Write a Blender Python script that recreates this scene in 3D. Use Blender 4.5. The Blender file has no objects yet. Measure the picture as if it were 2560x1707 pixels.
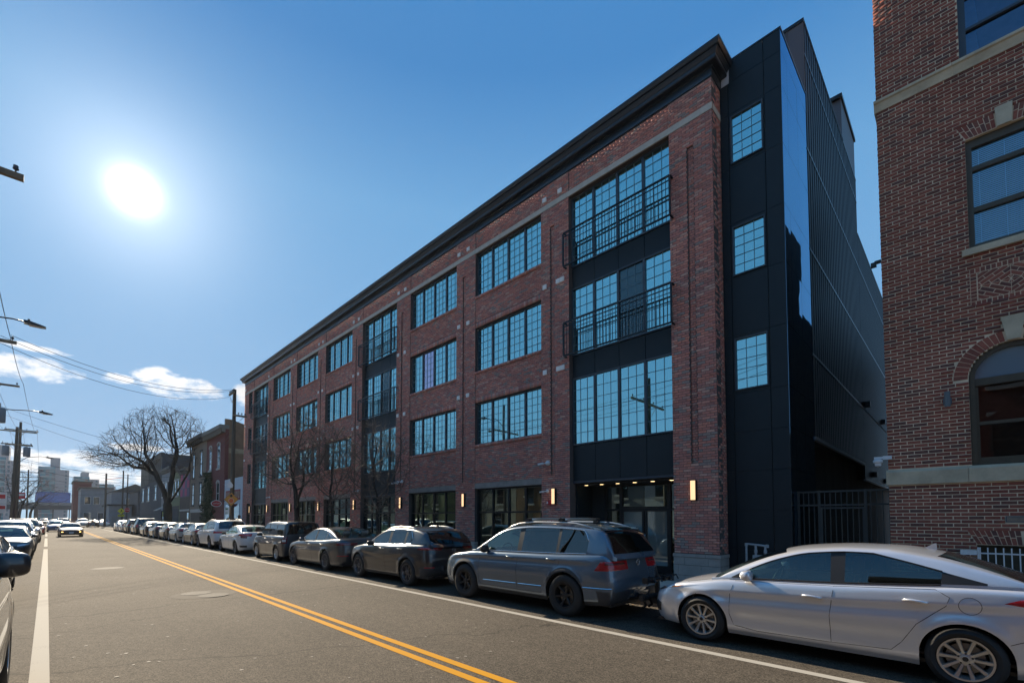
import bpy, math, random
import numpy as np
from mathutils import Vector, Matrix
random.seed(7); rng = np.random.default_rng(7)
R = math.radians
SC = bpy.context.scene
COL = SC.collection
# ------------------------------------------------------------------ camera
CAMZ = 1.76
cam = bpy.data.cameras.new('camera'); cam_o = bpy.data.objects.new('camera', cam); COL.objects.link(cam_o)
cam.sensor_fit = 'HORIZONTAL'; cam.sensor_width = 36.0; cam.lens = 1148.2 / 2560 * 36
cam.shift_y = 393.7 / 2560; cam.clip_end = 6000; cam.clip_start = 0.05
_yaw, _pit = R(44.68), R(2.361)
_fw = Vector((-math.sin(_yaw) * math.cos(_pit), math.cos(_yaw) * math.cos(_pit), math.sin(_pit)))
_rt = Vector((math.cos(_yaw), math.sin(_yaw), 0)); _up = _rt.cross(_fw)
cam_o.matrix_world = Matrix(((_rt.x, _up.x, -_fw.x, 0), (_rt.y, _up.y, -_fw.y, 0), (_rt.z, _up.z, -_fw.z, CAMZ), (0, 0, 0, 1)))
SC.camera = cam_o
# ------------------------------------------------------------------ sky, sun, exposure
SUN_EL, SUN_AZ = R(29.15), R(5.1)          # azimuth measured from the street's far end towards the buildings
SUN = Vector((-math.cos(SUN_EL) * math.cos(SUN_AZ), math.cos(SUN_EL) * math.sin(SUN_AZ), math.sin(SUN_EL)))
SKY_K = (4.4, 5.0, 5.0); SKY_G = (4.3, 8.9, 14.2)
W = bpy.data.worlds.new('World'); SC.world = W; W.use_nodes = True
nt = W.node_tree; nt.nodes.clear(); N = nt.nodes.new; LK = nt.links.new
out = N('ShaderNodeOutputWorld'); bg = N('ShaderNodeBackground'); LK(bg.outputs[0], out.inputs[0])
sky = N('ShaderNodeTexSky'); sky.sky_type = 'NISHITA'; sky.sun_disc = False
sky.sun_elevation = SUN_EL; sky.sun_rotation = math.atan2(SUN.x, SUN.y); sky.altitude = 0
sky.air_density = 1.0; sky.dust_density = 0.1; sky.ozone_density = 2.5
tc = N('ShaderNodeTexCoord')
def vm(op, a, b=None):
    n = N('ShaderNodeVectorMath'); n.operation = op
    for i, q in enumerate((a, b)):
        if q is None: continue
        if hasattr(q, 'links'): LK(q, n.inputs[i])
        else: n.inputs[i].default_value = q
    return n.outputs['Value'] if op in ('DOT_PRODUCT', 'LENGTH') else n.outputs[0]
def mt(op, a, b=None, c=None, clamp=False):
    n = N('ShaderNodeMath'); n.operation = op; n.use_clamp = clamp
    for i, q in enumerate((a, b, c)):
        if q is None: continue
        if hasattr(q, 'links'): LK(q, n.inputs[i])
        else: n.inputs[i].default_value = q
    return n.outputs[0]
def mixc(f, a, b, op='MIX'):
    n = N('ShaderNodeMix'); n.data_type = 'RGBA'; n.blend_type = op
    for i, q in ((0, f), (6, a), (7, b)):
        if hasattr(q, 'links'): LK(q, n.inputs[i])
        else: n.inputs[i].default_value = q if i == 0 else (*q, 1)
    return n.outputs[2]
d = vm('NORMALIZE', tc.outputs['Generated'])
sep = N('ShaderNodeSeparateXYZ'); LK(d, sep.inputs[0])
# the sun and its aureole (part of the sky, round the sun's own direction)
cs = mt('MAXIMUM', vm('DOT_PRODUCT', d, tuple(SUN)), 0.0)
def lobe(p, k): return mt('MULTIPLY', mt('POWER', cs, p), k)
glow = mt('ADD', mt('ADD', lobe(3500.0, 0.7), lobe(500.0, 0.07)), mt('ADD', lobe(140.0, 0.11), lobe(34.0, 0.035)))
# clouds: drifting cumulus low over the horizon, as (azimuth, elevation) patches broken by noise
az = mt('ARCTAN2', sep.outputs[1], mt('MULTIPLY', sep.outputs[0], -1.0))
el = mt('ARCSINE', sep.outputs[2])
cv = N('ShaderNodeCombineXYZ'); LK(mt('MULTIPLY', az, 1.0), cv.inputs[0]); LK(mt('MULTIPLY', el, 2.0), cv.inputs[1])
def noise(vec, s, det=6, rough=0.6):
    n = N('ShaderNodeTexNoise'); n.inputs['Scale'].default_value = s; n.inputs['Detail'].default_value = det
    n.inputs['Roughness'].default_value = rough; LK(vec, n.inputs['Vector']); return n.outputs['Fac']
n1 = noise(cv.outputs[0], 26, 9, 0.6); n2 = noise(cv.outputs[0], 5, 4, 0.5)
def blob(a, e, ra, re):
    q = mt('ADD', mt('POWER', mt('ABSOLUTE', mt('DIVIDE', mt('SUBTRACT', az, a), ra)), 2.0), mt('POWER', mt('ABSOLUTE', mt('DIVIDE', mt('SUBTRACT', el, e), re)), 2.0))
    return mt('SUBTRACT', 1.0, q)
CLOUDS = [(-.02, .222, .050, .017), (-.065, .22, .05, .015), (-.02, .252, .038, .006), (.120, .243, .030, .017), (.150, .230, .055, .021), (.190, .226, .036, .015), (.078, .228, .022, .008), (.262, .225, .022, .024), (.295, .220, .03, .034),
          (.0, .092, .085, .014), (-.06, .078, .08, .013), (.09, .068, .11, .015), (.20, .10, .07, .013), (.10, .118, .05, .007), (.26, .155, .035, .014),
          (-2.2, .2, .2, .04), (-2.9, .25, .25, .03), (.55, .22, .12, .03), (2.6, .22, .2, .04)]
m = None
for b in CLOUDS:
    q = blob(*b); m = q if m is None else mt('MAXIMUM', m, q)
dens = mt('ADD', m, mt('MULTIPLY', mt('SUBTRACT', n1, 0.53), 4.2))
mask = N('ShaderNodeMapRange'); mask.interpolation_type = 'SMOOTHSTEP'; LK(dens, mask.inputs[0]); mask.inputs[1].default_value = -0.3; mask.inputs[2].default_value = 1.1
shade = N('ShaderNodeMapRange'); LK(mt('ADD', n2, mt('MULTIPLY', dens, 0.12)), shade.inputs[0]); shade.inputs[1].default_value = 0.45; shade.inputs[2].default_value = 0.85; shade.inputs[3].default_value = 1.0; shade.inputs[4].default_value = 0.62
cc = mixc(1.0, (4.6, 4.55, 4.55), shade.outputs[0], 'MULTIPLY')
gl = N('ShaderNodeMix'); gl.data_type = 'RGBA'; gl.blend_type = 'ADD'; gl.inputs[0].default_value = 1.0
# highlight roll-off of the bright sky round the sun (the film's shoulder), colour kept blue
kk = vm('ADD', vm('MULTIPLY', sky.outputs[0], SKY_K), (1, 1, 1)); comp = vm('MULTIPLY', vm('DIVIDE', sky.outputs[0], kk), SKY_G)
rmp = N('ShaderNodeValToRGB'); LK(mt('MAXIMUM', sep.outputs[2], 0.0), rmp.inputs[0])   # clear winter sky: pale at the horizon, deep towards the zenith
er = rmp.color_ramp; er.elements.remove(er.elements[1])
for i, (p_, c_) in enumerate(((0.0, (.80, .66, .545)), (.12, (.60, .54, .51)), (.37, (.42, .47, .49)), (.56, (.36, .45, .485)), (.71, (.15, .29, .40)), (.9, (.15, .29, .40)))):
    el_ = er.elements[0] if i == 0 else er.elements.new(p_)
    el_.position = p_; el_.color = (*c_, 1)
comp = vm('MULTIPLY', vm('MULTIPLY', comp, rmp.outputs[0]), (2, 2, 2))
base = mixc(mask.outputs[0], comp, cc)
LK(base, gl.inputs[6])
gc_ = mixc(1.0, (10.0, 9.6, 9.0), glow, 'MULTIPLY'); LK(gc_, gl.inputs[7])
LK(gl.outputs[2], bg.inputs[0]); bg.inputs[1].default_value = 0.125
sun = bpy.data.lights.new('sun', 'SUN'); sun_o = bpy.data.objects.new('sun', sun); COL.objects.link(sun_o)
sun.energy = 4.6; sun.angle = R(0.55); sun.color = (1.0, 0.86, 0.66)
sun_o.rotation_euler = SUN.to_track_quat('Z', 'Y').to_euler(); sun_o.location = (-20, 0, 40)
SC.view_settings.view_transform = 'Standard'; SC.view_settings.look = 'None'; SC.view_settings.gamma = 1.0
SC.view_settings.exposure = 1.1; SC.view_settings.use_curve_mapping = False
SC.render.engine = 'CYCLES'; SC.cycles.max_bounces = 8; SC.cycles.transparent_max_bounces = 16
SC.cycles.use_adaptive_sampling = True; SC.cycles.sample_clamp_indirect = 6.0; SC.cycles.caustics_reflective = False; SC.cycles.caustics_refractive = False
# ------------------------------------------------------------------ materials
def new_mat(name):
    m = bpy.data.materials.new(name); m.use_nodes = True; t = m.node_tree; return m, t, t.nodes['Principled BSDF']
MATS = {}
def mat(name, color, rough=0.6, metal=0.0, spec=0.5, noise_s=0, noise_a=0.15, bump=0.0, bump_s=None, coat=0.0, emit=None, estr=0.0, coord='Object', stretch=None):
    if name in MATS: return MATS[name]
    m, t, b = new_mat(name)
    b.inputs['Base Color'].default_value = (*color, 1); b.inputs['Roughness'].default_value = rough
    b.inputs['Metallic'].default_value = metal; b.inputs['Specular IOR Level'].default_value = spec
    if coat: b.inputs['Coat Weight'].default_value = coat; b.inputs['Coat Roughness'].default_value = 0.03
    if emit: b.inputs['Emission Color'].default_value = (*emit, 1); b.inputs['Emission Strength'].default_value = estr
    if noise_s:
        tcn = t.nodes.new('ShaderNodeTexCoord'); src = tcn.outputs[coord]
        if stretch:
            mp = t.nodes.new('ShaderNodeMapping'); mp.inputs['Scale'].default_value = stretch; t.links.new(src, mp.inputs[0]); src = mp.outputs[0]
        nz = t.nodes.new('ShaderNodeTexNoise'); nz.inputs['Scale'].default_value = noise_s; nz.inputs['Detail'].default_value = 7; nz.inputs['Roughness'].default_value = 0.65
        t.links.new(src, nz.inputs['Vector'])
        mr = t.nodes.new('ShaderNodeMapRange'); mr.inputs[1].default_value = 0.25; mr.inputs[2].default_value = 0.75
        mr.inputs[3].default_value = 1 - noise_a; mr.inputs[4].default_value = 1 + noise_a; t.links.new(nz.outputs['Fac'], mr.inputs[0])
        mx = t.nodes.new('ShaderNodeMix'); mx.data_type = 'RGBA'; mx.blend_type = 'MULTIPLY'; mx.inputs[0].default_value = 1
        mx.inputs[6].default_value = (*color, 1); t.links.new(mr.outputs[0], mx.inputs[7]); t.links.new(mx.outputs[2], b.inputs['Base Color'])
        if bump:
            bp = t.nodes.new('ShaderNodeBump'); bp.inputs['Strength'].default_value = bump; bp.inputs['Distance'].default_value = 0.01
            if bump_s:
                nb = t.nodes.new('ShaderNodeTexNoise'); nb.inputs['Scale'].default_value = bump_s; nb.inputs['Detail'].default_value = 4; t.links.new(src, nb.inputs['Vector']); t.links.new(nb.outputs['Fac'], bp.inputs['Height'])
            else: t.links.new(nz.outputs['Fac'], bp.inputs['Height'])
            t.links.new(bp.outputs[0], b.inputs['Normal'])
    MATS[name] = m; return m
def glass_mat(name, tint, base_refl, gl_tint=(1, 1, 1), rough=0.0, diffuse=None, wob=0.0):
    """thin sheet: tinted see-through plus a mirror reflection that grows at grazing angles"""
    if name in MATS: return MATS[name]
    m = bpy.data.materials.new(name); m.use_nodes = True; t = m.node_tree; t.nodes.clear()
    o = t.nodes.new('ShaderNodeOutputMaterial'); mx = t.nodes.new('ShaderNodeMixShader'); gs = t.nodes.new('ShaderNodeBsdfGlossy')
    gs.inputs['Color'].default_value = (*gl_tint, 1); gs.inputs['Roughness'].default_value = rough
    if diffuse: tr = t.nodes.new('ShaderNodeBsdfDiffuse'); tr.inputs[0].default_value = (*diffuse, 1)
    else: tr = t.nodes.new('ShaderNodeBsdfTransparent'); tr.inputs[0].default_value = (*tint, 1)
    lw = t.nodes.new('ShaderNodeFresnel'); lw.inputs['IOR'].default_value = 1.5
    mr = t.nodes.new('ShaderNodeMapRange'); mr.inputs[3].default_value = base_refl; mr.inputs[4].default_value = 1.0
    mr.inputs[1].default_value = 0.03; mr.inputs[2].default_value = 0.9
    t.links.new(lw.outputs[0], mr.inputs[0]); t.links.new(mr.outputs[0], mx.inputs[0]); t.links.new(tr.outputs[0], mx.inputs[1]); t.links.new(gs.outputs[0], mx.inputs[2])
    if wob:
        tcn = t.nodes.new('ShaderNodeTexCoord'); nz = t.nodes.new('ShaderNodeTexNoise'); nz.inputs['Scale'].default_value = 1.3; nz.inputs['Detail'].default_value = 1
        t.links.new(tcn.outputs['Object'], nz.inputs['Vector']); bp = t.nodes.new('ShaderNodeBump'); bp.inputs['Strength'].default_value = wob; bp.inputs['Distance'].default_value = 0.05
        t.links.new(nz.outputs['Fac'], bp.inputs['Height']); t.links.new(bp.outputs[0], gs.inputs['Normal'])
    t.links.new(mx.outputs[0], o.inputs[0]); MATS[name] = m; return m
def brick_mat(name, cols, single):
    m, t, b = new_mat(name); b.inputs['Roughness'].default_value = 0.85; b.inputs['Specular IOR Level'].default_value = 0.25
    if single: src = t.nodes.new('ShaderNodeObjectInfo').outputs['Random']
    else: src = t.nodes.new('ShaderNodeNewGeometry').outputs['Random Per Island']
    cr = t.nodes.new('ShaderNodeValToRGB'); e = cr.color_ramp; e.interpolation = 'CONSTANT' if len(cols) > 6 else 'LINEAR'
    while len(e.elements) < len(cols): e.elements.new(0.5)
    for i, c in enumerate(cols): e.elements[i].position = i / len(cols) if e.interpolation == 'CONSTANT' else i / (len(cols) - 1); e.elements[i].color = (*c, 1)
    t.links.new(src, cr.inputs[0])
    g = t.nodes.new('ShaderNodeNewGeometry')
    nz = t.nodes.new('ShaderNodeTexNoise'); nz.inputs['Scale'].default_value = 22; nz.inputs['Detail'].default_value = 6; t.links.new(g.outputs['Position'], nz.inputs['Vector'])
    n2 = t.nodes.new('ShaderNodeTexNoise'); n2.inputs['Scale'].default_value = 0.5; n2.inputs['Detail'].default_value = 4; t.links.new(g.outputs['Position'], n2.inputs['Vector'])
    ad = t.nodes.new('ShaderNodeMath'); ad.operation = 'MULTIPLY_ADD'; t.links.new(n2.outputs['Fac'], ad.inputs[0]); ad.inputs[1].default_value = 0.7; t.links.new(nz.outputs['Fac'], ad.inputs[2])
    mr = t.nodes.new('ShaderNodeMapRange'); mr.inputs[1].default_value = 0.5; mr.inputs[2].default_value = 1.2; mr.inputs[3].default_value = 0.72; mr.inputs[4].default_value = 1.25; t.links.new(ad.outputs[0], mr.inputs[0])
    mx = t.nodes.new('ShaderNodeMix'); mx.data_type = 'RGBA'; mx.blend_type = 'MULTIPLY'; mx.inputs[0].default_value = 1; t.links.new(cr.outputs[0], mx.inputs[6]); t.links.new(mr.outputs[0], mx.inputs[7]); t.links.new(mx.outputs[2], b.inputs['Base Color'])
    bp = t.nodes.new('ShaderNodeBump'); bp.inputs['Strength'].default_value = 0.35; bp.inputs['Distance'].default_value = 0.006
    nb = t.nodes.new('ShaderNodeTexNoise'); nb.inputs['Scale'].default_value = 90; nb.inputs['Detail'].default_value = 3; t.links.new(g.outputs['Position'], nb.inputs['Vector']); t.links.new(nb.outputs['Fac'], bp.inputs['Height']); t.links.new(bp.outputs[0], b.inputs['Normal'])
    return m
# ------------------------------------------------------------------ mesh building
class MB:
    def __init__(s): s.v = []; s.f = []; s.m = []
    def add(s, vs, fs, mi=0):
        o = len(s.v); s.v.extend(vs); s.f.extend([tuple(i + o for i in f) for f in fs]); s.m.extend([mi] * len(fs)); return s
    def box(s, x0, x1, y0, y1, z0, z1, mi=0):
        return s.add([(x0, y0, z0), (x1, y0, z0), (x1, y1, z0), (x0, y1, z0), (x0, y0, z1), (x1, y0, z1), (x1, y1, z1), (x0, y1, z1)],
                     [(3, 2, 1, 0), (4, 5, 6, 7), (0, 1, 5, 4), (1, 2, 6, 5), (2, 3, 7, 6), (3, 0, 4, 7)], mi)
    def quad(s, a, b, c, d, mi=0): return s.add([a, b, c, d], [(0, 1, 2, 3)], mi)
    def bar(s, a, b, w, h, mi=0, up=(0, 0, 1)):
        a, b = Vector(a), Vector(b); d = (b - a).normalized(); u = Vector(up)
        if abs(d.dot(u)) > 0.98: u = Vector((1, 0, 0))
        r = d.cross(u).normalized() * w / 2; q = r.cross(d).normalized() * h / 2
        vs = [tuple(p + sr * r + sq * q) for p in (a, b) for sr, sq in ((-1, -1), (1, -1), (1, 1), (-1, 1))]
        return s.add(vs, [(3, 2, 1, 0), (4, 5, 6, 7), (0, 1, 5, 4), (1, 2, 6, 5), (2, 3, 7, 6), (3, 0, 4, 7)], mi)
    def tube(s, pts, rad, n=8, cap=True, mi=0):
        pts = [Vector(p) for p in pts]; k = len(pts)
        rad = [float(a) for a in rad] if hasattr(rad, '__len__') else [rad] * k
        vs = []; fs = []; prev = None
        for i, p in enumerate(pts):
            d = (pts[min(i + 1, k - 1)] - pts[max(i - 1, 0)]).normalized()
            if prev is None:
                u = Vector((0, 0, 1)) if abs(d.z) < 0.9 else Vector((1, 0, 0)); a = d.cross(u).normalized()
            else: a = (prev - d * prev.dot(d)).normalized()
            prev = a; b = d.cross(a)
            vs += [tuple(p + rad[i] * (math.cos(2 * math.pi * j / n) * a + math.sin(2 * math.pi * j / n) * b)) for j in range(n)]
        for i in range(k - 1):
            for j in range(n): fs.append((i * n + j, i * n + (j + 1) % n, (i + 1) * n + (j + 1) % n, (i + 1) * n + j))
        if cap: fs.append(tuple(range(n - 1, -1, -1))); fs.append(tuple(range((k - 1) * n, k * n)))
        return s.add(vs, fs, mi)
    def prism(s, poly, a0, a1, axis='y', mi=0):
        """poly: list of 2D points; axis y: (x,z) extruded over y; axis x: (y,z) over x; axis z: (x,y) over z"""
        k = len(poly); P = {'y': lambda p, a: (p[0], a, p[1]), 'x': lambda p, a: (a, p[0], p[1]), 'z': lambda p, a: (p[0], p[1], a)}[axis]
        vs = [P(p, a0) for p in poly] + [P(p, a1) for p in poly]
        fs = [tuple(range(k))[::-1], tuple(range(k, 2 * k))] + [(i, (i + 1) % k, k + (i + 1) % k, k + i) for i in range(k)]
        return s.add(vs, fs, mi)
    def lathe(s, prof, n=24, origin=(0, 0, 0), axis='z', mi=0, a0=0, a1=2 * math.pi):
        full = abs(a1 - a0 - 2 * math.pi) < 1e-6; m = n if full else n + 1; vs = []; fs = []; k = len(prof)
        for j in range(m):
            a = a0 + (a1 - a0) * j / n; c, sn = math.cos(a), math.sin(a)
            for r, h in prof:
                p = {'z': (r * c, r * sn, h), 'y': (r * c, h, r * sn), 'x': (h, r * c, r * sn)}[axis]
                vs.append((p[0] + origin[0], p[1] + origin[1], p[2] + origin[2]))
        for j in range(n):
            for i in range(k - 1):
                a, b = j * k + i, ((j + 1) % m) * k + i; fs.append((a, b, b + 1, a + 1))
        return s.add(vs, fs, mi)
    def grid(s, P, mi=0):
        h, w = len(P), len(P[0]); return s.add([tuple(p) for r in P for p in r], [(i * w + j, i * w + j + 1, (i + 1) * w + j + 1, (i + 1) * w + j) for i in range(h - 1) for j in range(w - 1)], mi)
    def build(s, name, mats, parent=None, smooth=False, world=False, kind=None, auto=None):
        v = s.v
        if world and parent is not None:
            l = WLOC[parent.name]; v = [(a - l[0], b - l[1], c - l[2]) for a, b, c in v]
        me = bpy.data.meshes.new(name); me.from_pydata(v, [], s.f)
        mats = mats if isinstance(mats, (list, tuple)) else [mats]
        for q in mats: me.materials.append(q)
        if len(mats) > 1: me.polygons.foreach_set('material_index', s.m)
        if smooth: me.polygons.foreach_set('use_smooth', [True] * len(me.polygons))
        me.update()
        if auto is not None: me.set_sharp_from_angle(angle=R(auto))
        return obj(name, me, parent, kind)
WLOC = {}
def obj(name, me, parent=None, kind=None):
    o = bpy.data.objects.new(name, me); COL.objects.link(o)
    if parent is not None: o.parent = parent; WLOC[o.name] = WLOC.get(parent.name, (0, 0, 0))
    else: WLOC[o.name] = (0, 0, 0)
    if kind: o['kind'] = kind
    return o
def thing(name, label, cat, loc=(0, 0, 0), rz=0.0, group=None):
    o = bpy.data.objects.new(name, None); COL.objects.link(o); o.location = loc; o.rotation_euler = (0, 0, rz); o.empty_display_size = 0.3
    WLOC[o.name] = tuple(loc); tag(o, label, cat, group); return o
def tag(o, label, cat, group=None):
    o['label'] = label; o['category'] = cat
    if group: o['group'] = group
    return o
def copy_tree(o, parent=None, mats=None):
    c = o.copy(); COL.objects.link(c); c.parent = parent
    WLOC[c.name] = (0, 0, 0)
    if mats and o.type == 'MESH':
        for i, s in enumerate(c.material_slots):
            if s.material in mats:
                nm = mats[s.material]; s.link = 'OBJECT'; s.material = nm
    for ch in [x for x in ALLCH.get(o.name, [])]: copy_tree(ch, c, mats)
    return c
ALLCH = {}
def index_children():
    ALLCH.clear()
    for x in bpy.data.objects:
        if x.parent: ALLCH.setdefault(x.parent.name, []).append(x)
def text_mesh(body, size, depth=0.002, align='CENTER', bold=0.0, xs=1.0):
    cu = bpy.data.curves.new('t', 'FONT'); cu.body = body; cu.size = size; cu.extrude = depth; cu.align_x = align; cu.align_y = 'CENTER'; cu.offset = bold
    o = bpy.data.objects.new('t', cu); COL.objects.link(o); dg = bpy.context.evaluated_depsgraph_get(); dg.update()
    me = bpy.data.meshes.new_from_object(o.evaluated_get(dg)); bpy.data.objects.remove(o)
    if xs != 1.0: me.transform(Matrix.Diagonal((xs, 1, 1, 1)))
    return me
def text_obj(name, body, size, m, parent, loc, rot, depth=0.002, bold=0.0, xs=1.0):
    me = text_mesh(body, size, depth, bold=bold, xs=xs); me.materials.clear(); me.materials.append(m); me.name = name
    o = obj(name, me, parent); o.location = loc; o.rotation_euler = rot; return o
def sag(a, b, s, n=14):
    a, b = Vector(a), Vector(b); return [a.lerp(b, i / n) - Vector((0, 0, s * 4 * (i / n) * (1 - i / n))) for i in range(n + 1)]
FACE_STREET = (R(90), 0, 0)      # text on a wall that faces the street (-y)
# ================================================================== brick helpers
def box_mesh(name, B, jitter=0.0):
    """B: (n,6) x0,x1,y0,y1,z0,z1 -> one mesh of boxes (back face left out: it sits in the mortar)"""
    B = np.asarray(B, float); n = len(B); V = np.empty((n, 8, 3))
    for i, (a, b, c) in enumerate(((0, 2, 4), (1, 2, 4), (1, 3, 4), (0, 3, 4), (0, 2, 5), (1, 2, 5), (1, 3, 5), (0, 3, 5))):
        V[:, i, 0] = B[:, a]; V[:, i, 1] = B[:, b]; V[:, i, 2] = B[:, c]
    if jitter: V += rng.normal(0, jitter, (n, 1, 3)) * np.array([0.6, 1.0, 0.5])
    F = np.array([(3, 2, 1, 0), (4, 5, 6, 7), (0, 1, 5, 4), (1, 2, 6, 5), (3, 0, 4, 7), (2, 3, 7, 6)])
    F = (F[None] + (np.arange(n) * 8)[:, None, None]).reshape(-1, 4)
    me = bpy.data.meshes.new(name); me.vertices.add(n * 8); me.vertices.foreach_set('co', V.ravel())
    me.loops.add(len(F) * 4); me.loops.foreach_set('vertex_index', F.ravel().astype(np.int32))
    me.polygons.add(len(F)); me.polygons.foreach_set('loop_start', np.arange(0, len(F) * 4, 4, dtype=np.int32)); me.polygons.foreach_set('loop_total', np.full(len(F), 4, np.int32))
    me.update(calc_edges=True); me.validate(); return me
CH = 0.0677; BL = 0.2032; JT = 0.010
def courses(x0, x1, z0, z1, y, depth=0.03, holes=(), ch=CH, bl=BL, jt=JT, bond=2, zref=0.85, xref=0.0):
    """running bond laid over the rectangle, cut at the holes; returns boxes"""
    o = []; j0 = int(math.floor((z0 - zref) / ch)); j1 = int(math.ceil((z1 - zref) / ch))
    for j in range(j0, j1):
        za = max(zref + j * ch + jt / 2, z0 + 0.004); zb = min(zref + (j + 1) * ch - jt / 2, z1 - 0.004)
        if zb - za < 0.015: continue
        zm = (za + zb) / 2; iv = [(x0, x1)]
        for h in holes:
            if callable(h): hx = h(zm)
            else: hx = (h[0], h[1]) if h[2] < zm < h[3] else None
            if not hx: continue
            nv = []
            for a, b in iv:
                if hx[1] <= a or hx[0] >= b: nv.append((a, b)); continue
                if hx[0] > a: nv.append((a, hx[0]))
                if hx[1] < b: nv.append((hx[1], b))
            iv = nv
        off = xref + (j % bond) * bl / bond
        for a, b in iv:
            k = math.floor((a - off) / bl); x = off + k * bl
            while x < b:
                xa = max(x + jt / 2, a + (0.002 if a > x else 0)); xb = min(x + bl - jt / 2, b - 0.002)
                if xb - xa > 0.025: o.append((xa, xb, y, y + depth, za, zb))
                x += bl
    return o
def soldiers(x0, x1, z0, z1, y, depth=0.03, pitch=CH, jt=JT):
    n = max(1, round((x1 - x0) / pitch)); p = (x1 - x0) / n
    return [(x0 + i * p + jt / 2, x0 + (i + 1) * p - jt / 2, y, y + depth, z0 + 0.004, z1 - 0.004) for i in range(n)]
def lay_bricks(wall, boxes, single_mat, bulk_mat, score, base, n=298, full=(0.185, 0.2), jitter=0.0012):
    """the bricks that show largest become parts, the rest one joined part"""
    boxes = np.array(boxes); L = boxes[:, 1] - boxes[:, 0]; hgt = boxes[:, 5] - boxes[:, 4]
    sc = score(boxes); ok = (L > full[0]) & (L < full[1]) & (hgt > 0.05); sc = np.where(ok, sc, -1); idx = np.argsort(-sc)[:n]; idx = idx[sc[idx] > 0]
    l, h, dp = L[idx[0]], hgt[idx[0]], boxes[idx[0], 3] - boxes[idx[0], 2]
    q = 0.003; me = bpy.data.meshes.new('brick')
    x, z = l / 2, h / 2
    vs = [(-x, 0.0 + q, -z), (x, q, -z), (x, q, z), (-x, q, z), (-x + q, 0, -z + q), (x - q, 0, -z + q), (x - q, 0, z - q), (-x + q, 0, z - q), (-x, dp, -z), (x, dp, -z), (x, dp, z), (-x, dp, z)]
    fs = [(4, 5, 6, 7), (0, 1, 5, 4), (1, 2, 6, 5), (2, 3, 7, 6), (3, 0, 4, 7), (8, 9, 1, 0), (9, 10, 2, 1), (10, 11, 3, 2), (11, 8, 0, 3), (11, 10, 9, 8)]
    me.from_pydata(vs, [], fs); me.materials.append(single_mat)
    for i in idx:
        b = boxes[i]; o = obj('brick', me, wall); o.location = ((b[0] + b[1]) / 2 - base[0] + random.gauss(0, .001), b[2] - base[1] + random.gauss(0, .0012), (b[4] + b[5]) / 2 - base[2])
        o.scale = (L[i] / l, 1, hgt[i] / h); o.rotation_euler = (random.gauss(0, .004), random.gauss(0, .004), random.gauss(0, .004))
    rest = np.delete(boxes, idx, 0); rest = rest - np.array([base[0], base[0], base[1], base[1], base[2], base[2]])
    me2 = box_mesh('brickwork', rest, jitter); me2.materials.append(bulk_mat); o = obj('brickwork', me2, wall); o['kind'] = 'stuff'
    return o
def cam_score(B):
    c = np.stack([(B[:, 0] + B[:, 1]) / 2, B[:, 2], (B[:, 4] + B[:, 5]) / 2], 1); d = c - np.array([0, 0, CAMZ])
    dist = np.linalg.norm(d, axis=1); return np.abs(d[:, 1]) / dist ** 3
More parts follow.
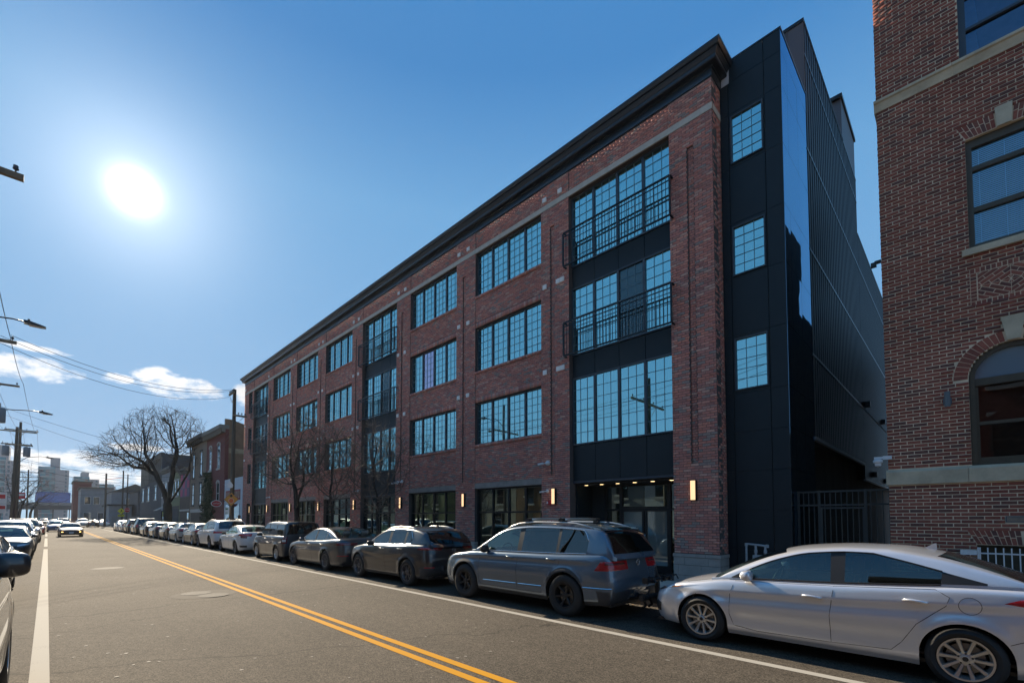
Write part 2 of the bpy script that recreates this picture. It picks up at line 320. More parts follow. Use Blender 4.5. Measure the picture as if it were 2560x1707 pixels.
# ================================================================== materials used by the place
def asphalt():
    m, t, b = new_mat('asphalt'); g = t.nodes.new('ShaderNodeNewGeometry'); P = g.outputs['Position']
    def nz(s, d=5, r=0.6, st=None):
        v = P
        if st: mp = t.nodes.new('ShaderNodeMapping'); mp.inputs['Scale'].default_value = st; t.links.new(P, mp.inputs[0]); v = mp.outputs[0]
        n = t.nodes.new('ShaderNodeTexNoise'); n.inputs['Scale'].default_value = s; n.inputs['Detail'].default_value = d; n.inputs['Roughness'].default_value = r; t.links.new(v, n.inputs['Vector']); return n.outputs['Fac']
    def ramp(x, a, bb, lo, hi):
        r = t.nodes.new('ShaderNodeMapRange'); r.inputs[1].default_value = a; r.inputs[2].default_value = bb; r.inputs[3].default_value = lo; r.inputs[4].default_value = hi; t.links.new(x, r.inputs[0]); return r.outputs[0]
    def mul(a, c):
        q = t.nodes.new('ShaderNodeMath'); q.operation = 'MULTIPLY'
        for i, w in enumerate((a, c)):
            if hasattr(w, 'links'): t.links.new(w, q.inputs[i])
            else: q.inputs[i].default_value = w
        return q.outputs[0]
    vo = t.nodes.new('ShaderNodeTexVoronoi'); vo.inputs['Scale'].default_value = 85; t.links.new(P, vo.inputs['Vector'])
    sepc = t.nodes.new('ShaderNodeSeparateColor'); t.links.new(vo.outputs['Color'], sepc.inputs[0])
    speck = ramp(sepc.outputs[0], 0.0, 1.0, 0.40, 1.65)
    f = mul(mul(mul(speck, ramp(nz(0.35, 6), 0.3, 0.7, 0.82, 1.16)), ramp(nz(0.25, 4, 0.6, (0.12, 2.2, 1)), 0.35, 0.7, 0.88, 1.1)), ramp(nz(8, 4), 0.3, 0.7, 0.85, 1.15))
    # tar-filled hairline joints
    wv = t.nodes.new('ShaderNodeTexVoronoi'); wv.feature = 'DISTANCE_TO_EDGE'; wv.inputs['Scale'].default_value = 0.11
    mp = t.nodes.new('ShaderNodeMapping'); mp.inputs['Scale'].default_value = (1, 0.35, 1); t.links.new(P, mp.inputs[0])
    ad = t.nodes.new('ShaderNodeVectorMath'); ad.operation = 'MULTIPLY_ADD'; ng = t.nodes.new('ShaderNodeTexNoise'); ng.inputs['Scale'].default_value = 1.2; ng.inputs['Detail'].default_value = 5; t.links.new(P, ng.inputs['Vector'])
    t.links.new(ng.outputs['Color'], ad.inputs[0]); ad.inputs[1].default_value = (0.9, 0.9, 0); t.links.new(mp.outputs[0], ad.inputs[2]); t.links.new(ad.outputs[0], wv.inputs['Vector'])
    f = mul(f, ramp(wv.outputs['Distance'], 0.0005, 0.0022, 0.55, 1.0))
    mx = t.nodes.new('ShaderNodeMix'); mx.data_type = 'RGBA'; mx.blend_type = 'MULTIPLY'; mx.inputs[0].default_value = 1; mx.inputs[6].default_value = (0.082, 0.068, 0.052, 1)
    t.links.new(f, mx.inputs[7]); t.links.new(mx.outputs[2], b.inputs['Base Color']); b.inputs['Roughness'].default_value = 0.9; b.inputs['Specular IOR Level'].default_value = 0.17
    bp = t.nodes.new('ShaderNodeBump'); bp.inputs['Strength'].default_value = 0.55; bp.inputs['Distance'].default_value = 0.006; t.links.new(vo.outputs['Distance'], bp.inputs['Height']); t.links.new(bp.outputs[0], b.inputs['Normal'])
    return m
def worn_paint(name, col):
    m, t, b = new_mat(name); g = t.nodes.new('ShaderNodeNewGeometry'); b.inputs['Roughness'].default_value = 0.85; b.inputs['Specular IOR Level'].default_value = 0.12
    n = t.nodes.new('ShaderNodeTexNoise'); n.inputs['Scale'].default_value = 45; n.inputs['Detail'].default_value = 6; n.inputs['Roughness'].default_value = 0.7; t.links.new(g.outputs['Position'], n.inputs['Vector'])
    n2 = t.nodes.new('ShaderNodeTexNoise'); n2.inputs['Scale'].default_value = 2.5; n2.inputs['Detail'].default_value = 5; t.links.new(g.outputs['Position'], n2.inputs['Vector'])
    a = t.nodes.new('ShaderNodeMath'); a.operation = 'MULTIPLY_ADD'; t.links.new(n2.outputs['Fac'], a.inputs[0]); a.inputs[1].default_value = 0.6; t.links.new(n.outputs['Fac'], a.inputs[2])
    r = t.nodes.new('ShaderNodeMapRange'); r.inputs[1].default_value = 0.92; r.inputs[2].default_value = 1.10; r.inputs[3].default_value = 0; r.inputs[4].default_value = 0.75; t.links.new(a.outputs[0], r.inputs[0])
    mx = t.nodes.new('ShaderNodeMix'); mx.data_type = 'RGBA'; mx.inputs[6].default_value = (*col, 1); mx.inputs[7].default_value = (0.10, 0.09, 0.08, 1); t.links.new(r.outputs[0], mx.inputs[0]); t.links.new(mx.outputs[2], b.inputs['Base Color'])
    return m
M_ASPH = asphalt(); M_WHITE = worn_paint('road_paint_white', (0.36, 0.335, 0.29)); M_YEL = worn_paint('road_paint_yellow', (0.50, 0.235, 0.012))
M_CONC = mat('concrete_walk', (0.44, 0.40, 0.34), 0.85, noise_s=3, noise_a=0.18, bump=0.2, bump_s=60); M_CURB = mat('curb_stone', (0.30, 0.28, 0.25), 0.85, noise_s=6, noise_a=0.22, bump=0.2)
M_GROUND = mat('ground_earth', (0.12, 0.11, 0.09), 0.9, noise_s=0.05, noise_a=0.3)
MORT = mat('mortar_dark', (0.085, 0.07, 0.066), 0.9, noise_s=8, noise_a=0.2); MORT2 = mat('mortar_tan', (0.64, 0.515, 0.365), 0.9, noise_s=3, noise_a=0.28, bump=0.3, bump_s=70)
BC1 = [(0.552, 0.220, 0.166), (0.475, 0.190, 0.149), (0.607, 0.270, 0.204), (0.427, 0.204, 0.166), (0.533, 0.204, 0.155), (0.570, 0.328, 0.254), (0.314, 0.240, 0.210), (0.541, 0.214, 0.166), (0.446, 0.246, 0.204), (0.589, 0.230, 0.166), (0.380, 0.168, 0.144), (0.494, 0.204, 0.166)]
BC2 = [(0.224, 0.069, 0.050), (0.263, 0.082, 0.057), (0.196, 0.069, 0.052), (0.286, 0.095, 0.066), (0.151, 0.065, 0.053), (0.241, 0.076, 0.053), (0.297, 0.102, 0.070), (0.134, 0.063, 0.054), (0.252, 0.083, 0.060), (0.207, 0.077, 0.056)]
BR1, BR1S = brick_mat('brick_red_blend', BC1, False), brick_mat('brick_red_blend_single', BC1, True)
BR2, BR2S = brick_mat('brick_dark_red', BC2, False), brick_mat('brick_dark_red_single', BC2, True)
M_STONE = mat('cast_stone', (0.47, 0.41, 0.34), 0.8, noise_s=5, noise_a=0.16, bump=0.15, bump_s=50); M_LIME = mat('limestone_weathered', (0.47, 0.395, 0.28), 0.85, noise_s=2.2, noise_a=0.32, bump=0.2, bump_s=60)
M_BASE = mat('base_stone', (0.31, 0.28, 0.255), 0.8, noise_s=4, noise_a=0.14, bump=0.12, bump_s=60); M_LINT = mat('grey_lintel', (0.25, 0.215, 0.19), 0.85, noise_s=3, noise_a=0.3, bump=0.2)
M_FRAME = mat('window_frame_navy', (0.030, 0.040, 0.055), 0.42, spec=0.5); M_PANEL = mat('metal_panel_dark', (0.010, 0.017, 0.022), 0.5, spec=0.28, noise_s=2, noise_a=0.15)
M_GLOSS = glass_mat('metal_panel_gloss', None, 0.30, (0.42, 0.72, 1.0), rough=0.02, diffuse=(0.008, 0.011, 0.015), wob=0.02); M_CORR = mat('corrugated_dark', (0.009, 0.011, 0.015), 0.40, metal=0.0, spec=0.08, noise_s=0.8, noise_a=0.2, stretch=(1, 1, 0.15))
M_CORN = mat('cornice_dark_metal', (0.024, 0.032, 0.042), 0.30, metal=0.25, noise_s=1.5, noise_a=0.12); M_RAIL = mat('black_steel', (0.012, 0.016, 0.02), 0.4, metal=0.4)
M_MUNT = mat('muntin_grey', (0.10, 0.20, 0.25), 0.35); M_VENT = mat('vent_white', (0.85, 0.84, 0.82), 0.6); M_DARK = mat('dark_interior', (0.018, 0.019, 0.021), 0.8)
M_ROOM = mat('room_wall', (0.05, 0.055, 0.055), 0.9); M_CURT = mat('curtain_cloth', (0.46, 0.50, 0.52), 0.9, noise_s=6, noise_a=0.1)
G_WIN = glass_mat('window_glass_coated', (0.42, 0.60, 0.63), 0.58, (0.52, 0.96, 1.0), wob=0.012); G_STORE = glass_mat('storefront_glass', (0.40, 0.48, 0.45), 0.24, (0.72, 0.95, 0.92), wob=0.01)
G_PURP = glass_mat('window_glass_lilac', (0.45, 0.5, 0.7), 0.55, (0.86, 0.78, 1.0)); G_FROST = glass_mat('door_glass_frosted', None, 0.20, (0.7, 0.85, 0.9), rough=0.04, diffuse=(0.10, 0.15, 0.16))
M_LAMP = mat('lamp_lens', (0.8, 0.6, 0.4), 0.5, emit=(1.0, 0.62, 0.30), estr=0.6); M_DOWN = mat('downlight', (0.9, 0.7, 0.4), 0.5, emit=(1.0, 0.70, 0.32), estr=2.2)
M_REDP = mat('red_plastic', (0.42, 0.02, 0.03), 0.45); M_WPL = mat('white_plastic', (0.62, 0.64, 0.66), 0.4)
# ================================================================== ground, road, pavements
g = MB(); g.quad((-5000, -5000, -.03), (5000, -5000, -.03), (5000, 5000, -.03), (-5000, 5000, -.03)); g.build('ground', M_GROUND, kind='structure')
rd = MB(); rd.quad((-420, -2.35, 0), (60, -2.35, 0), (60, 8.55, 0), (-420, 8.55, 0)); rd.quad((-116, 8.55, 0), (-106, 8.55, 0), (-106, 90, 0), (-116, 90, 0)); rd.quad((-116, -90, 0), (-106, -90, 0), (-106, -2.35, 0), (-116, -2.35, 0))
road = rd.build('road', M_ASPH, kind='structure')
def marking(name, rects, m):
    q = MB()
    for x0, x1, y0, y1 in rects: q.quad((x0, y0, .004), (x1, y0, .004), (x1, y1, .004), (x0, y1, .004))
    o = q.build(name, m, road); return o
marking('centre_line', [(-104, 60, 3.27, 3.38), (-400, -118, 3.27, 3.38)], M_YEL); marking('centre_line', [(-104, 60, 3.48, 3.59), (-400, -118, 3.48, 3.59)], M_YEL)
marking('parking_line', [(-100, 60, 6.08, 6.21)], M_WHITE)
for a, b in ((-3, -37.2), (-40.5, -57), (-63, -73), (-78, -83)): marking('lane_dash', [(b, a, -.09, .07)], M_WHITE)
marking('stop_bar', [(-104.6, -104.1, 3.65, 8.3)], M_WHITE); marking('crosswalk_line', [(-80.6, -80.3, -2.2, 8.4)], M_WHITE); marking('crosswalk_line', [(-77.5, -77.2, -2.2, 8.4)], M_WHITE)
# pavements and kerbs
for x0, x1 in ((-420, -116), (-106, 60)):
    for y0, y1, nm in ((8.55, 8.71, 'curb'), (-2.51, -2.35, 'curb')):
        q = MB(); L_ = 3.0; x = x0
        while x < x1:
            q.box(x + .004, min(x + L_, x1) - .004, y0, y1, -.05, .125); x += L_
        q.build('curb', M_CURB, kind='structure')
    q = MB(); q.box(x0, x1, 8.71, 13.2, -.05, .112); sw = q.build('sidewalk', mat('joint_dirt', (0.10, 0.09, 0.075), 0.95), kind='structure')
    if x1 > 0:
        me = MB().box(-.742, .742, -.697, .697, -.05, .0).build('paving_slab', M_CONC, sw).data
        first = True
        for i in range(48):
            for j in range(2):
                o = [c for c in bpy.data.objects if c.name == 'paving_slab'][0] if first else obj('paving_slab', me, sw)
                first = False; o.location = (6.0 - i * 1.49, 9.415 + j * 1.40, .125 + random.gauss(0, .0012)); o.rotation_euler = (random.gauss(0, .001), random.gauss(0, .001), 0)
    q = MB(); q.box(x0, x1, -6.6, -2.51, -.05, .12); q.build('sidewalk', M_CONC, kind='structure')
# manholes
mh = MB(); mh.lathe([(0, .006), (.62, .006), (.66, .002)], 36, (-12.6, 2.62, 0)); mh.build('patch_ring', mat('manhole_patch', (0.095, 0.082, 0.066), 0.9, spec=0.15, noise_s=9, noise_a=0.25), road)
mh = MB(); mh.lathe([(0, .012), (.30, .012), (.31, .006)], 32, (-12.85, 2.50, 0)); mh.build('manhole_cover', mat('cast_iron_worn', (0.075, 0.066, 0.056), 0.8, spec=0.12, noise_s=30, noise_a=0.4, bump=0.5), road)
mh = MB(); mh.lathe([(0, .012), (.30, .012), (.31, .006)], 32, (-12.25, 2.72, 0)); mh.build('manhole_cover', MATS['cast_iron_worn'], road)
mh = MB(); mh.lathe([(0, .008), (.42, .008), (.45, .002)], 32, (-21.5, 1.55, 0)); mh.build('manhole_cover', MATS['cast_iron_worn'], road)
# flat chewing gum and grit flecks on the road (uncountable)
q = MB()
for i in range(260):
    x, y, r = random.uniform(-26, -2), random.uniform(0.1, 6), random.uniform(.008, .026); n = 6
    q.add([(x + r * math.cos(a) * random.uniform(.7, 1.6), y + r * math.sin(a), .0045) for a in [2 * math.pi * k / n for k in range(n)]], [tuple(range(n))])
q.build('road_flecks', mat('gum_flecks', (0.17, 0.15, 0.125), 0.8), road, kind='stuff')
# ================================================================== the apartment building
AB = thing('apartment_building', 'four-storey red brick apartment block with dark cornice, gridded windows and black balconies', 'building', (-23.9, 11.55, 0.12))
AP = (-23.9, 11.55, 0.12)
YF = 11.55; YS = 11.572; YG = 11.71
BAY = [(-5.45 - 4.586 * i - 3.41, -5.45 - 4.586 * i) for i in range(8)]; BALC = (0, 3, 7)
XL, XR = -43.43, -4.30
FL = {2: (4.58, 6.21), 3: (7.43, 9.16), 4: (10.40, 12.12)}
wl = MB(); bk = []
piers = [(-5.45, XR)] + [(BAY[i + 1][1], BAY[i][0]) for i in range(7)] + [(XL, BAY[7][0])]
NW = (-42.26, -41.38)                                    # narrow windows at the far end
for k, (a, b) in enumerate(piers):
    holes = []
    if k < 8:
        c = (a + b) / 2 - 0.09 + (0.09 if k == 0 else 0); s0, s1 = (c - .085, c + .085); holes.append((s0, s1, 3.14, 11.46))
        wl.box(s0, s1, YF + .045, YF + .3, 3.1, 11.5); bk += courses(s0, s1, 3.14, 11.46, YF + .04, .02, xref=s0, bl=.175)
        wl.box(a, s0, YF + .006, YF + .3, .12, 13.0); wl.box(s1, b, YF + .006, YF + .3, .12, 13.0); wl.box(s0, s1, YF + .006, YF + .3, .12, 3.1); wl.box(s0, s1, YF + .006, YF + .3, 11.5, 13.0)
    else:
        zs = [.12]; holes = [(NW[0], NW[1], .12, 2.95)] + [(NW[0], NW[1], FL[f][0], FL[f][1]) for f in (2, 3, 4)]
        wl.box(a, NW[0], YF + .006, YF + .3, .12, 13.0); wl.box(NW[1], b, YF + .006, YF + .3, .12, 13.0)
        zz = [2.95, FL[2][0], FL[2][1], FL[3][0], FL[3][1], FL[4][0], FL[4][1], 13.0]
        for i in range(0, 8, 2): wl.box(NW[0], NW[1], YF + .006, YF + .3, zz[i], zz[i + 1])
    bk += courses(a, b, .86, 12.13, YF, .03, holes); bk += courses(a, b, 12.32, 12.99, YF, .03)
# right return of the corner pier
side = [(XR - .02, XR, p[0], p[1], p[4], p[5]) for z0_, z1_ in ((.86, 12.13), (12.32, 12.99)) for p in courses(YF + .031, 12.125, z0_, z1_, 0, xref=YF + .031 - BL * .25)]
wl.box(XR - .3, XR - .006, YF + .31, 12.6, .12, 13.0)
for i, (a, b) in enumerate(BAY):
    wl.box(a, b, YS + .006, YF + .3, 12.14, 13.0); bk += courses(a, b, 12.32, 12.99, YS, .03)
    if i in BALC: continue
    for z0, z1 in ((3.10, FL[2][0]), (FL[2][1], FL[3][0]), (FL[3][1], FL[4][0])):
        wl.box(a, b, YS + .006, YF + .3, z0, z1 - .03)
        lo = z0 if z0 < 4 else z0 + .20
        bk += courses(a, b, lo, z1 - .105, YS, .03)
        if z0 > 4: bk += soldiers(a, b, z0 + .004, z0 + .20, YS - .004, .03)
        bk += soldiers(a, b, z1 - .10, z1 - .005, YS - .045, .12)
wall = wl.build('wall', MORT, AB, world=True)
lay_bricks(wall, bk, BR1S, BR1, lambda B: cam_score(B) * (B[:, 0] > -5.4) * (B[:, 4] > .9), AP)
me = box_mesh('brickwork_return', np.array(side) - np.array([AP[0], AP[0], AP[1], AP[1], AP[2], AP[2]]), .001); me.materials.append(BR1); o = obj('brickwork_return', me, wall); o['kind'] = 'stuff'
# stone band, in separate stones
q = MB(); q.box(XL, XR + .01, YF + .04, YF + .3, 12.135, 12.315); q.build('band_backing', MORT, AB, world=True)
x = XR + .012
while x > XL:
    a = max(x - 1.55, XL); q = MB(); q.box(a + .004, x - .004, YF - .012, YF + .06, 12.14, 12.312); q.build('band_stone', M_STONE, AB, world=True); x = a
q = MB(); q.box(XR - .02, XR + .012, YF + .062, 12.12, 12.14, 12.312); q.build('band_stone', M_STONE, AB, world=True)
# pier bases in stone blocks
for k, (a, b) in enumerate(piers):
    a0, b0 = (a, b) if k < 8 else (a, NW[0]); 
    for (z0, z1, pr, sh) in ((.12, .30, .018, .5), (.305, .565, .018, 0), (.57, .765, .018, .5), (.77, .855, .035, .33)):
        n = 2 if z1 < .76 else 2; w = (b0 - a0 + 2 * pr) / n; cuts = [a0 - pr] + [a0 - pr + w * (i + sh * .6 + .2) for i in range(n)] + [b0 + pr]
        cuts = sorted(set(round(c, 3) for c in cuts if a0 - pr <= c <= b0 + pr))
        for i in range(len(cuts) - 1):
            if cuts[i + 1] - cuts[i] < .05: continue
            q = MB(); q.box(cuts[i] + .003, cuts[i + 1] - .003, YF - pr, (YF + .28) if k else 12.12, z0, z1 - .004); q.build('base_stone', M_BASE, AB, world=True)
# ground-floor lintels
for i, (a, b) in enumerate(BAY):
    if i in BALC: continue
    q = MB(); q.box(a - .0, b, YS - .02, YF + .28, 2.885, 3.095); q.build('lintel', M_LINT, AB, world=True)
# cornice swept along the front and round the corner
prof = [(-.02, 12.99), (.02, 12.995), (.025, 13.05), (.015, 13.06), (.015, 13.20), (.05, 13.215), (.05, 13.24), (.17, 13.245), (.19, 13.27), (.19, 13.345), (.205, 13.355), (.225, 13.40), (.255, 13.44), (.255, 13.465), (.29, 13.475), (.325, 13.54), (.335, 13.545), (.335, 13.60), (.30, 13.605), (-.02, 13.66)]
q = MB(); P = []
for o_, z in prof: P.append([(XL - o_, YF + .5, z), (XL - o_, YF - o_, z), (XR + o_, YF - o_, z), (XR + o_, 12.135, z)])
q.grid(P)
q.build('cornice', M_CORN, AB, world=True, auto=30)
for i in range(15):
    x = -6.35 - i * 2.6; q = MB(); q.box(x - .006, x + .006, YF - .0175, YF - .0145, 13.062, 13.2); q.build('frieze_joint', M_RAIL, AB, world=True)
    q = MB(); q.box(x - .9 - .006, x - .9 + .006, YF - .1935, YF - .189, 13.272, 13.344); q.build('fascia_joint', M_RAIL, AB, world=True)
# building core
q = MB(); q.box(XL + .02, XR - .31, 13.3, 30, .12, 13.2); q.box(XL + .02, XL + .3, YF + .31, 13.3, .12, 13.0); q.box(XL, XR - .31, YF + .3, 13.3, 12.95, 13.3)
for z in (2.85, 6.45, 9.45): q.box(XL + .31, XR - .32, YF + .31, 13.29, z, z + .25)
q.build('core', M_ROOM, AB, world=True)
# windows -------------------------------------------------------------------------------------
def window(x0, x1, z0, z1, n=4, cols=3, rows=6, yg=YG, glass=G_WIN, parent=AB, fr=.045, mull=.075, muntin=True, name='window', curtain=None, mframe=M_FRAME, gl_over=None, mz=None, parw=AP):
    f = MB(); f.box(x0, x1, yg - .05, yg + .05, z1 - fr, z1); f.box(x0, x1, yg - .05, yg + .05, z0, z0 + fr); f.box(x0, x0 + fr, yg - .05, yg + .05, z0 + fr, z1 - fr); f.box(x1 - fr, x1, yg - .05, yg + .05, z0 + fr, z1 - fr)
    w = (x1 - x0 - 2 * fr - (n - 1) * mull) / n; px = []
    for i in range(n):
        a = x0 + fr + i * (w + mull); px.append((a, a + w))
        if i < n - 1: f.box(a + w, a + w + mull, yg - .045, yg + .05, z0 + fr, z1 - fr)
    if mz:
        for z in mz: f.box(x0 + fr, x1 - fr, yg - .047, yg + .045, z - .03, z + .03)
    wo = f.build(name, mframe, parent, world=True)
    zr = [z0 + fr] + ([v for z in mz for v in (z - .03, z + .03)] if mz else []) + [z1 - fr]
    for i, (a, b) in enumerate(px):
        for k in range(0, len(zr), 2):
            p = MB(); t = random.gauss(0, .0016); t2 = random.gauss(0, .0010)
            p.quad((a, yg + t, zr[k]), (b, yg + t + t2, zr[k]), (b, yg - t + t2, zr[k + 1]), (a, yg - t, zr[k + 1]))
            p.build('pane', (gl_over or {}).get(i, glass), wo, world=True)
    if muntin:
        mu = MB()
        for a, b in px:
            for c in range(1, cols): xx = a + (b - a) * c / cols; mu.box(xx - .0065, xx + .0065, yg - .012, yg - .004, z0 + fr, z1 - fr)
            for r in range(1, rows): zz = z0 + fr + (z1 - z0 - 2 * fr) * r / rows; mu.box(a, b, yg - .0125, yg - .0045, zz - .0065, zz + .0065)
        mu.build('grille', M_MUNT, wo, world=True)
    if curtain:
        for a, b in curtain:
            c = MB(); pts = [(a + (b - a) * i / 40, yg + .16 + .025 * math.sin(i * 1.5) + .008 * math.sin(i * .6)) for i in range(41)]
            c.grid([[(x, y, z0 + .02) for x, y in pts], [(x, y, z1 - .02) for x, y in pts]]); c.build('curtain', M_CURT, wo, world=True, smooth=True)
    return wo
for i, (a, b) in enumerate(BAY):
    if i in BALC: continue
    for f in (2, 3, 4):
        ov = {1: G_PURP} if (i, f) == (2, 3) else None; rr = random.random()
        cu = None
        if i < 5:
            w = (b - a) / 4; cu = [(a + .03 + w * k, a + w * (k + random.choice([.4, .97, .97]))) for k in range(4) if random.random() < .6]
        window(a, b, *FL[f], curtain=cu, gl_over=ov)
    q = MB(); q.box(a, b, YF + .02, YF + .28, .12, .30); q.build('sill_block', M_BASE, AB, world=True)
    window(a, b, .30, 2.885, glass=G_STORE, muntin=False, mframe=M_RAIL, name='storefront_window', mz=[1.98], fr=.06, mull=.07, yg=YG + .03)
for f in (2, 3, 4): window(NW[0], NW[1], *FL[f], n=1, cols=3)
window(NW[0], NW[1], .14, 2.95, n=1, glass=G_STORE, muntin=False, mframe=M_RAIL, name='storefront_window', mz=[2.1], yg=YG + .03)
def balcony(x0, x1, z0, z1, parent=AB):
    y = YF - .17; q = MB(); xa, xb = x0 - .09, x1 + .09
    q.box(xa, xb, y - .02, y + .02, z1 - .045, z1 - .008); q.box(xa, xb, y - .022, y + .022, z0 + .018, z0 + .055); q.box(xa + .03, xb - .03, y - .012, y + .012, z1 - .17, z1 - .145)
    for x in (xa, xb): q.box(x - .022, x + .022, y - .0225, y + .0225, z0 + .055, z1 - .045)
    for x in (xa, xb):
        for z in (z1 - .022, z0 + .03): q.box(x - .02, x + .02, y + .031, YF + .01, z - .02, z + .02)
    bo = q.build('balcony', M_RAIL, parent, world=True); n = int((xb - xa) / .112)
    me = None
    for i in range(1, n):
        x = xa + (xb - xa) * i / n
        if me is None: me = MB().box(-.0065, .0065, -.0065, .0065, 0, z1 - z0 - .10).build('baluster', M_RAIL, bo).data; o = bpy.data.objects[[c.name for c in bo.children][-1]] if bo.children else None
        else: o = obj('baluster', me, bo)
        if o is None: o = [c for c in bpy.data.objects if c.parent == bo and c.name.startswith('baluster')][-1]
        o.location = (x - AP[0], y - AP[1], z0 + .055 - AP[2])
    return bo
YP = 11.76
for i in BALC:
    a, b = BAY[i]; w = (b - a) / 4; yg = YP - .02
    def panels(z0, z1, n=4, y=YP - .03):
        for k in range(n):
            ww = (b - a) / n; q = MB(); q.box(a + k * ww + .008, a + (k + 1) * ww - .008, y, y + .03, z0 + .006, z1 - .006); q.build('spandrel_panel', M_PANEL, AB, world=True)
        q = MB(); q.box(a, b, y + .031, y + .12, z0, z1); q.build('panel_backing', M_DARK, AB, world=True)
    panels(2.93, 4.05); panels(6.22, 6.93); panels(9.14, 9.82)
    q = MB(); q.box(a, b, YP - .05, YP + .1, 2.86, 2.925); q.build('soffit_edge', M_FRAME, AB, world=True)
    cur = [(a + .04, a + w * .97), (a + w * 1.03, a + w * 1.97), (a + 2.03 * w, a + 2.97 * w), (a + w * 3.03, b - .04)]
    window(a, b, 4.06, 6.21, rows=6, yg=yg, curtain=cur if i == 0 else None); window(a, b, 6.94, 9.13, rows=7, yg=yg, curtain=[cur[0], cur[3]] if i == 0 else None, gl_over={2: glass_mat('balcony_door_screen', (0.25, 0.33, 0.36), 0.12, (0.6, 0.8, 0.85))}); window(a, b, 9.83, 12.12, rows=7, yg=yg, curtain=cur[1:] if i == 0 else None)
    balcony(a, b, 6.86, 7.98); balcony(a, b, 9.76, 10.90)
    if i: window(a, b, .14, 2.86, glass=G_STORE, muntin=False, mframe=M_RAIL, name='storefront_window', mz=[2.02], fr=.06, mull=.07, yg=YP)
# entrance recess of the nearest bay
a, b = BAY[0]; YE = 12.75
q = MB(); q.box(a, b, YP + .1, 13.2, 2.80, 2.85); q.build('entrance_soffit', M_DARK, AB, world=True)
for bx_ in ((a, a + .05, YF + .31, YE), (b - .05, b, YF + .31, YE), (a + .05, a + .55, YE - .08, YE + .05)): q = MB(); q.box(*bx_, .12, 2.80); q.build('entrance_wall', M_PANEL, AB, world=True)
for k in range(6):
    q = MB(); q.lathe([(0, 2.797), (.055, 2.797), (.06, 2.80)], 14, (a + .28 + k * .57, 12.05, 0)); q.build('downlight', M_DOWN, AB, world=True)
window(a + .55, a + 1.12, .14, 2.79, n=1, glass=G_STORE, muntin=False, mframe=M_RAIL, name='entrance_sidelight', mz=[2.02], yg=YE, fr=.05)
window(a + 2.72, b - .05, .14, 2.79, n=1, glass=G_STORE, muntin=False, mframe=M_RAIL, name='entrance_sidelight', mz=[2.02], yg=YE, fr=.05)
window(a + 1.12, a + 2.72, 2.06, 2.79, n=1, glass=G_STORE, muntin=False, mframe=M_RAIL, name='transom_window', yg=YE, fr=.05)
for k in (0, 1):
    x0, x1 = a + 1.13 + k * .80, a + 1.91 + k * .80; z0, z1 = .14, 2.05
    q = MB(); q.box(x0, x0 + .07, YE - .03, YE + .03, z0, z1); q.box(x1 - .07, x1, YE - .03, YE + .03, z0, z1); q.box(x0 + .07, x1 - .07, YE - .03, YE + .03, z1 - .09, z1); q.box(x0 + .07, x1 - .07, YE - .03, YE + .03, z0, z0 + .22)
    do = q.build('door', M_RAIL, AB, world=True)
    q = MB(); q.quad((x0 + .07, YE, z0 + .22), (x1 - .07, YE, z0 + .22), (x1 - .07, YE, z1 - .09), (x0 + .07, YE, z1 - .09)); q.build('pane', G_FROST, do, world=True)
    xh = x1 - .035 if k == 0 else x0 + .035; q = MB(); q.tube([(xh, YE - .035, 1.0), (xh, YE - .085, 1.03), (xh, YE - .085, 1.27), (xh, YE - .035, 1.30)], .011, 8); q.build('handle', mat('steel_handle', (0.6, 0.6, 0.6), 0.25, metal=1.0), do, world=True, smooth=True)
    if k == 0:
        M_LET = mat('white_lettering', (0.75, 0.78, 0.8), 0.6)
        for zz, nl, wch, hh in ((1.455, 4, .040, .060), (1.375, 9, .036, .050)):    # two lines of small illegible lettering
            for c in range(nl):
                xx = (x0 + x1) / 2 + (c - (nl - 1) / 2) * wch * 1.08; q = MB(); q.box(xx - wch * .42, xx - wch * .20, YE - .006, YE - .002, zz - hh / 2, zz + hh / 2); q.box(xx + wch * .14, xx + wch * .36, YE - .006, YE - .002, zz - hh / 2, zz + hh / 2); q.box(xx - wch * .2, xx + wch * .14, YE - .006, YE - .002, zz + random.choice([-.4, .05, .3]) * hh, zz + random.choice([.38, .48]) * hh); q.build('lettering', M_LET, do, world=True)
# wall lamps, vents, cameras, alarm, FDC sign
def sconce(x, z0=2.22, z1=2.71, w=.125):
    q = MB(); q.box(x - w / 2 - .012, x + w / 2 + .012, YF - .03, YF - .0, z0 - .012, z1 + .012); q.box(x - w / 2 - .012, x + w / 2 + .012, YF - .10, YF - .03, z1, z1 + .012); q.box(x - w / 2 - .012, x + w / 2 + .012, YF - .10, YF - .03, z0 - .012, z0)
    q.box(x + w / 2, x + w / 2 + .012, YF - .10, YF - .03, z0, z1); l = q.build('wall_lamp', M_RAIL, AB, world=True)
    q = MB(); q.box(x - w / 2, x + w / 2 - .001, YF - .098, YF - .031, z0 + .001, z1 - .001); q.build('lens', M_LAMP, l, world=True)
for k, (pa, pb) in enumerate(piers[:8]): sconce(-4.90 if k == 0 else (pa + pb) / 2 - .02)
sconce(-41.2, 2.2, 2.7, .11)
def vent(x, z, w=.15, h=.15, dbl=False):
    for o_ in ((0,) if not dbl else (-.085, .085)):
        q = MB(); q.box(x + o_ - w / 2, x + o_ + w / 2, YF - .035, YF + .002, z - h / 2, z + h / 2)
        for i in range(4): q.box(x + o_ - w / 2 - .003, x + o_ + w / 2 + .003, YF - .045, YF - .036, z - h / 2 + .012 + i * .035, z - h / 2 + .034 + i * .035)
        q.build('vent', M_VENT, AB, world=True)
